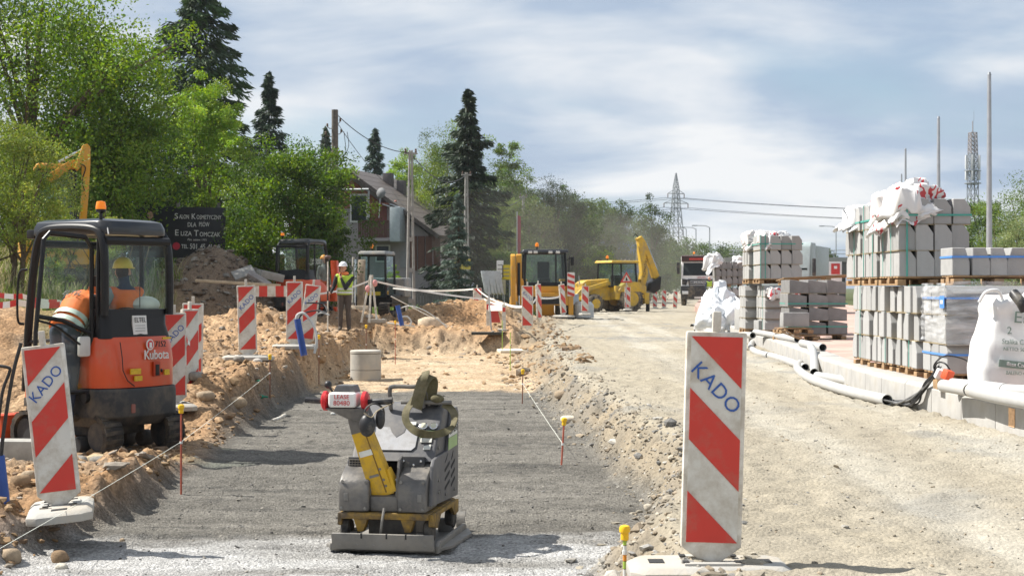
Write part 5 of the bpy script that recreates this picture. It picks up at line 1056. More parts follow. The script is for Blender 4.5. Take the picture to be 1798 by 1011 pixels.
for row in range(2):
    for k in range(4): MB().prism([(-.0 + row * .2, .545 - k * .062), (.15 + row * .17 - (.05 if k == 0 else 0), .585 - k * .062 + (.02 if k == 0 else 0)), (.15 + row * .17 - (.05 if k == 0 else 0), .605 - k * .062), (-.0 + row * .2 + (.05 if k == 0 else 0), .565 - k * .062)], 'x', .3115, .3145).build('louvre', M_HOLE, rs)
MB().prism([(.06, .79), (.35, .815), (.35, .89), (.23, .885)] if False else [(.12, .705), (.40, .715), (.40, .80), (.16, .79)], 'x', .3125, .3145).build('white_sticker', M_STK, rs); MB().prism([(.11, .62), (.40, .632), (.40, .712), (.12, .702)], 'x', .3125, .3142).build('green_sticker', M_GRN, rs)
text_obj('lettering', 'OUT RENT', .062, M_BLK, rs, Matrix.Translation((.3155, .275, .75)) @ Euler((R(90), 0, R(90))).to_matrix().to_4x4() @ Matrix.Rotation(R(3), 4, 'Z'), .0008, sx=.9)
for y_, z_ in ((-.2, .37), (-.2, .45), (.02, .33), (.3, .33), (-.16, .37)): MB().lathe([(.012, 0), (.012, .008), (.004, .009)], 8, (.312, y_, z_), Euler((0, R(90), 0)).to_matrix()).build('bolt', M_PLATE, rs)
# hood with sloped light panel
hd = MB().prism([(-.235, .575), (.40, .60), (.40, .90), (.34, .935), (.12, .935), (.06, .90), (-.19, .625)], 'x', -.285, .287).build('hood', M_SIDE, K, bevel=.018, seg=3)
sl = Vector((0, .25, .275)).normalized(); nrm = Vector((0, -sl.z, sl.y))
def onhood(u, t): p_ = Vector((0, -.19, .625)) + sl * t + nrm * .004; return Vector((u, p_.y, p_.z))
def hoodpoly(uv, th, name, mat, par, off=0):
    m = MB(); n = len(uv); a = [onhood(u, t) + nrm * off for u, t in uv]; b = [q + nrm * th for q in a]; m.add(a + b, [list(range(n))[::-1], list(range(n, 2 * n))] + [(i, (i + 1) % n, n + (i + 1) % n, n + i) for i in range(n)]); return m.build(name, mat, par, smooth=0, bevel=.002 if th > .004 else 0)
hoodpoly([(-.25, .02), (.12, .02), (.145, .05), (.145, .16), (.11, .215), (-.25, .215)], .006, 'light_panel', M_HOOD, hd)
hoodpoly([(-.06, .215), (.06, .215), (.05, .17), (.0, .125), (-.04, .17)], .008, 'dark_diamond', M_SIDE, hd)
hoodpoly([(.16, .13), (.27, .13), (.27, .19), (.16, .19)], .006, 'green_sticker', M_GRN, hd); hoodpoly([(.17, .09), (.25, .09), (.25, .125), (.17, .125)], .006, 'white_sticker', M_STK, hd)
hoodpoly([(.20, .03), (.25, .03), (.25, .075), (.20, .06)], .006, 'white_sticker', M_STK, hd); hoodpoly([(.06, .235), (.12, .235), (.12, .262), (.06, .262)], .006, 'white_sticker', M_STK, hd)
for u in (.175, .245):
    c = onhood(u, .225); Mz = Matrix.Rotation(math.atan2(sl.z, sl.y) , 3, 'X')
    MB().lathe([(.028, 0), (.028, .012), (.022, .014)], 18, c, Mz).build('gauge_rim', M_CHROME, hd); MB().lathe([(.021, 0), (.021, .003)], 18, c + nrm * .0145, Mz).build('gauge_face', M('gauge_cream', (.6, .58, .45), .4), hd)
# front boxes
g = MB().box((-.215, -.25, .535), (.16, .05, .13), (R(-12), 0, 0)).build('front_grille', M_BLKP, K, bevel=.006)
for k in range(7): MB().box((-.215, -.272 - .0 * k, .485 + k * .017), (.14, .014, .005), (R(-12), 0, 0)).build('grille_bar', M_PLATE, g)
for k in range(8): MB().box((-.285 + k * .02, -.273, .535), (.004, .012, .11), (R(-12), 0, 0)).build('grille_bar', M_PLATE, g)
g = MB().box((.15, -.25, .54), (.17, .05, .14), (R(-12), 0, 0)).build('front_box', M_BLKP, K, bevel=.008)
for x_, z_ in ((.09, .49), (.21, .49), (.09, .585), (.21, .585), (.16, .56), (.18, .53)): MB().ell((x_, -.279, z_), (.009, .005, .009), 8, 4).build('bolt', M_CHROME, g)
# drawbar: pivot brackets, yellow box beam, grey casting, control head
for x_ in (-.112, .075): MB().prism([(-.40, .36), (-.30, .36), (-.24, .52), (-.27, .62), (-.33, .60), (-.38, .47)], 'x', x_ - .01, x_ + .01).build('pivot_bracket', M_GREY, K, bevel=.004)
MB().cyl((-.16, -.33, .455), (.12, -.33, .455), .018, n=12).build('pivot_pin', M_CHROME, K)
a, b = Vector((-.03, -.335, .39)), Vector((-.185, -.45, .90)); ax_ = (b - a).normalized(); rt = Vector((1, 0, 0)); rt = (rt - ax_ * rt.dot(ax_)).normalized(); fw = ax_.cross(rt)
def beam(t0, t1, w0, w1, d0, d1, name, mat, par, off=0, bev=.006):
    m = MB(); v = []
    for t, w_, d_ in ((t0, w0, d0), (t1, w1, d1)):
        c = a.lerp(b, t) + rt * off
        v += [c - rt * w_ - fw * d_, c + rt * w_ - fw * d_, c + rt * w_ + fw * d_, c - rt * w_ + fw * d_]
    m.hexa(v); return m.build(name, mat, par, bevel=bev)
db = beam(-.04, .84, .082, .062, .05, .045, 'drawbar', M_YEL, K)
beam(.0, .80, .005, .004, .0515, .0465, 'weld_seam', M('seam_dark', (.2, .11, .02), .7), db, off=.032, bev=0)
beam(.22, .25, .035, .032, .052, .052, 'scratch_plate', M_PLATE, db, off=-.01, bev=0)
beam(-.02, .26, .02, .012, .055, .03, 'side_lug', M_YEL, db, off=.085)
beam(.80, 1.0, .064, .05, .047, .05, 'casting', M_GREY, K)
hc = a.lerp(b, 1.0)
MB().hexa([hc + Vector(v) for v in ((-.05, -.06, -.02), (.06, -.06, -.04), (.06, .06, -.04), (-.05, .06, -.02), (-.20, -.08, .05), (.07, -.08, .05), (.07, .08, .05), (-.20, .08, .05))]).build('head_bracket', M_GREY, K, bevel=.01)
ch = MB().box(hc + Vector((-.075, -.02, .105)), (.19, .15, .10)).build('control_head', M_CWHT, K, bevel=.025, seg=3)
MB().prism([(hc.x - .15, hc.z + .15), (hc.x + .01, hc.z + .15), (hc.x - .01, hc.z + .20), (hc.x - .125, hc.z + .20)], 'y', hc.y - .05, hc.y + .08).build('top_recess', M_SIDE, ch, bevel=.008)
for s, x_ in ((1, .045), (-1, -.185)): MB().lathe([(.05, 0), (.065, .008), (.065, .03), (.05, .04)], 18, hc + Vector((x_, -.02, .095)), Euler((0, R(90 * s), 0)).to_matrix()).build('red_disc', M_CRED, ch)
text_obj('lettering', 'LEASE', .04, M_CRED, ch, face_m(hc + Vector((-.075, -.0965, .125))), .0008); text_obj('lettering', '80480', .045, M_CRED, ch, face_m(hc + Vector((-.075, -.0965, .085))), .0008)
MB().tube([hc + Vector((-.20, -.02, .09)), hc + Vector((-.26, -.03, .095)), hc + Vector((-.34, -.04, .10))], [.016, .020, .019], 10).build('left_grip', M_BLKP, K)
MB().tube([hc + Vector((.08, -.02, .09)), hc + Vector((.16, -.03, .095)), hc + Vector((.25, -.02, .10))], [.016, .022, .026], 10).build('right_grip', M_BLKP, K)
MB().tube([hc + Vector((-.155, .0, .14)), hc + Vector((-.19, .0, .19))], .008, 8).build('throttle_stalk', M_BLKP, K); MB().ell(hc + Vector((-.195, 0, .20)), (.026, .026, .026), 12, 8).build('throttle_knob', M_BLKP, K)
# lifting hoop and bar
MB().tube(bez([(-.08, .05, .90), (-.085, .04, 1.03), (-.06, .04, 1.06), (.06, .04, 1.06), (.16, .05, 1.05), (.19, .06, .93)], 5), .015, 8).build('lifting_hoop', M_GREY, K)
MB().tube([(.0, .02, .955), (.35, .05, .955)], .014, 8).build('cross_tube', M_PLATE, K); MB().box((.14, .04, .96), (.05, .06, .09)).build('hoop_clamp', M_SIDE, K, bevel=.008)
# ---- olive lifting sling slung over it
M_SLING = M('webbing_olive', (.105, .092, .046), .85, var=.2, vs_=30, bump=.4, bs=120, dirt=(.32, .28, .2), da=.3)
SL = empty('lifting_sling', K.location + Vector((0, 0, 1.0)), -R(10), 'olive webbing lifting sling looped over the compactor', 'sling')
def wb(pts, w_, nm, tw=None): 
    pp = bez([Vector(p_) - Vector((0, 0, 1.0)) for p_ in pts], 7); n = len(pp); W = []
    for i in range(n):
        t = (pp[min(i + 1, n - 1)] - pp[max(i - 1, 0)]).normalized(); q = t.cross(Vector((.25 * math.sin(i * .35), -1, .35))).normalized(); q = (q + Vector((0, .55, 0)) * math.sin(i * .21 + .5)).normalized(); W.append(q * w_)
    MB().ribbon(pp, W, .007).build(nm, M_SLING, SL, smooth=30)
wb([(.165, -.03, 1.06), (.10, -.04, .97), (.065, -.10, .90), (.085, -.16, .83), (.16, -.20, .775), (.25, -.19, .755), (.33, -.12, .765), (.375, -.04, .80), (.375, .02, .87), (.335, .05, .92), (.29, .05, .945)], .052, 'sling_loop', ((1, .25, .1), (.2, .5, 1)))
pp = bez([(.12, -.05, -.08), (.165, -.055, .08), (.19, -.02, .13), (.205, .02, .14), (.215, .05, .09), (.19, .05, -.05)], 6); MB().ribbon(pp, Vector((.075, .02, -.03)), .010).build('sling_eye', M_SLING, SL, smooth=40)
pp = bez([(.15, -.04, .02), (.175, -.06, .10), (.185, -.03, .15), (.17, .03, .16), (.15, .05, .05)], 6); MB().ribbon(pp, Vector((.05, .01, .015)), .009).build('sling_fold', M_SLING, SL, smooth=40)
MB().ell((.25, .04, -.02), (.05, .03, .032), 12, 8).build('sling_knot', M_SLING, SL)
# ---- ear defenders hanging from the handle
E_ = empty('ear_defenders', K.location + Vector((0, 0, .9)), -R(10), 'black ear defenders hanging beside the compactor handle', 'ear defenders')
hh = hc - Vector((0, 0, .9))
for c, rr_ in ((Vector((.105, -.12, -.055)), (.055, .05, .075)), (Vector((.175, -.05, -.02)), (.03, .05, .065))): MB().ell(hh + c, rr_, 16, 10).build('ear_cup', M_BLKP, E_)
MB().tube(bez([hh + Vector(v) for v in ((.08, -.12, -.02), (.09, -.1, .05), (.14, -.07, .085), (.19, -.04, .05), (.195, -.03, 0))], 5), .007, 6).build('headband', M_BLKP, E_)
MB().tube(bez([hh + Vector(v) for v in ((.09, -.15, .03), (.14, -.14, -.0), (.17, -.1, .04), (.26, -.02, .09))], 5), .004, 5).build('cord', M('cord_tan', (.4, .33, .22), .8), E_)
# ---- hoses, bolts and small fittings
for k, (dx, r_) in enumerate(((.05, .011), (.02, .008), (-.05, .009))):
    q = [hc + Vector((dx, .06, -.03)), a.lerp(b, .6) + rt * dx * .8 - fw * -.062, a.lerp(b, .25) + rt * dx + fw * .066, Vector((dx - .02, -.22, .47)), Vector((dx, -.06, .46))]
    MB().tube(bez(q, 6), r_, 8).build('hose', M_RUB, K)
MB().tube(bez([(.06, -.30, .40), (.10, -.36, .37), (.09, -.30, .33)], 5), .009, 6).build('hose', M_RUB, K)
for x_ in (-.29, -.13, .11, .26):
    for z_ in (.285, .46): MB().lathe([(.011, 0), (.011, .007), (.005, .009)], 6, (x_, -.441 if z_ < .4 else -.423, z_), Euler((R(90), 0, 0)).to_matrix()).build('bolt', M_PLATE, K)
for x_ in (-.26, .24): MB().box((x_, -.444, .36), (.03, .006, .05)).build('wear_plate', M_PLATE, K, bevel=.002)
for k in range(6): MB().lathe([(.009, 0), (.009, .006)], 6, (-.29 + k * .115, -.478, .055), Euler((R(80), 0, 0)).to_matrix()).build('plate_bolt', M_PLATE, pl)
for t in (.08, .16, .30): 
    c_ = a.lerp(b, t) - fw * .051; MB().ell(c_ + rt * .045, (.009, .006, .009), 8, 4).build('bolt', M_PLATE, db)
beam(.50, .57, .045, .044, .0525, .0515, 'type_plate', M_STK, db, off=-.012, bev=0)
MB().box((.18, .1, .945), (.16, .10, .03)).build('filler_cap', M_BLKP, hd, bevel=.01); MB().tube(bez([(-.24, .1, .90), (-.27, .02, .93), (-.24, -.06, .86), (-.20, -.14, .70)], 5), .011, 8).build('exhaust_pipe', M_PLATE, K)
for y_ in (-.1, .15, .35): MB().lathe([(.012, 0), (.012, .008)], 6, (.288, y_, .66), Euler((0, R(90), 0)).to_matrix()).build('bolt', M_PLATE, hd)
# ================================================================ mini excavators
M_ORG = M('machine_orange', (.60, .075, .018), .35, var=.06, coat=.3, dirt=(.30, .2, .12), da=.16, ds=3); M_CABB = M('cab_black', (.010, .010, .011), .38, var=.15, spec=.3, dirt=(.10, .085, .065), da=.06, ds=4); M_CW = M('counterweight', (.030, .031, .034), .6, var=.2, dirt=(.17, .135, .095), da=.3, ds=3)
M_ROOFB = M('roof_black', (.022, .024, .028), .3, var=.1, coat=.3); M_TRACK = M('track_rubber', (.022, .021, .02), .85, var=.2, dirt=(.17, .13, .09), da=.36, ds=5); M_SEAT = M('seat_black', (.02, .022, .02), .7); M_LENS = M('beacon_orange', (.75, .20, .01), .3, emit=.25); M_TRIM = M('trim_grey', (.5, .5, .48), .5)
G_CAB = glass('cab_glass', (.94, .985, .96), 1.0)
def plan(w_, yr, yf, r_=.22, bulge=.05, n=8):
    pts = [(w_, yf)]
    for k in range(n + 1):
        a = k / n * math.pi / 2; pts.append((w_ - r_ + r_ * math.cos(a), yr + r_ - r_ * math.sin(a)))
    for k in range(1, 4): x_ = (w_ - r_) * (1 - 2 * k / 4); pts.append((x_, yr - bulge * (1 - (x_ / (w_ - r_)) ** 2)))
    for k in range(n + 1):
        a = (1 - k / n) * math.pi / 2; pts.append((-(w_ - r_) - r_ * math.cos(a), yr + r_ - r_ * math.sin(a)))
    return pts + [(-w_, yf)]
def track(parent, x_, L_, h, w_):
    t = MB(); r_ = h / 2; path = []
    for k in range(9): a = -math.pi / 2 + math.pi * k / 8; path.append((L_ / 2 - r_ + r_ * math.cos(a), r_ + r_ * math.sin(a)))
    for k in range(9): a = math.pi / 2 + math.pi * k / 8; path.append((-(L_ / 2 - r_) + r_ * math.cos(a), r_ + r_ * math.sin(a)))
    inner = [(y_ * .93, r_ + (z_ - r_) * .86) for y_, z_ in path]; n = len(path)
    v = [(x_ + s * w_ / 2, y_, z_) for s in (-1, 1) for y_, z_ in path] + [(x_ + s * w_ / 2, y_, z_) for s in (-1, 1) for y_, z_ in inner]; f = []
    for i in range(n):
        j = (i + 1) % n; f += [(i, j, n + j, n + i), (2 * n + j, 2 * n + i, 3 * n + i, 3 * n + j), (j, i, 2 * n + i, 2 * n + j), (n + i, n + j, 3 * n + j, 3 * n + i)]
    tr = t.add(v, f).build('track', M_TRACK, parent, bevel=0)
    # lugs all round
    per = []; 
    for i in range(n):
        a, b = Vector((0, *path[i])), Vector((0, *path[(i + 1) % n])); k = max(1, round((b - a).length / .075))
        per += [(a.lerp(b, (q + .5) / k), (b - a).normalized()) for q in range(k)]
    lug = MB().box((0, 0, 0), (w_ * .98, .042, .026)); me = lug.build('lug', M_TRACK, None); d = me.data; bpy.data.objects.remove(me)
    for p_, dr in per: mobj('lug', d, tr, (x_, p_.y, p_.z), (math.atan2(dr.z, dr.y), 0, 0))
    for y_, rr in ((L_ / 2 - r_, r_ * .82), (-(L_ / 2 - r_), r_ * .82), (0, r_ * .42), (.28, r_ * .42), (-.28, r_ * .42)):
        zz = r_ if rr > r_ * .6 else r_ * .56
        MB().lathe([(.03, -w_ * .36), (rr * .8, -w_ * .36), (rr, -w_ * .2), (rr, w_ * .2), (rr * .8, w_ * .36), (.03, w_ * .36)], 16, (x_, y_, zz), Euler((0, R(90), 0)).to_matrix()).build('sprocket' if rr > r_ * .6 else 'roller', M_CW, parent)
def mini_excavator(loc, rz, label, door=True, text=True, under=0, boom=True):
    E = empty('mini_excavator', loc, rz, label, 'excavator', 'mini excavators')
    for s in (-1, 1): track(E, s * .47, 1.62, .42, .25)
    MB().box((0, 0, .30), (.72, .8, .22)).build('undercarriage', M_CW, E, bevel=.03); MB().cyl((0, 0, .40), (0, 0, .5), .3, n=24).build('slew_ring', M_CW, E)
    bl = MB().prism([(1.0, .08), (1.08, .06), (1.03, .22), (1.06, .38), (.98, .36), (.95, .2)], 'x', -.6, .6).build('dozer_blade', M_ORG, E, bevel=.01)
    for s in (-.3, .3): MB().box((s, .72, .22), (.08, .6, .1)).build('blade_arm', M_ORG, bl)
    # house: deck, counterweight, hood
    MB().prism(plan(.56, -.60, .62, .22), 'z', .47, .56).build('deck', M_CW, E, bevel=.01)
    cw = MB(); pl_ = plan(.60, -.80, -.05, .24); n = len(pl_); v = [(x_ * .90, y_ * .86, .30) for x_, y_ in pl_] + [(x_, y_, .40) for x_, y_ in pl_] + [(x_, y_, .64) for x_, y_ in pl_] + [(x_ * .99, y_ * .985, .68) for x_, y_ in pl_]
    cw.add(v, [list(range(n))[::-1], list(range(3 * n, 4 * n))] + [(r_ * n + i, r_ * n + (i + 1) % n, (r_ + 1) * n + (i + 1) % n, (r_ + 1) * n + i) for r_ in range(3) for i in range(n)]); cwo = cw.build('counterweight', M_CW, E, bevel=.012)
    for s in (-1, 1): MB().lathe([(.03, 0), (.055, 0), (.06, .03), (.06, .06)], 14, (s * .60, -.50, .60), Euler((0, R(90 * s), 0)).to_matrix()).build('tie_down', M_CABB, cwo)
    MB().box((-.22, -.825, .48), (.055, .03, .09)).build('tow_eye', M('rusty', (.25, .1, .08), .7), cwo, bevel=.012)
    hd_ = MB(); pl_ = plan(.585, -.775, .0, .26); n = len(pl_); v = [(x_, y_, .685) for x_, y_ in pl_] + [(x_, y_, .95) for x_, y_ in pl_] + [(x_ * .985, y_ * .97, 1.10) for x_, y_ in pl_] + [(x_ * .95, y_ * .92, 1.185) for x_, y_ in pl_]
    hd_.add(v, [list(range(n))[::-1], list(range(3 * n, 4 * n))] + [(r_ * n + i, r_ * n + (i + 1) % n, (r_ + 1) * n + (i + 1) % n, (r_ + 1) * n + i) for r_ in range(3) for i in range(n)]); ho = hd_.build('engine_hood', M_ORG, E, bevel=.008)
    MB().prism([(-.06, .56), (.58, .56), (.58, .80), (.40, .98), (.10, 1.12), (-.06, 1.12)], 'x', -.575, -.535).build('side_panel', M_ORG, E, bevel=.012); MB().prism([(-.06, .56), (.58, .56), (.58, .80), (.40, .98), (.10, 1.12), (-.06, 1.12)], 'x', .535, .575).build('side_panel', M_ORG, E, bevel=.012)
    MB().prism([(.12, .62), (.40, .62), (.40, .78), (.26, .88), (.12, .86)], 'x', -.581, -.576).build('vent_recess', M_HOLE, E)
    # panel seam and catch on the hood rear
    yr = -.835
    MB().box((.12, yr - .003, .86), (.10, .03, .15)).build('hood_catch_recess', M('orange_dark', (.38, .04, .01), .5), ho, bevel=.006); MB().box((.12, yr - .016, .85), (.055, .02, .11)).build('hood_catch', M_CABB, ho, bevel=.004); MB().ell((.21, yr + .01, .84), (.015, .015, .02), 8, 6).build('key_hole', M_CABB, ho)
    for pts in (((-.40, 1.14), (-.37, .98), (-.36, .86), (-.30, .76), (-.2, .70)),):
        MB().tube([Vector((x_, -.80 - .03 * (1 - (x_ / .5) ** 2), z_)) for x_, z_ in pts], .006, 6).build('hood_seam', M_HOLE, ho)
    MS = M('warn_yellow', (.62, .40, .02), .5, var=.2, vs_=60)
    for x_, z_, w_, h_ in ((-.19, .845, .15, .055), (-.15, .775, .11, .05), (.30, .82, .075, .055), (.30, 1.165, .13, .02)): MB().box((x_, yr + (.02 if abs(x_) > .25 else .004), z_), (w_, .02, h_)).build('warning_sticker', MS, ho)
    if text:
        text_obj('lettering', 'Kubota', .135, M_CWHT, ho, face_m((.12, yr - .004, 1.0)), .006, sx=.95)
        MB().lathe([(.055, 0), (.055, .012)], 20, (.03, yr + .012, 1.105), Euler((R(90), 0, 0)).to_matrix()).build('badge', M_CWHT, ho); MB().lathe([(.043, 0), (.043, .014)], 20, (.03, yr + .012, 1.105), Euler((R(90), 0, 0)).to_matrix()).build('badge_ring', M_CRED, ho); MB().box((.03, yr - .004, 1.10), (.035, .01, .055)).build('badge_mark', M_CWHT, ho)
        text_obj('lettering', '7152', .085, M_BLK, ho, face_m((.19, yr + .004, 1.105)), .004)
    # cab: lower rear band, pillars, roof, panes
    band = MB(); pl_ = plan(.50, -.66, -.20, .12, .02); n = len(pl_); v = [(x_ * 1.06, y_ * 1.06, 1.17) for x_, y_ in pl_] + [(x_, y_, 1.30) for x_, y_ in pl_] + [(x_ * .99, y_, 1.46) for x_, y_ in pl_]
    bo = band.add(v, [list(range(n))[::-1], list(range(2 * n, 3 * n))] + [(r_ * n + i, r_ * n + (i + 1) % n, (r_ + 1) * n + (i + 1) % n, (r_ + 1) * n + i) for r_ in range(2) for i in range(n)]).build('cab_rear_band', M_CABB, E, bevel=.01)
    if text:
        MB().box((.0, -.688, 1.30), (.21, .02, .19), (R(-6), 0, 0)).build('paper_notice', M_CWHT, bo); text_obj('lettering', 'ELTEL', .068, M_BLK, bo, face_m((.0, -.703, 1.35), (R(84), 0, 0)), .001)
        for k in range(3): MB().box((0, -.6995 - .003 * k, 1.295 - .026 * k), (.15, .004, .005), (R(-6), 0, 0)).build('text_line', M('faint_print', (.25, .25, .25), .7, var=0), bo)
    for s in (-1, 1):
        MB().tube(bez([(s * .50, .66, .62), (s * .495, .62, 1.2), (s * .485, .53, 1.9), (s * .475, .46, 2.16), (s * .47, .34, 2.25), (s * .47, 0, 2.27), (s * .47, -.44, 2.25), (s * .475, -.58, 2.19), (s * .485, -.645, 2.05), (s * .49, -.665, 1.7), (s * .49, -.66, 1.4)], 4), .048, 10).build('side_frame', M_CABB, E)
        MB().tube([(s * .49, -.20 if s > 0 else -.55, 1.2), (s * .478, -.22 if s > 0 else -.56, 2.24)], .028, 8).build('pillar', M_CABB, E)
        MB().tube([(s * .50, .64, .80), (s * .50, -.2, .62)], .03, 8).build('sill', M_CABB, E)
    MB().tube([(-.48, -.655, 2.14), (.48, -.655, 2.14)], .045, 8).build('rear_header', M_CABB, E); MB().tube([(-.475, .48, 2.12), (.475, .48, 2.12)], .04, 8).build('front_header', M_CABB, E); MB().tube([(-.49, .645, .9), (.49, .645, .9)], .03, 8).build('front_sill', M_CABB, E)
    rfm = MB(); pl_ = plan(.50, -.66, .52, .14, .03); n = len(pl_); v = [(x_, y_, 2.20) for x_, y_ in pl_] + [(x_, y_, 2.27) for x_, y_ in pl_] + [(x_ * .95, y_ * .95, 2.335) for x_, y_ in pl_] + [(x_ * .8, y_ * .8, 2.36) for x_, y_ in pl_]
    ro_ = rfm.add(v, [list(range(n))[::-1], list(range(3 * n, 4 * n))] + [(r_ * n + i, r_ * n + (i + 1) % n, (r_ + 1) * n + (i + 1) % n, (r_ + 1) * n + i) for r_ in range(3) for i in range(n)]).build('roof', M_ROOFB, E, bevel=.012, smooth=50)
    MB().box((0, -.672, 1.79), (.90, .008, .66), (R(-.5), 0, 0)).build('rear_pane', G_CAB, E); MB().box((.483, .13, 1.68), (.008, .72, .98)).build('side_pane', G_CAB, E); MB().box((.485, -.42, 1.75), (.008, .40, .82)).build('side_pane', G_CAB, E)
    MB().box((0, .575, 1.58), (.90, .008, 1.06), (R(7), 0, 0)).build('front_pane', G_CAB, E)
    MB().tube([(.03, -.664, 1.47), (.03, -.664, 2.1)], .006, 6).build('wiper', M_CABB, E)
    # beacon
    b_ = MB().lathe([(.05, 0), (.05, .02), (.02, .04), (.018, .11), (.055, .13), (.055, .15)], 16, (-.40, -.50, 2.30)).build('beacon_stand', M_CABB, E)
    MB().lathe([(.056, 0), (.058, .02), (.052, .055), (.045, .075), (.01, .08)], 18, (-.40, -.50, 2.452)).build('beacon_lens', M_LENS, b_); MB().tube(bez([(-.40, -.55, 2.3), (-.42, -.62, 2.28), (-.45, -.68, 2.2)], 4), .008, 6).build('beacon_cable', M_TRIM, b_)
    MB().box((-.40, .64, 2.22), (.10, .14, .09)).build('work_light', M_CABB, E, bevel=.015); MB().tube(bez([(-.52, .66, 1.3), (-.58, .70, 1.36), (-.58, .68, 1.8), (-.52, .60, 1.86)], 5), .014, 8).build('grab_handle', M_CABB, E)
    MB().tube([(-.48, .40, 2.18), (-.49, .50, 1.75)], .01, 6).build('gas_strut', M_CABB, E); MB().tube([(-.5, .62, 1.12), (-.49, -.02, 1.16)], .018, 8).build('door_bar', M_CABB, E)
    # inside
    MB().box((.10, -.20, 1.02), (.44, .46, .14)).build('seat', M_SEAT, E, bevel=.04); MB().box((.10, -.45, 1.26), (.42, .10, .44), (R(10), 0, 0)).build('seat_back', M_SEAT, E, bevel=.05)
    for s in (-1, 1): MB().box((s * .34, -.05, 1.08), (.15, .5, .2)).build('console', M_SEAT, E, bevel=.03); MB().tube([(s * .34, .12, 1.15), (s * .33, .16, 1.34)], .012, 6).build('lever', M_CABB, E); MB().ell((s * .33, .165, 1.37), (.024, .024, .045)).build('lever_knob', M_CABB, E)
    if text: MB().ell((.27, -.5, 1.50), (.20, .12, .09), 14, 8).build('clear_bag', M('bag_clear', (.6, .6, .57), .3), E)
    if door:
        D = empty('door', (-.53, -.52, 0), R(82)); D.parent = E          # hinged at the rear pillar, swung out
        fr = [(0, .02, .66), (0, .02, 2.06), (0, .10, 2.17), (0, .55, 2.20), (0, .62, 2.14), (0, .72, 1.25), (0, .74, .66), (0, .02, .66)]
        MB().tube(fr, .026, 8).build('door_frame', M_CABB, D); MB().tube([(0, .02, 1.22), (0, .40, 1.36), (0, .70, 1.40)], .022, 8).build('mid_rail', M_CABB, D)
        MB().prism([(.03, 1.24), (.40, 1.37), (.69, 1.40), (.61, 2.12), (.55, 2.18), (.10, 2.15), (.04, 2.05)], 'x', -.003, .003).build('upper_pane', G_CAB, D); MB().prism([(.03, .68), (.72, .68), (.70, 1.38), (.40, 1.34), (.03, 1.20)], 'x', -.003, .003).build('lower_pane', G_CAB, D)
        MB().box((-.03, .14, 1.10), (.06, .15, .20)).build('door_lock', M_TRIM, D, bevel=.03); MB().tube(bez([(-.03, .70, 1.36), (-.05, .5, 1.30), (-.05, .25, 1.15), (-.04, .15, 1.1)], 5), .012, 6).build('door_handle', M_CABB, D)
    else: MB().box((-.487, .15, 1.55), (.008, .72, 1.15)).build('door_pane', G_CAB, E); MB().box((-.5, .2, .9), (.02, .75, .4)).build('door_lower', M_CABB, E)
    if boom:
        bm_ = MB().prism([(.70, .50), (.85, .50), (1.05, .66), (1.30, .72), (1.28, .82), (1.0, .80), (.78, .68)], 'x', .10, .30).build('boom', M_ORG, E, bevel=.015)
        MB().prism([(1.24, .86), (1.36, .80), (1.25, .35), (1.16, .35)], 'x', .12, .28).build('stick', M_ORG, E, bevel=.01); MB().cyl((.2, .8, .6), (.2, 1.2, .7), .035, n=10).build('boom_cylinder', M_CHROME, E)
        MB().prism([(1.10, .40), (1.26, .42), (1.35, .2), (1.25, .06), (1.08, .06), (1.05, .2)], 'x', .0, .40).build('bucket', M_CW, E, bevel=.015); MB().box((0, .85, .55), (.26, .35, .26)).build('swing_post', M_ORG, E, bevel=.02)
    return E
kb = P(172, 795, 16.6)
KUB = mini_excavator((kb.x, 16.6, -.45), R(57), 'orange and black mini excavator with its door open, beside the trench')
KUB.scale = (.92, .90, 1.035)
k2 = P(528, 560, 45); K2 = mini_excavator((k2.x, 45.5, k2.z - .05), R(-20), 'small black cabbed mini excavator behind the pair of boards', door=False, text=False, boom=False)
MB().prism([(.85, .55), (1.05, .55), (1.25, 1.0), (1.05, 1.75), (.92, 1.75), (1.0, 1.05)], 'x', .42, .62).build('boom', M_ORG, K2, bevel=.015)
# ================================================================ concrete kerb blocks on pallets
M_BLK1 = M('block_concrete', (.362, .360, .352), .92, orand=.16, var=.14, vs_=5, bump=.35, bs=60, dirt=(.27, .26, .245), da=.22, ds=5); M_BLK2 = M('block_dark', (.22, .215, .21), .92, orand=.15, var=.16, vs_=5, bump=.35, bs=60, dirt=(.16, .16, .16), da=.25, ds=4)
M_PAL = M('pallet_wood', (.36, .23, .12), .85, var=.25, vs_=7, bump=.3, bs=40, dirt=(.20, .14, .09), da=.35); M_STRG = M('strap_green', (.06, .33, .27), .4); M_STRB = M('strap_blue', (.09, .26, .66), .4)
def film_mat(name, col, a=.55):
    m = M(name, col, .22, var=.1, vs_=3, spec=.5); b = m.node_tree.nodes['Principled BSDF']
    t = m.node_tree; n = t.nodes.new('ShaderNodeTexNoise'); n.inputs['Scale'].default_value = 3.5; n.inputs['Detail'].default_value = 5; tcn = t.nodes.new('ShaderNodeTexCoord'); mp = t.nodes.new('ShaderNodeMapping'); mp.inputs['Scale'].default_value = (1, 1, 5)
    t.links.new(tcn.outputs['Object'], mp.inputs[0]); t.links.new(mp.outputs[0], n.inputs['Vector']); mr = t.nodes.new('ShaderNodeMapRange'); mr.inputs[1].default_value = .35; mr.inputs[2].default_value = .68; mr.inputs[3].default_value = a - .3; mr.inputs[4].default_value = a + .3
    t.links.new(n.outputs['Fac'], mr.inputs[0]); t.links.new(mr.outputs[0], b.inputs['Alpha']); return m
M_WRAP = film_mat('stretch_film', (.72, .74, .76), .34)
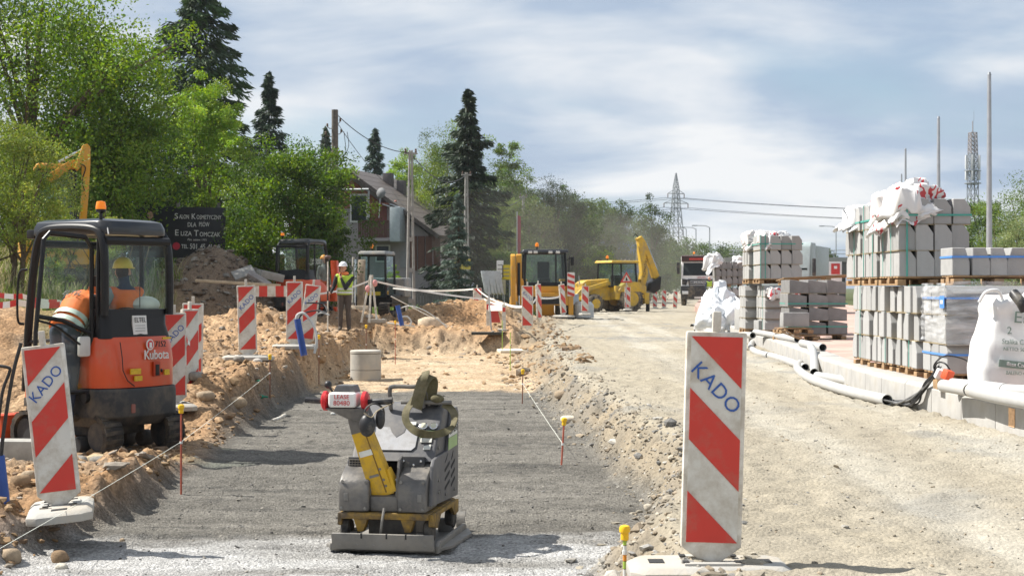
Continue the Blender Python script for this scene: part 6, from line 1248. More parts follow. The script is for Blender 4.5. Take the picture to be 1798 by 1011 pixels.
def printed_film():
    m = bpy.data.materials.new('printed_film'); m.use_nodes = True; t = m.node_tree; b = t.nodes['Principled BSDF']; L = t.links.new
    tcn = t.nodes.new('ShaderNodeTexCoord'); w_ = t.nodes.new('ShaderNodeTexWave'); w_.inputs['Scale'].default_value = 3.2; w_.inputs['Distortion'].default_value = 16; w_.inputs['Detail'].default_value = 2; w_.inputs['Detail Scale'].default_value = 1.6; L(tcn.outputs['Object'], w_.inputs['Vector'])
    n = t.nodes.new('ShaderNodeTexNoise'); n.inputs['Scale'].default_value = 4.2; n.inputs['Detail'].default_value = 1; L(tcn.outputs['Object'], n.inputs['Vector'])
    def gt(o, v): x = t.nodes.new('ShaderNodeMath'); x.operation = 'GREATER_THAN'; L(o, x.inputs[0]); x.inputs[1].default_value = v; return x.outputs[0]
    mu = t.nodes.new('ShaderNodeMath'); mu.operation = 'MULTIPLY'; L(gt(w_.outputs['Fac'], .66), mu.inputs[0]); L(gt(n.outputs['Fac'], .56), mu.inputs[1])
    mx_ = t.nodes.new('ShaderNodeMixRGB'); L(mu.outputs[0], mx_.inputs[0]); mx_.inputs[1].default_value = (.70, .69, .68, 1); mx_.inputs[2].default_value = (.50, .05, .06, 1); L(mx_.outputs[0], b.inputs['Base Color']); b.inputs['Roughness'].default_value = .35
    return m
M_PRINT = printed_film(); M_FILMW = M('white_film', (.70, .70, .70), .35, var=.05)
def crumple(name, mat, parent, loc, sx, sy, amp, drop=(.15, .15), seed=0, n=20, tilt=0):
    """sheet lying over an edge: crumpled grid whose rim hangs down"""
    u, v = np.meshgrid(np.linspace(-1, 1, n), np.linspace(-1, 1, n)); x_ = u * sx / 2; y_ = v * sy / 2
    f = np.abs(fbm(u * 1.7 + seed * 3.3, v * 1.7 - seed, 4, 500 + seed)) * amp * 1.8 + fbm(u * 4 + seed, v * 4, 3, 520 + seed) * amp * .5
    rim = np.clip(np.maximum(np.abs(u) ** 1 - .62, 0) / .38, 0, 1); rimf = np.clip((-v - .45) / .55, 0, 1)
    z_ = f * (1 - rim * .4) - rim * drop[0] * (.5 + vnoise(v * 3 + seed, u * 0 + seed)) - rimf * drop[1] * (.6 + .8 * vnoise(u * 2.5 + seed, v * 0))
    x_ = x_ - np.sign(u) * rim * sx * .13; y_ = y_ + rimf * sy * .18 - rimf * np.abs(fbm(u * 3, v * 3, 2, 540 + seed)) * .06
    V = np.stack([x_, y_, z_ + u * tilt], -1).reshape(-1, 3); i = np.arange(n * n).reshape(n, n); F = np.stack([i[:-1, :-1], i[:-1, 1:], i[1:, 1:], i[1:, :-1]], -1).reshape(-1, 4)
    return mobj(name, np_mesh(name, V, F, mat, True), parent, loc)
BLOCKM = {}
def block_mesh(w_, h_, L_, axis, flip, mat, cham=(.07, .10)):
    """kerb profile w_ x h_ with one chamfered upper edge, extruded L_; axis = run direction"""
    k = (w_, h_, L_, axis, flip, mat.name, cham)
    if k not in BLOCKM:
        cw, chh = cham; pr = [(-w_ / 2, 0), (w_ / 2, 0), (w_ / 2, h_ - chh), (w_ / 2 - cw, h_), (-w_ / 2, h_)]
        if flip: pr = [(-a, b) for a, b in pr][::-1]
        m = MB().prism(pr, axis, -L_ / 2, L_ / 2); o = m.build('concrete_block', mat, None, bevel=.006, seg=1, smooth=0); BLOCKM[k] = o.data; bpy.data.objects.remove(o)
    return BLOCKM[k]
def pallet(parent, w_, d_, z=0):
    """planks along x, three rows of feet; z = underside"""
    p_ = MB().box((w_ / 2, d_ / 2, z + .078), (w_, .1, .018)).build('pallet', M_PAL, parent)
    nb = 7
    for k in range(nb): MB().box((w_ / 2, (k + .5) * d_ / nb, z + .096), (w_, d_ / nb * .78, .018)).build('plank', M_PAL, p_, bevel=.003)
    for a in (.05, .5, .95):
        MB().box((w_ * a if 0 < a < 1 else 0, d_ / 2, z + .010), (.10, d_, .02)).build('runner', M_PAL, p_)
        for b in (.07, .5, .93): MB().box((w_ * a, d_ * b, z + .044), (.10, .13, .05)).build('foot', M_PAL, p_, bevel=.004)
    return p_
def load(loc, nx, ny, rows, axis, label, w_=.205, h_=.30, L_=.95, mat=None, flip=None, straps=None, rz=0, pal=True, gap=.006, jit=.012, cham=(.07, .10), name='block_load'):
    """a strapped pallet load. axis 'y': profiles face the camera; axis 'x': profiles face left"""
    mat = mat or M_BLK1; e = empty(name, loc, rz, label, 'block stack', 'pallet loads of kerb blocks'); W = nx * (w_ + gap) if axis == 'y' else nx * L_; D = ny * L_ if axis == 'y' else ny * (w_ + gap); z0 = .105 if pal else 0
    if pal: pallet(e, max(W, .8), D, 0)
    for r_ in range(rows):
        for i in range(nx):
            for j in range(ny):
                fl = (flip(i, j, r_) if flip else False); me = block_mesh(w_, h_, L_, axis, fl, mat, cham)
                sx, sy = (w_ + gap, L_) if axis == 'y' else (L_, w_ + gap)
                mobj('concrete_block', me, e, ((i + .5) * sx + rnd.uniform(-jit, jit), (j + .5) * sy + rnd.uniform(-jit, jit) * 1.5, z0 + r_ * (h_ + .006)), (0, 0, rnd.uniform(-.006, .006)))
            if r_ < rows - 1 and i == 0: MB().box((W / 2, D / 2, z0 + (r_ + 1) * (h_ + .006) - .003), (W + .015, D + .015, .004)).build('spacer_lath', M('lath', (.50, .40, .24), .85), e)
    H = z0 + rows * (h_ + .006)
    for kind, t, c in straps or ():
        mt = M_STRG if c == 'g' else M_STRB; o_ = .014
        if kind == 'h': z_ = z0 + t; q = [(-o_, -o_, z_), (W + o_, -o_, z_), (W + o_, D + o_, z_), (-o_, D + o_, z_), (-o_, -o_, z_)]; wv = Vector((0, 0, .022))
        elif kind == 'vx': q = [(-o_, t, z0), (-o_, t, H + .004), (W + o_, t, H + .004), (W + o_, t, z0)]; wv = Vector((0, .018, 0))
        else: q = [(t, -o_, z0), (t, -o_, H + .004), (t, D + o_, H + .004), (t, D + o_, z0)]; wv = Vector((.018, 0, 0))
        m = MB()
        for a, b in zip(q[:-1], q[1:]): m.ribbon([a, b], wv, .004)
        m.build('strap', mt, e, smooth=0)
    return e, W, D, H
PZ = .266
# near tall row: lower tier from the front, upper tier set back
alt = lambda i, j, r_: (j % 2 == 0)
load((4.60, 16.55, PZ), 1, 3, 3, 'x', 'front lower pallet load of the tall stack, wrapped in clear film', w_=.30, L_=.95, h_=.306, mat=M_BLK1, flip=alt, straps=(('h', .20, 'b'), ('h', .80, 'b')), cham=(.06, .08))
load((4.56, 17.62, PZ), 1, 4, 3, 'x', 'second lower pallet load of the tall stack', flip=alt, straps=(('vx', .3, 'g'),), w_=.215, gap=.02, jit=.035, h_=.306, cham=(.08, .13))
load((4.55, 18.72, PZ), 1, 4, 3, 'x', 'third lower pallet load of the tall stack', flip=alt, straps=(('vx', .3, 'g'),), w_=.215, gap=.02, jit=.035, h_=.306, cham=(.08, .13))
load((4.53, 19.80, PZ), 1, 4, 3, 'x', 'rearmost lower pallet load of the tall stack', flip=alt, straps=(('vx', .5, 'g'),), w_=.23, h_=.306, cham=(.075, .12))
UZ = PZ + .105 + 3 * .312 + .003
A, AW, AD, AH = load((4.53, 18.35, UZ), 4, 1, 3, 'y', 'front upper pallet load of the tall stack, topped with printed film', straps=(('h', .72, 'g'), ('vy', .1, 'g'), ('vx', .3, 'g'), ('vx', .7, 'g')))
B_, BW_, BD, BHt = load((4.54, 19.45, UZ), 1, 4, 3, 'x', 'middle upper pallet load of the tall stack', flip=alt, straps=(('h', .72, 'g'), ('vx', .2, 'g'), ('vx', .7, 'g')))
C_, CW_, CD, CH = load((4.55, 20.45, UZ), 1, 4, 3, 'x', 'rear upper pallet load of the tall stack, under white film', flip=alt, straps=(('h', .72, 'g'), ('vx', .3, 'g')))
load((4.75, 16.85, UZ), 5, 1, 1, 'y', 'single layer of blocks with a blue strap on a pallet at the right edge', w_=.19, L_=.45, h_=.30, straps=(('h', .20, 'b'),), flip=lambda i, j, r_: i == 3, cham=(.05, .16))
def heap(name, label, cat, c, r_, mat, seed, n=34, m_=18, amp=.28, sq_=1.0):
    u = np.linspace(0, 2 * math.pi, n, endpoint=False); v = np.linspace(-.35, math.pi / 2, m_); U, V = np.meshgrid(u, v); k = 1 + fbm(np.cos(U) * 2 + seed, np.sin(U) * 2 + V * 2.2, 4, 700 + seed) * amp + fbm(np.cos(U) * 5, np.sin(U) * 5 + V * 6, 3, 720 + seed) * amp * .35
    X = np.cos(U) * np.cos(V) ** .6 * np.sign(np.cos(V)) * k * r_[0]; Y_ = np.sin(U) * np.abs(np.cos(V)) ** .6 * k * r_[1]; Z = np.sin(V) * k * r_[2]
    P_ = np.stack([X, Y_, Z], -1).reshape(-1, 3); i = np.arange(n * m_).reshape(m_, n); j = np.roll(i, -1, 1); F = np.stack([i[:-1], j[:-1], j[1:], i[1:]], -1).reshape(-1, 4)
    o = mobj(name, np_mesh(name, P_, F, mat, True), None, c); return tag(o, label, cat)
def film(loc, sx, sy, amp, label, mat, drop, seed, tilt=0, rz=0):
    """puffed-up cover film: a wrinkled bulge that hangs over the edge of the blocks"""
    o = heap('plastic_film', label, 'plastic film', (loc[0], loc[1], loc[2] - .06), (sx * .42, sy * .40, amp * 1.05), mat, seed, 44, 26, .5)
    me = o.data; n = len(me.vertices); c = np.empty(n * 3, np.float32); me.vertices.foreach_get('co', c); c = c.reshape(-1, 3)
    low = np.clip(-c[:, 1] / (sy * .5), 0, 1) * (c[:, 2] < amp * .5); c[:, 2] -= low * drop[1] * .8 * (.45 + .9 * vnoise(c[:, 0] * 7 + seed, c[:, 0] * 0 + .5)); lf = np.clip(-c[:, 0] / (sx * .5), 0, 1) * (c[:, 2] < amp * .5); c[:, 2] -= lf * drop[0] * (.4 + vnoise(c[:, 1] * 7 + seed, c[:, 1] * 0 + 2.5)); c[:, 2] += fbm(c[:, 0] * 13 + seed, c[:, 1] * 13 + c[:, 2] * 9, 3, 900) * .035
    me.vertices.foreach_set('co', c.ravel()); me.update(); o.rotation_euler.z = rz; tag(o, group='plastic films on the block stacks')
film((4.78, 18.62, UZ + AH + .03), .85, .9, .20, 'red printed white film bulging over the near top corner of the tall stack', M_PRINT, (.14, .34), 1, rz=-.2)
film((4.66, 19.2, UZ + AH + .02), .60, .8, .16, 'red printed white film hanging between the front and middle upper loads', M_PRINT, (.30, .2), 2, tilt=.05)
film((5.0, 18.9, UZ + AH + .02), .55, .6, .10, 'plain white film flap behind the printed film on the tall stack', M_FILMW, (.1, .1), 3)
film((4.75, 20.95, UZ + CH + .01), .85, 1.0, .09, 'white film draped over the farthest top corner of the tall stack', M_FILMW, (.22, .15), 4)
# film round the front lower load
e = empty('film_wrap', (4.60, 16.55, PZ + .105), 0, 'clear stretch film wound round the front lower load', 'plastic film'); n = 30
for nm, q0, q1 in (('front_sheet', (-.012, -.02), (1.0, -.02)),):
    u, v = np.meshgrid(np.linspace(0, 1, 24), np.linspace(0, 1, 40)); x_ = q0[0] + (q1[0] - q0[0]) * u; z_ = .30 + .68 * v; y_ = q0[1] - .006 + fbm(u * 1.5, v * 22, 4, 600) * .022 + fbm(u * 7, v * 5, 3, 610) * .008
    i = np.arange(24 * 40).reshape(40, 24); F = np.stack([i[:-1, :-1], i[:-1, 1:], i[1:, 1:], i[1:, :-1]], -1).reshape(-1, 4); mobj(nm, np_mesh(nm, np.stack([x_, y_, z_], -1).reshape(-1, 3), F, M_WRAP, True), e)
u, v = np.meshgrid(np.linspace(0, 1, 20), np.linspace(0, 1, 40)); y_ = u * .95; z_ = .34 + .62 * v; x_ = -.02 + fbm(u * 2, v * 18, 4, 620) * .016; i = np.arange(20 * 40).reshape(40, 20); F = np.stack([i[:-1, 1:], i[:-1, :-1], i[1:, :-1], i[1:, 1:]], -1).reshape(-1, 4); mobj('side_sheet', np_mesh('side_sheet', np.stack([x_, y_, z_], -1).reshape(-1, 3), F, film_mat('side_film', (.75, .76, .78), .3), True), e)
MB().box((-.035, .06, .76), (.004, .17, .13)).build('blue_label', M_STRB, e); MB().box((-.039, .06, .76), (.004, .09, .04)).build('label_mark', M_CWHT, e)
# middle stack
MY = 33.8; MX = 5.47; SC = 1.0
load((MX, MY, .266), 1, 5, 4, 'x', 'lower pale load at the left of the middle stack', w_=.22, h_=.235, L_=.42, flip=alt, straps=(('vx', .3, 'g'),), cham=(.05, .08))
D1, DW, DD, DH = load((MX - .12, MY, .266 + 1.11), 4, 1, 3, 'y', 'upper load of the middle stack, topped with printed film', w_=.225, h_=.305, straps=(('h', .75, 'g'), ('vy', .12, 'g'), ('vy', .02, 'g')))
load((MX - .20, MY + 1.05, .266 + 1.11), 1, 4, 3, 'x', 'rear upper load of the middle stack', w_=.225, h_=.305, flip=alt, straps=(('h', .75, 'g'),))
load((MX - .25, MY + 1.2, .266), 1, 4, 4, 'x', 'rear lower load of the middle stack', w_=.225, h_=.235, L_=.9, flip=alt)
film((MX + .12, MY + .3, .266 + 1.11 + DH + .02), .5, .7, .12, 'red printed film over the near corner of the middle stack', M_PRINT, (.12, .24), 5)
film((MX + .0, MY + 1.3, .266 + 1.11 + DH + .02), .8, .9, .16, 'white printed film puffed up on the rear of the middle stack', M_PRINT, (.2, .2), 6)
film((MX + .5, MY + .8, .266 + 1.11 + DH + .02), .5, .6, .12, 'white film flap standing up behind the middle stack', M_FILMW, (.1, .1), 7)
film((MX + .20, MY - .02, .266 + 1.02), .42, .25, .06, 'printed film scrap hanging below the upper pallet of the middle stack', M_PRINT, (.1, .28), 8)
film((MX + .68, MY - .25, .266 + 1.02), .5, .25, .06, 'printed film scrap hanging in front of the dark blocks', M_PRINT, (.1, .30), 9)
# dark wide load in front of the middle stack
wedge = lambda i, j, r_: i % 2 == 1
load((5.45, 30.8, .266), 3, 1, 4, 'y', 'low stack of dark wide blocks between the tall and the middle stack', w_=.375, h_=.262, L_=.95, mat=M_BLK2, straps=(('h', .6, 'g'), ('h', .15, 'g')), cham=(.30, .05), jit=.02)
load((5.55, 31.9, .266 + 1.12), 4, 1, 0, 'y', 'bare pallet tilted on top of the dark blocks', w_=.45, L_=1.0)[0].rotation_euler = (R(-3), R(-3), 0)
o = MB().prism([(-.2, 0), (.2, 0), (.2, .2), (.14, .27), (-.2, .27)], 'x', -.25, .25).build('concrete_block', M_BLK1, None, bevel=.008, loc=P(1395, 563, 30.3)); o.location.z = .266 + .27; tag(o, 'pale loose block resting in front of the dark blocks', 'block')
e = empty('block_support', (o.location.x - .3, 30.0, .266), .1, 'small broken pallet under the pale loose block', 'pallet'); pallet(e, .7, .6, 0); pallet(e, .6, .55, .14)
# loose blocks and far load
for px, py, Y, w_, h_, lb in ((1318, 560, 36.0, .3, .62, 'tall narrow block left of the middle stack'), (1303, 552, 38, .26, .5, 'upright block behind the tangle of pipes'), (1341, 572, 34.5, .34, .3, 'single block lying at the left foot of the middle stack')):
    p = P(px, py, Y); o = MB().prism([(-w_ / 2, 0), (w_ / 2, 0), (w_ / 2, h_ - .08), (w_ / 2 - .06, h_), (-w_ / 2, h_)], 'y', -.25, .25).build('concrete_block', M_BLK1, None, bevel=.008, loc=(p.x, Y, .266), rot=(0, 0, rnd.uniform(-.2, .2))); tag(o, lb, 'block')
fx = (1257 - 899) / FPX * 58
load((fx, 58, .27 + 1.05), 5, 1, 3, 'y', 'far load of dark blocks beside the white lorry', w_=.20, h_=.27, mat=M_BLK2); load((fx, 58, .27), 5, 1, 3, 'y', 'lower far load under the dark blocks beside the lorry', w_=.20, h_=.30)
film((fx - .05, 58.2, .27 + 2.05), .8, .7, .25, 'white film hanging off the far dark block load', M_FILMW, (.35, .25), 10)
film((fx + .85, 58.3, .27 + 2.05), .6, .7, .18, 'white film on the right end of the far dark load', M_FILMW, (.1, .05), 11)
# heap of white foil in front of the far load
for k, (px, py, Y, r_, lb) in enumerate(((1262, 545, 44, (.55, .7, .9), 'big heap of white foil left of the middle stack'), (1250, 562, 42, (.4, .5, .42), 'low foil heap in front of the big white foil heap'), (1290, 548, 42, (.4, .5, .6), 'foil heap leaning against the loose blocks'))):
    p = P(px, py, Y); heap('foil_heap', lb, 'foil', (p.x, Y, .35), r_, M('foil', (.72, .74, .76), .3, var=.08, dirt=(.4, .42, .4), da=.2), k + 1, amp=.4)

# ================================================================ big bags at the right edge
M_BAG = M('bag_white', (.68, .68, .67), .75, var=.04, bump=.35, bs=160); M_PRG = M('print_green', (.16, .22, .19), .7, var=.15, vs_=30)
def big_bag(loc, r_, label, seed, prints=()):
    e = empty('big_bag', loc, 0, label, 'big bag', 'white bulk bags'); n, m_ = 40, 26
    u = np.linspace(0, 2 * math.pi, n, endpoint=False); v = np.linspace(0, 1, m_); U, V = np.meshgrid(u, v)
    rr = np.interp(V, [0, .04, .25, .5, .62, .8, .92, 1.0], [.82, .98, 1.03, .93, .80, .70, .74, .66]); sqx = np.sign(np.cos(U)) * np.abs(np.cos(U)) ** .55; sqy = np.sign(np.sin(U)) * np.abs(np.sin(U)) ** .55
    k = rr * (1 + fbm(np.cos(U) * 1.6 + seed, np.sin(U) * 1.6 + V * 2.0, 4, 800 + seed) * .10 + fbm(np.cos(U) * 4 + seed, np.sin(U) * 4 + V * 3, 3, 830 + seed) * .035); X = sqx * k * r_[0]; Y_ = sqy * k * r_[1]; Z = V * r_[2] * (1 + .10 * np.where(V > .85, vnoise(np.cos(U) * 3 + seed, np.sin(U) * 3) - .5, 0))
    P_ = np.r_[np.stack([X, Y_, Z], -1).reshape(-1, 3), [[0, 0, r_[2] * .86]]]; i = np.arange(n * m_).reshape(m_, n); j = np.roll(i, -1, 1); F = np.stack([i[:-1], j[:-1], j[1:], i[1:]], -1).reshape(-1, 4)
    T = np.stack([i[-1], j[-1], np.full(n, n * m_), np.full(n, n * m_)], -1); F4 = [tuple(f) for f in F] ; me = bpy.data.meshes.new('bag'); me.from_pydata([tuple(q) for q in P_], [], F4 + [tuple(t[:3]) for t in T]); me.materials.append(M_BAG); me.polygons.foreach_set('use_smooth', np.ones(len(me.polygons), bool)); mobj('bag', me, e)
    for s in (-1, 1):
        MB().tube(bez([(s * r_[0] * .62 - .12, -r_[1] * .55, r_[2] * .95), (s * r_[0] * .6 - .06, -r_[1] * .6, r_[2] * 1.06), (s * r_[0] * .6 + .06, -r_[1] * .58, r_[2] * 1.07), (s * r_[0] * .62 + .12, -r_[1] * .5, r_[2] * .96)], 5), .016, 8).build('lifting_loop', M_BAG, e)
    def surf(x_, z_):
        V_ = z_ / r_[2]; k_ = float(np.interp(V_, [0, .04, .25, .5, .62, .8, .92, 1.0], [.82, .98, 1.03, .93, .80, .70, .74, .66])); return -r_[1] * k_ * 1.06 - .01
    for kind, s, x_, z_, sz, sx, rt_ in prints:
        if kind == 'bar': MB().box((x_, surf(x_, z_), z_), (sz, .008, sx), (0, R(rt_), 0)).build('printed_bar', M_PRG, e)
        else: text_obj('lettering', s, sz, M_PRG if kind == 't' else M_BAG, e, face_m((x_, surf(x_, z_) - (.012 if kind == 'w' else .0), z_), (R(90), R(rt_), 0)), .003, sx=sx)
    return e
big_bag((4.88, 15.45, PZ), (.33, .34, .92), 'white bulk bag with green print standing in front of the wrapped load', 1,
        (('t', 'EN', .10, .72, .16, 1.1, 4), ('t', '2', -.06, .60, .10, 1, 0), ('t', 'Stalika Czec', .0, .49, .07, .85, 3), ('t', 'NETTO: 500 kg', .0, .42, .05, .85, 3), ('bar', '', .02, .27, .42, .07, 6), ('w', 'ilitex Czech, s.', .02, .27, .055, .85, 6), ('t', 'BALENO • HERE', .02, .19, .05, .8, 3)))
big_bag((5.40, 15.1, PZ), (.36, .36, .95), 'plain white bulk bag cut off by the right edge of the picture', 2)
o = MB().tube(bez([P(1780, 515, 15.0), P(1792, 530, 14.9), P(1800, 545, 14.9)], 4), .05, 12).build('black_hose', M_BLKP); tag(o, 'black corrugated hose end lying on the right bulk bag', 'hose')

# ================================================================ conduit pipes
M_PIPE = M('pipe_grey', (.42, .42, .41), .5, var=.06, dirt=(.40, .35, .28), da=.22, ds=3)
def pipe(pts, label, r_=.062, n=6, z=None):
    o = MB().hollow(bez(pts, n), r_, .007, 16).build('conduit_pipe', M_PIPE); tag(o, label, 'pipe', 'grey conduit pipes'); return o
def G(px, py, z=.055):      # point on the road (height z) under a pixel
    Y = (CZ - z) * FPX / (py - 505.5); return Vector(((px - 899) / FPX * Y, Y, z))
def KT(px, Y, z=.34): return Vector(((px - 899) / FPX * Y, Y, z))
pipe([G(1558, 702), G(1500, 689), G(1455, 676), G(1425, 665), G(1408, 655), G(1400, 645, .06), G(1405, 638, .10)], 'front long pipe on the road ending in a bend below the kerb')
pipe([G(1600, 690, .06), G(1545, 680, .06), G(1485, 668, .06), G(1435, 660, .07)], 'second straight pipe lying right behind the front long pipe')
pipe([KT(1430, 22.2, .08), KT(1430, 22.8, .16), KT(1428, 23.6, .30), KT(1424, 24.6, .35)], 'short pipe running up over the kerb')
pipe([KT(1445, 24.6, .345), KT(1425, 25.6, .345), KT(1408, 26.6, .345)], 'pipe stub with a dark open end lying on the kerb top')
pipe([G(1414, 645, .06), G(1375, 631, .06), G(1352, 624, .06)], 'pipe lying along the kerb foot behind the bend')
pipe([G(1350, 624, .06), G(1328, 618, .06), G(1318, 608, .06), G(1323, 597, .08), G(1318, 588, .09), G(1300, 584, .08)], 'wavy pipe curling at the kerb foot')
pipe([KT(1400, 28.6, .345), KT(1370, 30.2, .345), KT(1345, 31.8, .345), KT(1326, 32.6, .36)], 'pipe lying on the kerb in front of the pale block')
pipe([KT(1322, 30.4, .36), KT(1306, 31.4, .34), KT(1297, 32.2, .3)], 'short joint pipe between the two curling pipes')
pipe([KT(1303, 31.2, .25), KT(1285, 32.0, .25), KT(1262, 33.5, .3), KT(1268, 35, .35)], 'pipe with an olive mouth crossing the tangle')
pipe([G(1215, 572), G(1232, 567, .1), G(1240, 560, .12), G(1250, 552, .2)], 'far pipe end poking out of the tangle onto the road')
pipe([G(1222, 580), G(1235, 574, .08), G(1246, 566, .12), G(1262, 560, .25), G(1275, 552, .3)], 'far pipe curving through the tangle')
pipe([G(1225, 565, .1), G(1243, 560, .2), G(1258, 551, .3), G(1270, 546, .35)], 'far upper pipe of the tangle')
pipe([KT(1765, 14.3, .345), KT(1725, 14.7, .345), KT(1672, 15.1, .345)], 'short upper pipe with a dark round mouth in front of the bulk bag', .065)
pipe([KT(1830, 12.55, .35), KT(1760, 13.4, .345), KT(1706, 14.3, .345)], 'pipe on the kerb running out of the right edge', .065)
pipe([KT(1702, 14.32, .345), KT(1680, 14.65, .345), KT(1656, 15.0, .345)], 'pale joint pipe by the cable tangle', .06)
pipe([KT(1850, 13.4, .40), KT(1800, 13.9, .36), KT(1765, 14.2, .35)], 'pipe at the right edge beside the bulk bag', .06)
# cable bundle coming out of a pipe over the kerb
CB = empty('cable_bundle', G(1590, 706, .02), 0, 'bundle of black and grey cables hanging over the kerb out of a pipe', 'cable bundle'); o0 = CB.location
for k in range(12):
    a = rnd.uniform; pts = [G(1548, 701, .06), G(1575 + a(-6, 6), 704 + a(-3, 4), .03), KT(1605 + a(-8, 6), 16.4 + a(-.1, .1), .06 + a(0, .08)), KT(1625 + a(-5, 5), 16.1, .24 + a(0, .06)), KT(1640 + a(-3, 3), 15.9, .37 + a(0, .05)), KT(1646 + a(-6, 8), 15.9, .42 + a(0, .08))]
    MB().tube(bez([p_ - o0 for p_ in pts], 5), .010, 6).build('cable', M_CABK if k % 3 else M('cable_dkgrey', (.16, .16, .16), .5), CB)
MB().tube(bez([p_ - o0 for p_ in (KT(1646, 15.8, .40), KT(1640, 15.8, .50), KT(1660, 15.7, .60), KT(1695, 15.7, .56), KT(1705, 15.6, .48))], 6), .008, 6).build('cable_loop', M_CABK, CB); MB().tube(bez([p_ - o0 for p_ in (KT(1640, 15.8, .40), KT(1645, 15.8, .52), KT(1660, 15.7, .52), KT(1672, 15.7, .42))], 6), .008, 6).build('cable_loop', M_CABK, CB)
MB().box(KT(1664, 15.5, .42) - o0, (.10, .08, .10), (.3, .2, .5)).build('red_connector', M('connector_red', (.65, .09, .03), .5), CB, bevel=.015); MB().box(KT(1650, 15.6, .42) - o0, (.08, .1, .10), (.2, .4, 0)).build('white_connector', M_CWHT, CB, bevel=.015); MB().box(KT(1654, 15.6, .32) - o0, (.14, .16, .09)).build('wood_chock', M_PAL, CB, bevel=.006)
o = MB().box((0, 0, .04), (.28, .2, .10), (0, 0, .3)).build('orange_bag', M('bag_orange', (.75, .12, .02), .6), None, bevel=.03, loc=G(1236, 575, .03)); tag(o, 'bright orange scrap lying among the far pipes', 'bag')
for k, (px0, px1, Y, lb) in enumerate(((1375, 1410, 28.4, 'broken lath leaning against the dark blocks'), (1383, 1412, 28.6, 'second broken lath in front of the dark blocks'))): o = MB().box((0, 0, 0), (.5, .05, .02)).build('broken_lath', M_PAL, None, loc=P((px0 + px1) / 2, 592 + k * 4, Y), rot=(0, R(20 + 8 * k), R(15))); o.location.z = .40; tag(o, lb, 'lath')
# ================================================================ backhoe loaders, excavators, lorry in the distance
M_JY = M('loader_orange', (.60, .29, .018), .45, var=.08, dirt=(.30, .22, .14), da=.30, ds=3); M_YEL2 = M('digger_yellow', (.60, .38, .03), .5, var=.12, dirt=(.30, .24, .15), da=.36, ds=2.5); M_TYRE = M('tyre', (.025, .025, .026), .85, dirt=DUST, da=.45, ds=5); M_MUD = M('muddy_steel', (.33, .27, .20), .85, var=.3, bump=.5)
G_CAB2 = glass('cab_glass_teal', (.90, .97, .97), 1.0)
def wheel(parent, c, r_, w_, rim_mat, n=24):
    wv = MB().lathe([(r_ * .5, -w_ / 2), (r_ * .86, -w_ / 2), (r_, -w_ * .34), (r_, w_ * .34), (r_ * .86, w_ / 2), (r_ * .5, w_ / 2)], n, c, Euler((0, R(90), 0)).to_matrix()).build('wheel', M_TYRE, parent)
    for s in (-1, 1): MB().lathe([(r_ * .12, 0), (r_ * .3, -.02), (r_ * .52, .0), (r_ * .54, .03)], 18, Vector(c) + Vector((s * w_ * .48, 0, 0)), Euler((0, R(90 * s), 0)).to_matrix()).build('rim', rim_mat, wv)
    for k in range(16):
        a = k * math.pi / 8; MB().box(Vector(c) + Vector((0, math.cos(a) * r_, math.sin(a) * r_)), (w_ * .85, .05, .06), (a + math.pi / 2, 0, .35)).build('tread_bar', M_TYRE, wv)
def cab_frame(parent, x0, x1, y0, y1, z0, z1, mat, gl, roof_mat, roof_o=.08, tp=.06, post=.05):
    c = [(x0, y0), (x1, y0), (x1, y1), (x0, y1)]; t_ = [(x0 + tp, y0 + tp), (x1 - tp, y0 + tp), (x1 - tp, y1 - tp), (x0 + tp, y1 - tp)]
    for a, b in zip(c, t_): MB().tube([(a[0], a[1], z0), (b[0], b[1], z1)], post, 8).build('cab_pillar', mat, parent)
    for i in range(4):
        a, b, d, e = c[i], c[(i + 1) % 4], t_[(i + 1) % 4], t_[i]
        MB().tube([(a[0], a[1], z0), (b[0], b[1], z0)], post * .8, 8).build('cab_rail', mat, parent); MB().tube([(e[0], e[1], z1), (d[0], d[1], z1)], post, 8).build('cab_rail', mat, parent)
        cx = Vector(((a[0] + b[0] + d[0] + e[0]) / 4, (a[1] + b[1] + d[1] + e[1]) / 4, (z0 + z1) / 2)); sh_ = lambda p_, z_: (Vector((p_[0], p_[1], z_)) - cx) * .97 + cx
        q = [sh_(a, z0), sh_(b, z0), sh_(d, z1), sh_(e, z1)]; nn = (q[1] - q[0]).cross(q[3] - q[0]).normalized() * .006
        MB().hexa([q[0], q[1], q[2], q[3], q[0] + nn, q[1] + nn, q[2] + nn, q[3] + nn]).build('cab_pane', gl, parent, smooth=0)
    MB().box(((x0 + x1) / 2, (y0 + y1) / 2, z1 + .07), (x1 - x0 + roof_o, y1 - y0 + roof_o, .14), taper=(.93, .93)).build('cab_roof', roof_mat, parent, bevel=.05, seg=3)
def beacon(parent, c):
    b = MB().cyl(c, Vector(c) + Vector((0, 0, .12)), .03, n=8).build('beacon_stand', M_CABB, parent); MB().lathe([(.07, 0), (.075, .05), (.06, .13), (.02, .16)], 12, Vector(c) + Vector((0, 0, .12))).build('beacon_lens', M_LENS, b)
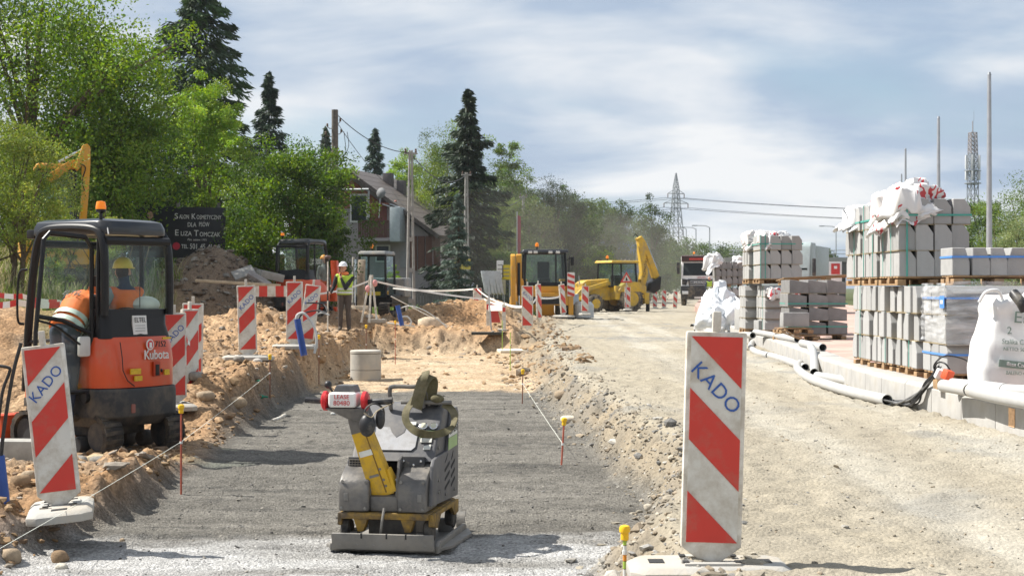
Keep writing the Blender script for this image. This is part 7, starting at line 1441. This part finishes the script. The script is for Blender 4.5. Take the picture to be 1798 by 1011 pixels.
# ---- orange backhoe loader seen from behind (local: -y = rear towards the camera)
p = P(957, 560, 63); J = empty('backhoe_loader', (p.x, 63.5, -.02), R(3), 'orange backhoe loader seen from behind beside the pit', 'backhoe loader')
MB().box((0, 1.4, .95), (1.0, 3.6, .7)).build('chassis', M_JY, J, bevel=.05); MB().box((0, .1, 1.2), (2.0, 1.3, .35)).build('rear_deck', M_JY, J, bevel=.05); MB().box((0, -.62, .85), (2.2, .22, .5)).build('rear_frame', M_JY, J, bevel=.03); MB().box((0, -.745, .8), (1.3, .02, .3)).build('frame_opening', M_HOLE, J)
for s in (-1, 1): wheel(J, (s * .95, .9, .78), .78, .45, M_CWHT); wheel(J, (s * .85, 3.2, .5), .5, .34, M_CWHT); MB().box((s * .95, .9, 1.62), (.5, 1.3, .1)).build('fender', M_JY, J, bevel=.04)
cab_frame(J, -.86, .86, -.35, 1.05, 1.35, 2.72, M_CABB, G_CAB2, M_ROOFB, .2, .06, .055)
MB().box((0, -.2, 1.42), (1.7, .4, .22)).build('cab_lower', M_CABB, J, bevel=.04); MB().box((.42, -.37, 2.05), (.06, .06, 1.3)).build('rear_mullion', M_CABB, J)
for x_ in (-.62, -.4, .2, .5): MB().box((x_, -.40, 2.74), (.18, .08, .10)).build('work_light', M_CWHT, J, bevel=.03)
beacon(J, (-.3, .2, 2.86)); MB().box((0, .55, 1.55), (.5, .5, .3)).build('seat', M_SEAT, J, bevel=.06); MB().box((0, .75, 2.0), (.5, .16, .75)).build('seat_back', M_SEAT, J, bevel=.06)
MB().tube([(.9, .9, 2.4), (1.15, .85, 2.55)], .02, 6).build('mirror_arm', M_CABB, J); MB().box((1.2, .85, 2.4), (.14, .06, .35)).build('mirror', M_CABB, J, bevel=.02); MB().tube([(.93, -.3, 1.35), (.98, -.3, 2.6)], .02, 6).build('grab_rail', M_CABB, J)
MB().box((-.95, -.80, .9), (.35, .28, .55)).build('swing_post', M_JY, J, bevel=.04)
bo = MB().prism([(-.85, .75), (-1.05, .8), (-1.18, 1.7), (-1.05, 2.62), (-.88, 2.66), (-.92, 1.7)], 'x', -1.22, -1.00).build('boom', M_JY, J, bevel=.03)
MB().prism([(-1.08, 2.58), (-.9, 2.66), (-1.0, 2.2), (-1.22, .62), (-1.38, .62), (-1.30, 2.0)], 'x', -1.44, -1.25).build('dipper', M_JY, J, bevel=.03); MB().cyl((-1.12, -1.25, 1.0), (-1.12, -1.2, 2.3), .06, n=10).build('boom_cylinder', M_CABB, J); MB().cyl((-1.12, -1.25, 1.0), (-1.12, -1.28, .6), .035, n=8).build('cylinder_rod', M_CHROME, J)
MB().prism([(-1.42, .62), (-1.15, .6), (-.95, .35), (-1.05, .1), (-1.4, .05), (-1.55, .3)], 'x', -1.6, -1.05).build('bucket', M_MUD, J, bevel=.03)
for s in (-1, 1):
    st = MB().box((s * 1.0, -.66, .85), (.20, .2, 1.5)).build('stabiliser', M_JY, J, bevel=.02); MB().box((s * 1.0, -.66, .08), (.4, .4, .1)).build('pad', M_CABB, st, bevel=.02)
    if s > 0:
        MB().box((1.0, -.765, 1.45), (.30, .02, .95)).build('striped_plate', M_CWHT, st)
        for k in range(4): MB().prism([(.86, 1.05 + k * .24), (1.14, .95 + k * .24), (1.14, 1.07 + k * .24), (.86, 1.17 + k * .24)], 'y', -.782, -.777).build('red_stripe', M_RED, st, smooth=0)
fb = MB().prism([(3.9, .1), (4.6, .1), (4.7, .5), (4.4, .9), (3.95, .95)], 'x', -1.2, 1.2).build('loader_bucket', M_JY, J, bevel=.04); MB().lathe([(.05, 0), (.42, .05), (.42, .55), (.3, .7)], 16, (1.55, -.3, .05)).build('grey_drum', M('drum_grey', (.45, .47, .48), .5), J)
# ---- yellow backhoe loader seen from the side rear
p = P(1088, 548, 85); Q = empty('backhoe_loader', (p.x, 85, -.03), R(118), 'yellow backhoe loader with its boom raised in the dust', 'backhoe loader')     # local +y = front, points left
MB().box((0, 1.7, 1.0), (.9, 1.9, .7)).build('chassis', M_YEL2, Q, bevel=.05); MB().prism([(.9, 1.1), (2.5, 1.1), (2.6, 1.55), (2.3, 1.72), (.9, 1.8)], 'x', -.42, .42).build('bonnet', M_YEL2, Q, bevel=.06); MB().box((0, -.1, 1.05), (2.0, 2.0, .75)).build('rear_body', M_YEL2, Q, bevel=.06); MB().box((0, -1.1, .75), (2.1, .3, .6)).build('rear_frame', M_YEL2, Q, bevel=.03)
for s in (-1, 1): wheel(Q, (s * .92, -.1, .72), .72, .42, M_YEL2); wheel(Q, (s * .86, 2.1, .48), .48, .32, M_YEL2); MB().prism([(-.85, 1.15), (-.6, 1.62), (.3, 1.66), (.75, 1.2), (.75, 1.1), (-.85, 1.1)], 'x', s * .72, s * 1.14).build('fender', M_YEL2, Q, bevel=.04)
cab_frame(Q, -.78, .78, -.6, .95, 1.4, 2.65, M_CABB, G_CAB2, M_YEL2, .25, .05, .05); beacon(Q, (.3, .6, 2.79)); MB().box((0, .2, 1.7), (.5, .5, .6)).build('seat', M_SEAT, Q, bevel=.06)
MB().box((0, -1.3, 1.0), (.5, .35, .9)).build('swing_post', M_YEL2, Q, bevel=.04)
MB().prism([(-1.15, .9), (-1.45, .9), (-1.75, 2.1), (-1.45, 3.95), (-1.15, 4.05), (-1.15, 3.75), (-1.35, 2.2)], 'x', -.16, .16).build('boom', M_YEL2, Q, bevel=.03)
MB().prism([(-1.05, 4.0), (-1.35, 4.15), (-1.6, 3.85), (-2.5, 2.0), (-2.35, 1.75), (-2.12, 1.85), (-1.7, 3.0)], 'x', -.14, .14).build('dipper', M_YEL2, Q, bevel=.03)
MB().cyl((0, -1.0, 2.0), (0, -1.05, 3.7), .06, n=10).build('dipper_cylinder', M_CHROME, Q); MB().cyl((0, -1.75, 3.7), (0, -2.42, 2.3), .05, n=10).build('bucket_cylinder', M_CHROME, Q)
MB().prism([(-2.5, 1.95), (-2.2, 1.8), (-1.85, 1.6), (-1.7, 1.15), (-2.05, 1.0), (-2.45, 1.25)], 'x', -.32, .32).build('bucket', M_CABB, Q, bevel=.03)
MB().tube(bez([(.1, -1.4, 3.9), (.12, -1.1, 4.25), (.1, -.95, 4.1)], 4), .03, 6).build('hose', M_CABB, Q); MB().prism([(3.2, .25), (3.9, .15), (3.95, .5), (3.7, .95), (3.25, 1.0)], 'x', -1.15, 1.15).build('loader_bucket', M('bucket_blue_grey', (.30, .36, .42), .5), Q, bevel=.04)
for s in (-1, 1): MB().prism([(1.0, 1.5), (1.1, 1.7), (2.8, 1.25), (3.4, .7), (3.3, .55), (2.6, 1.05)], 'x', s * .58 - .07, s * .58 + .07).build('loader_arm', M_YEL2, Q, bevel=.02)
for s in (-1, 1): MB().tube([(s * .3, 2.7, 1.5), (s * .3, 2.75, 1.95)], .03, 6).build('exhaust', M_GALV, Q); MB().box((s * .95, -1.2, .5), (.16, .16, .9)).build('stabiliser', M_CABB, Q, bevel=.02)
text_obj('lettering', 'KOMATSU', .22, M_BLK, Q, Matrix.Translation((-.165, -1.55, 2.4)) @ Euler((R(90), 0, R(-90))).to_matrix().to_4x4() @ Matrix.Rotation(R(80), 4, 'Z'), .003)
# ---- white lorry
p = P(1226, 537, 112); T = empty('lorry', (p.x, 112, -.03), R(-7), 'white and black tipper lorry coming down the road', 'lorry'); M_TW = M('lorry_white', (.82, .81, .79), .4, dirt=(.55, .5, .42), da=.1); M_TK = M('lorry_black', (.03, .03, .032), .5, dirt=DUST, da=.25)
MB().prism([(0, 1.55), (.06, 2.2), (.22, 3.2), (.4, 3.62), (2.2, 3.66), (2.2, .9), (0, .9)], 'x', -1.22, 1.22).build('cab', M_TW, T, bevel=.07, seg=3); MB().box((0, -.03, .98), (2.48, .3, .95)).build('bumper', M_TK, T, bevel=.07); MB().box((0, 1.1, .75), (2.3, 2.2, .5)).build('cab_floor', M_TK, T)
MB().hexa([(-1.08, .045, 2.2), (1.08, .045, 2.2), (1.08, .10, 2.2), (-1.08, .10, 2.2), (-1.05, .20, 3.1), (1.05, .20, 3.1), (1.05, .26, 3.1), (-1.05, .26, 3.1)]).build('windscreen', glass('windscreen', (.25, .32, .33), .35), T); MB().hexa([(-1.09, .06, 2.18), (1.09, .06, 2.18), (1.09, .12, 2.18), (-1.09, .12, 2.18), (-1.06, .225, 3.12), (1.06, .225, 3.12), (1.06, .27, 3.12), (-1.06, .27, 3.12)]).build('dash_interior', M_TK, T)
MB().box((0, .18, 3.42), (2.4, .3, .42), (R(14), 0, 0)).build('sun_visor', M('visor_dark', (.05, .02, .02), .4), T, bevel=.05); MB().box((0, -.0, 3.38), (1.3, .02, .14)).build('red_script', M_RED, T); beacon(T, (-.3, .8, 3.64))
gr = MB().prism([(-.75, 1.95), (.75, 1.95), (.65, 1.45), (-.65, 1.45)], 'y', -.05, .05).build('grille', M_TK, T, bevel=.02)
for k in range(3): MB().box((0, -.06, 1.52 + k * .14), (1.2, .02, .05)).build('grille_bar', M_GALV, gr)
text_obj('lettering', 'MAN', .26, M_CHROME, gr, face_m((.05, -.075, 1.70)), .01, sx=1.3); text_obj('lettering', 'DOLINA', .15, M_RED, T, face_m((.25, .0, 2.06)), .01)
for s in (-1, 1):
    MB().prism([(s * .72, 1.9), (s * 1.15, 1.98), (s * 1.15, 1.55), (s * .85, 1.5)], 'y', -.02, .02).build('corner_vent', M_TK, T); MB().box((s * .92, -.19, .98), (.42, .04, .22)).build('headlight', M('headlamp', (.75, .77, .78), .15), T, bevel=.04); MB().box((s * 1.42, .15, 2.72), (.22, .16, .85)).build('mirror', M_TK, T, bevel=.05); MB().tube([(s * 1.2, .3, 3.1), (s * 1.4, .18, 3.05)], .03, 6).build('mirror_arm', M_TK, T)
    for y_ in (.75, 4.2, 5.5): wheel(T, (s * 1.05, y_, .52), .52, .32, M_GALV)
MB().box((0, -.2, .62), (.55, .03, .14)).build('number_plate', M_CWHT, T); MB().hexa([(-1.15, 2.5, 1.3), (1.15, 2.5, 1.3), (1.15, 7, 1.3), (-1.15, 7, 1.3), (-1.25, 2.5, 3.0), (1.25, 2.5, 3.0), (1.25, 7.1, 3.0), (-1.25, 7.1, 3.0)]).build('tipper_body', M_TK, T, bevel=.03); MB().box((0, 4.6, 1.0), (.9, 6.5, .3)).build('frame', M_TK, T)
# second lorry cab peeping out behind the middle stack
p = P(1379, 500, 62); T2 = empty('lorry', (p.x, 62, .1), R(-20), 'grey green lorry cab peeping out right of the middle stack', 'lorry'); M_TG = M('lorry_grey', (.36, .42, .42), .4)
MB().prism([(0, 1.2), (.1, 2.0), (.3, 2.85), (.5, 3.0), (1.6, 3.0), (1.6, .6), (0, .6)], 'x', -.95, .95).build('cab', M_TG, T2, bevel=.06); MB().hexa([(-.85, -.02 + .1, 1.9), (.85, .08, 1.9), (.85, .12, 1.9), (-.85, .12, 1.9), (-.82, .27, 2.7), (.82, .27, 2.7), (.82, .31, 2.7), (-.82, .31, 2.7)]).build('windscreen', MATS['windscreen'], T2); MB().box((1.1, .2, 2.0), (.14, .14, .7)).build('mirror', M_TK, T2, bevel=.04)
for s in (-1, 1): wheel(T2, (s * .8, .7, .45), .45, .28, M_GALV); wheel(T2, (s * .8, 4.2, .45), .45, .28, M_GALV)
MB().box((0, 3.4, 1.9), (1.9, 3.4, 2.0)).build('box_body', M_TG, T2, bevel=.04)
# ---- tall glazed excavator cab with muddy boom in front of the house
p = P(657, 545, 57); X3 = empty('excavator', (p.x, 57.3, .2), R(-12), 'grey excavator cab with a muddy stick in front of the house', 'excavator'); M_GRC = M('cab_grey', (.22, .235, .24), .5, dirt=(.4, .34, .26), da=.3)
MB().box((0, .6, .62), (1.6, 2.2, .45)).build('upper_frame', M_CABB, X3, bevel=.04); MB().box((.15, 1.3, 1.1), (1.5, .9, .7)).build('engine_cover', M_GRC, X3, bevel=.06); cab_frame(X3, -.45, .58, -.55, .62, .75, 2.28, M_CABB, G_CAB2, M_GRC, .06, .03, .045); beacon(X3, (-.2, .3, 2.42)); MB().box((.1, .2, 1.1), (.45, .45, .5)).build('seat', M_SEAT, X3, bevel=.06)
MB().box((.08, -.6, .88), (.62, .03, .13)).build('yellow_label', M_YS, X3)
MB().prism([(-1.0, .4), (-1.2, .4), (-1.25, 1.5), (-1.1, 2.1), (-.92, 2.1), (-1.0, 1.4)], 'x', -.30, -.06).build('muddy_stick', M_MUD, X3, bevel=.03); MB().tube([(-.48, -.9, .3), (-.5, -.8, 2.1)], .05, 8).build('cylinder', M_CHROME, X3); MB().tube([(-.62, -.7, .3), (-.60, -.7, 2.2)], .045, 8).build('side_post', M_PVC, X3); MB().prism([(-1.3, .45), (-.95, .45), (-.85, .1), (-1.2, -.1), (-1.45, .1)], 'x', -.55, .15).build('bucket', M_MUD, X3, bevel=.03)
for s in (-1, 1): track(X3, s * .65, 2.3, .55, .38)
# ---- yellow digger behind the shrubs at left
p = P(140, 400, 37.5); X4 = empty('excavator', (p.x, 37.5, 2.65), R(20), 'yellow excavator arm and cab showing above the olive shrubs', 'excavator')
MB().prism([(-.05, -.2), (.12, -.2), (.20, .9), (.24, 1.6), (.24, 2.0), (.17, 2.08), (.06, 2.04), (-.12, 1.5), (-.06, 1.42), (.04, 1.55), (.05, .9)], 'y', -.11, .11).build('stick', M_JY, X4, bevel=.015); MB().cyl((-.5, 0, 1.62), (-.1, 0, 1.86), .035, n=10).build('cylinder', M_CHROME, X4); MB().cyl((-.1, 0, 1.86), (.14, 0, 2.0), .022, n=8).build('cylinder_rod', M_CHROME, X4)
MB().prism([(-.75, 1.2), (-.7, 1.36), (-.2, 1.7), (.1, 1.75), (.1, 1.6), (-.2, 1.5), (-.6, 1.15)], 'y', .14, .30).build('boom', M_JY, X4, bevel=.02); MB().tube(bez([(.0, -.13, 1.6), (.12, -.14, 1.5), (.05, -.13, 1.2), (.1, -.13, .95)], 5), .014, 6).build('hose', M_CABB, X4)
cab_frame(X4, -.95, -.05, .5, 1.6, -.2, 1.5, M_CABB, G_CAB2, M_JY, .1, .03, .045); MB().box((-.4, 1.2, -.6), (1.9, 2.2, .7)).build('upper_frame', M_JY, X4, bevel=.05); MB().box((-.6, 1.3, -1.2), (2.0, 2.4, .9)).build('track_frame', M_CABB, X4, bevel=.05)
# ================================================================ people
M_SKIN = M('skin', (.50, .27, .19), .6, var=.08); M_LIME = M('vest_lime', (.42, .60, .06), .7, var=.12, vs_=9, bump=.4, bs=18); M_ORV = M('vest_orange', (.78, .16, .03), .7, var=.12, vs_=9, bump=.4, bs=18); M_REFL = M('reflective', (.56, .60, .56), .4); M_BLKC = M('cloth_black', (.018, .018, .02), .85); M_TRS = M('trousers_brown', (.075, .06, .052), .85, var=.2, bump=.4, bs=16); M_NAVY = M('cloth_navy', (.03, .04, .07), .85); M_BOOT = M('boots', (.06, .045, .03), .8); M_HELW = M('helmet_white', (.72, .73, .75), .3); M_HELY = M('helmet_yellow', (.70, .52, .04), .35); M_HAIR = M('hair_dark', (.03, .02, .015), .8)
def remesh(name, m, mats, voxel, bones, parent, sm=6):
    """join overlapping limbs into one continuous skin, then give faces the cloth of the nearest bone"""
    o = m.build(name, mats[0], None, recalc=True); md = o.modifiers.new('r', 'REMESH'); md.mode = 'VOXEL'; md.voxel_size = voxel; s_ = o.modifiers.new('s', 'SMOOTH'); s_.iterations = sm; s_.factor = .5
    dg = bpy.context.evaluated_depsgraph_get(); me = bpy.data.meshes.new_from_object(o.evaluated_get(dg)); old = o.data; bpy.data.objects.remove(o); bpy.data.meshes.remove(old)
    me.materials.clear()
    for x_ in mats: me.materials.append(x_)
    n = len(me.polygons); c = np.empty(n * 3, np.float32); me.polygons.foreach_get('center', c); c = c.reshape(-1, 3); best = np.full(n, 1e9); idx = np.zeros(n, np.int32)
    for a, b, r_, mi in bones:
        a, b = np.array(a), np.array(b); d = b - a; t = np.clip(((c - a) @ d) / max(d @ d, 1e-9), 0, 1); dist = np.linalg.norm(c - (a + t[:, None] * d), axis=1) - r_
        k = dist < best; best[k] = dist[k]; idx[k] = mi
    me.polygons.foreach_set('material_index', idx); me.polygons.foreach_set('use_smooth', np.ones(n, bool)); return mobj(name, me, parent)
def person(loc, rz, label, J, cloth, vest=None, helmet=None, voxel=.011, grip=None, cat='person'):
    """J: joints; cloth: (top, sleeve, trousers, boots) materials"""
    E = empty('person', loc, rz, label, 'person'); m = MB(); bones = []; V = {k: Vector(v) for k, v in J.items()}; mats = [M_SKIN, cloth[0], cloth[1], cloth[2], cloth[3], M_HAIR]
    def limb(a, b, r0, r1, mi, mid=None):
        A_, B_ = V[a], V[b]; pts = [A_.lerp(B_, i / 4) for i in range(5)]; rs = [r0 + (r1 - r0) * i / 4 + (mid or 0) * math.sin(math.pi * i / 4) for i in range(5)]
        m.tube(pts, rs, 12); m.ell(A_, (r0,) * 3, 12, 8); m.ell(B_, (r1,) * 3, 12, 8); bones.append((A_, B_, (r0 + r1) / 2, mi))
    # torso: stacked ellipses from pelvis to shoulders
    pv, ch, nk = V['pelvis'], V['chest'], V['neck']; ax = (V['sr'] - V['sl']).normalized()
    def ring_body(pts):
        v = []; n = 18
        for c, rx, ry in pts:
            up = (nk - pv).normalized(); sx = (ax - up * ax.dot(up)).normalized(); sy = up.cross(sx)
            for k in range(n): a = 2 * math.pi * k / n; v.append(c + sx * math.cos(a) * rx + sy * math.sin(a) * ry)
        L_ = len(pts); m.add(v, [(i * n + k, i * n + (k + 1) % n, (i + 1) * n + (k + 1) % n, (i + 1) * n + k) for i in range(L_ - 1) for k in range(n)] + [list(range(n))[::-1], list(range((L_ - 1) * n, L_ * n))])
    body = [(pv - (ch - pv) * .22, .13, .10), (pv, .168, .118), (pv.lerp(ch, .45), .155, .112), (ch, .182, .128), (ch.lerp(nk, .55), .175, .11), (ch.lerp(nk, .85), .11, .085), (nk, .062, .06)]
    ring_body(body); bones.append((pv.lerp(ch, .1), nk, .13, 1)); bones.append((pv - (ch - pv) * .2, pv, .13, 3))
    for s in 'lr':
        limb('s' + s, 'e' + s, .062, .047, 2, .006); limb('e' + s, 'w' + s, .047, .032, 2, .004)
        if 'h' + s in V:
            limb('w' + s, 'h' + s, .028, .034, 0); hd = (V['h' + s] - V['w' + s]).normalized(); sd_ = hd.orthogonal().normalized(); u2 = hd.cross(sd_)
            for k in range(4):
                b = V['h' + s] + sd_ * (.018 * (k - 1.5)); l = (.05, .058, .055, .042)[k]; q = [b, b + hd * l * .6 + u2 * .012, b + hd * l * .8 + u2 * .036]; m.tube(q, [.010, .0095, .008], 7); bones.append((q[0], q[2], .009, 0))
            q = [V['h' + s] - hd * .03 + sd_ * .03, V['h' + s] + sd_ * .05 + u2 * .02, V['h' + s] + hd * .03 + sd_ * .05 + u2 * .04]; m.tube(q, [.013, .011, .009], 7); bones.append((q[0], q[2], .011, 0))
        if 'k' + s in V:
            limb('p' + s, 'k' + s, .098, .064, 3, .006); limb('k' + s, 'a' + s, .062, .048, 3, .010); A_ = V['a' + s]; t_ = V.get('t' + s, A_ + Vector((0, -.15, -.05))); m.tube([A_ + (A_ - t_) * .3, A_.lerp(t_, .5), t_], [.045, .048, .036], 10); m.ell(A_, (.05, .05, .05)); bones.append((A_ + (A_ - t_) * .3 - Vector((0, 0, .02)), t_, .04, 4))
    # head with face
    H = V['head']; fd = Vector(J.get('face', (0, -1, 0))).normalized(); rt_ = fd.cross(Vector((0, 0, 1))).normalized(); up = rt_.cross(fd)
    m.tube([nk - (H - nk) * .2, nk.lerp(H, .6)], [.058, .055], 12); bones.append((nk, nk.lerp(H, .5), .05, 0)); yaw = math.atan2(fd.x, -fd.y)
    m.ell(H + up * .02, (.076, .096, .112), 18, 12, (0, 0, yaw)); m.ell(H + fd * .03 - up * .055, (.056, .062, .062), 14, 10, (0, 0, yaw)); bones.append((H - up * .06 + fd * .02, H + up * .06, .09, 0)); bones.append((H - fd * .06 + up * .05, H - fd * .04 - up * .02, .075, 5))
    m.tube([H + fd * .09 + up * .02, H + fd * .112 - up * .012], [.010, .016], 8); bones.append((H + fd * .09, H + fd * .11, .02, 0))
    for s in (-1, 1): m.ell(H + rt_ * s * .078 - fd * .005, (.012, .022, .032), 8, 6, (0, 0, yaw)); bones.append((H + rt_ * s * .078, H + rt_ * s * .08, .02, 0))
    remesh('body', m, mats, voxel, bones, E)
    for s in (-1, 1):
        ey = MB().ell(H + fd * .093 + rt_ * s * .03 + up * .015, (.013, .008, .008), 8, 6, (0, 0, yaw)).build('eye', M_HAIR, E)
    MB().ell(H + fd * .093 - up * .05, (.024, .008, .007), 10, 6, (0, 0, yaw)).build('mouth', M('lips', (.36, .14, .11), .6), E)
    if vest:
        mv = MB(); m = mv; ring_body([(c, rx + .022, ry + .024) for c, rx, ry in [(pv - (ch - pv) * .08, .168, .122)] + body[2:5] + [(ch.lerp(nk, .78), .14, .095)]])
        for s in 'lr': mv.ell(V['s' + s] + (nk - V['s' + s]) * .12, (.072, .078, .06), 12, 8)
        vo = remesh('vest', mv, [vest], voxel * 1.3, [((0, 0, 0), (0, 0, 1), .1, 0)], E, 4); up2 = (nk - pv).normalized(); sx = (ax - up2 * ax.dot(up2)).normalized(); sy = up2.cross(sx)
        for t in (.12, .42):
            c = pv.lerp(ch, t); mm = MB(); rx, ry = .168 + .036, .122 + .036
            pts = [c + sx * math.cos(a) * rx + sy * math.sin(a) * ry for a in [2 * math.pi * k / 24 for k in range(25)]]; mm.ribbon(pts, up2 * .055, .006).build('reflective_band', M_REFL, vo, smooth=60)
    if helmet:
        hm = MB().ell(H + up * .055, (.105, .125, .12), 20, 8, (0, 0, yaw), z0=-.05).build('helmet', helmet, E); MB().lathe([(.100, 0), (.128, 0), (.130, .008), (.102, .014)], 22, H + up * .05 + fd * .022, Matrix.Rotation(yaw, 3, 'Z') @ Matrix.Diagonal((.9, 1.12, 1))).build('brim', helmet, hm)
    return E
p = P(605, 590, 39); z0 = gz(p.x, 39)
W1 = person((p.x, 39, z0), 0, 'worker in a lime vest and white helmet holding a survey pole', dict(pelvis=(0, 0, .93), chest=(.01, .0, 1.22), neck=(.0, -.01, 1.43), head=(-.03, -.03, 1.56), face=(-.35, -1, -.05), sl=(-.19, -.02, 1.36), sr=(.19, .03, 1.35),
    el=(-.27, -.08, 1.08), wl=(-.33, -.22, .95), hl=(-.36, -.27, .93), er=(.05, -.24, 1.06), wr=(-.06, -.2, 1.30), hr=(-.08, -.17, 1.38), pl=(-.09, 0, .90), pr=(.09, 0, .90), kl=(-.10, -.02, .49), kr=(.09, -.01, .49), al=(-.11, .02, .08), ar=(.11, .03, .07)), (M_BLKC, M_BLKC, M_TRS, M_BOOT), M_LIME, M_HELW, .010)
MB().lathe([(.07, 0), (.11, .02), (.115, .07), (.08, .1)], 16, (-.01, 0, 1.38)).build('hood', M('hood_orange', (.75, .22, .07), .8), W1)
MB().box((-.075, -.2, 1.42), (.03, .02, .10), (.2, .3, 0)).build('phone', M_BLKC, W1)
e = empty('survey_pole', (p.x - .385, 38.71, z0 - .02), 0, 'white survey pole with a receiver in the hand of the worker', 'survey pole'); MB().cyl((0, 0, 0), (0, 0, 1.75), .017, n=10).build('pole', M_PVC, e); MB().cyl((0, 0, .78), (0, 0, 1.02), .021, n=10).build('grip_sleeve', M_BLKP, e); MB().cyl((0, 0, 1.75), (0, 0, 1.82), .03, .05, n=12).build('mount', M_BLKP, e); MB().lathe([(.05, 0), (.085, .01), (.085, .05), (.05, .08)], 18, (0, 0, 1.82)).build('receiver', M('receiver_brown', (.10, .06, .05), .4), e)
# worker leaning into the excavator cab, seen through the open door; operator on the seat
KM = Matrix.Translation(KUB.location) @ Matrix.Rotation(KUB.rotation_euler.z, 4, 'Z')
def in_kub(v): return KM @ Vector(v)
w2 = in_kub((-.58, -.20, .36))
person(w2, R(57), 'worker in an orange vest leaning into the excavator cab behind its door', dict(pelvis=(-.06, -.02, .95), chest=(.13, .0, 1.17), neck=(.30, .02, 1.30), head=(.42, .05, 1.37), face=(.9, .3, -.3), sl=(.18, .21, 1.25), sr=(.18, -.18, 1.25), el=(.36, .28, 1.02), wl=(.52, .26, 1.0), hl=(.58, .26, 1.0), er=(.36, -.24, 1.02), wr=(.52, -.2, 1.0), hr=(.58, -.2, 1.0), pl=(-.06, .07, .92), pr=(-.06, -.11, .92), kl=(-.03, .08, .50), kr=(-.02, -.1, .50), al=(-.1, .08, .08), ar=(-.1, -.1, .08), tl=(.04, .08, .04), tr=(.04, -.1, .04)), (M_ORV, M_BLKC, M_NAVY, M_BOOT), M_ORV, None, .013)
op = in_kub((.11, -.26, .52)); OP = person(op, R(57), 'operator with a yellow helmet sitting in the orange excavator', dict(pelvis=(0, -.02, .74), chest=(0, -.05, 1.03), neck=(0, -.03, 1.24), head=(.0, .0, 1.37), face=(.75, .55, -.1), sl=(-.2, -.03, 1.16), sr=(.2, -.03, 1.16), el=(-.28, .1, .92), wl=(-.30, .32, .93), hl=(-.31, .38, .95), er=(.28, .1, .92), wr=(.30, .32, .93), hr=(.31, .38, .95), pl=(-.1, .02, .72), pr=(.1, .02, .72), kl=(-.14, .42, .68), kr=(.14, .42, .68), al=(-.14, .52, .28), ar=(.14, .52, .28), tl=(-.14, .66, .24), tr=(.14, .66, .24)), (M_NAVY, M('sleeve_plaid', (.22, .30, .33), .8), M_NAVY, M_BOOT), M_ORV, M_HELY, .013)
STAND = dict(pelvis=(0, 0, .93), chest=(0, 0, 1.22), neck=(0, 0, 1.43), head=(0, -.02, 1.57), face=(.3, -1, 0), sl=(-.19, 0, 1.36), sr=(.19, 0, 1.36), el=(-.26, .02, 1.08), wl=(-.27, -.06, .84), hl=(-.27, -.08, .78), er=(.26, .02, 1.08), wr=(.27, -.06, .84), hr=(.27, -.08, .78), pl=(-.09, 0, .9), pr=(.09, 0, .9), kl=(-.1, -.02, .49), kr=(.1, .02, .49), al=(-.11, 0, .08), ar=(.11, .05, .08))
p = P(1245, 535, 98); person((p.x, 98, p.z + .05), R(30), 'distant worker in a lime vest beside the white lorry', STAND, (M_NAVY, M_NAVY, M_NAVY, M_BOOT), M_LIME, None, .018)
p = P(568, 548, 47.5); person((p.x, 47.5, p.z), R(60), 'worker in orange red overalls half hidden behind the small black cab', STAND, (M('grey_jumper', (.2, .2, .2), .85), MATS['grey_jumper'], M('overall_red', (.42, .09, .04), .8), M_BOOT), None, M('helmet_orange', (.75, .26, .02), .4), .014)
# lettering on the leaning worker's back
bk = text_obj('lettering', 'ELTEL', .10, M_BLK, None, Matrix.Identity(4), .002); w2o = [o for o in bpy.data.objects if o.name.startswith('person') and 'leaning' in o.get('label', '')][0]
bk.parent = w2o; nv = Vector((-.55, -.05, .72)).normalized(); ux = Vector((.05, -1, 0)).normalized(); ux = (ux - nv * ux.dot(nv)).normalized(); bk.rotation_euler = Matrix((ux, nv.cross(ux), nv)).transposed().to_euler(); bk.location = Vector((.15, .0, 1.19)) + nv * .162
# ================================================================ air
def volume(name, dens, col, aniso=.3):
    m = bpy.data.materials.new(name); m.use_nodes = True; t = m.node_tree; t.nodes.clear(); o = t.nodes.new('ShaderNodeOutputMaterial'); v = t.nodes.new('ShaderNodeVolumePrincipled'); v.inputs['Density'].default_value = dens; v.inputs['Color'].default_value = (*col, 1); v.inputs['Anisotropy'].default_value = aniso
    t.links.new(v.outputs[0], o.inputs['Volume']); return m
def dust(px, py, Y, r_, dens, label, seed):
    p = P(px, py, Y); V = ICO2_V.copy(); k = 1 + .25 * np.array([vnoise(np.array([v[0] * 2 + seed]), np.array([v[1] * 2 + v[2] * 1.3 + seed]))[0] - .5 for v in V]) * 2
    V = V * k[:, None] * np.array(r_); me = np_mesh('dust_cloud', V, ICO2_F, volume('dust%d' % seed, dens, (.86, .82, .76)), True); tag(mobj('dust_cloud', me, None, (p.x, Y, p.z)), label, 'dust', kind='stuff')
dust(880, 430, 76, (3.2, 5, 3.0), .0062, 'dust hanging above the fence behind the orange loader', 1)
dust(1010, 440, 90, (4.0, 6, 3.2), .0070, 'dust drifting between the two loaders', 2)
dust(1120, 460, 122, (5.0, 7, 4.2), .011, 'dust blowing off the road left of the lorry', 3)
dust(940, 350, 84, (3.0, 5, 3.4), .003, 'thin dust rising in front of the dark trees', 4)
m = MB().box((60, 420, 15.5), (1100, 920, 34)).build('haze', volume('haze', .00016, (.80, .88, .97), .2), None, smooth=0); tag(m, 'faint haze over the whole site', 'haze', kind='stuff')
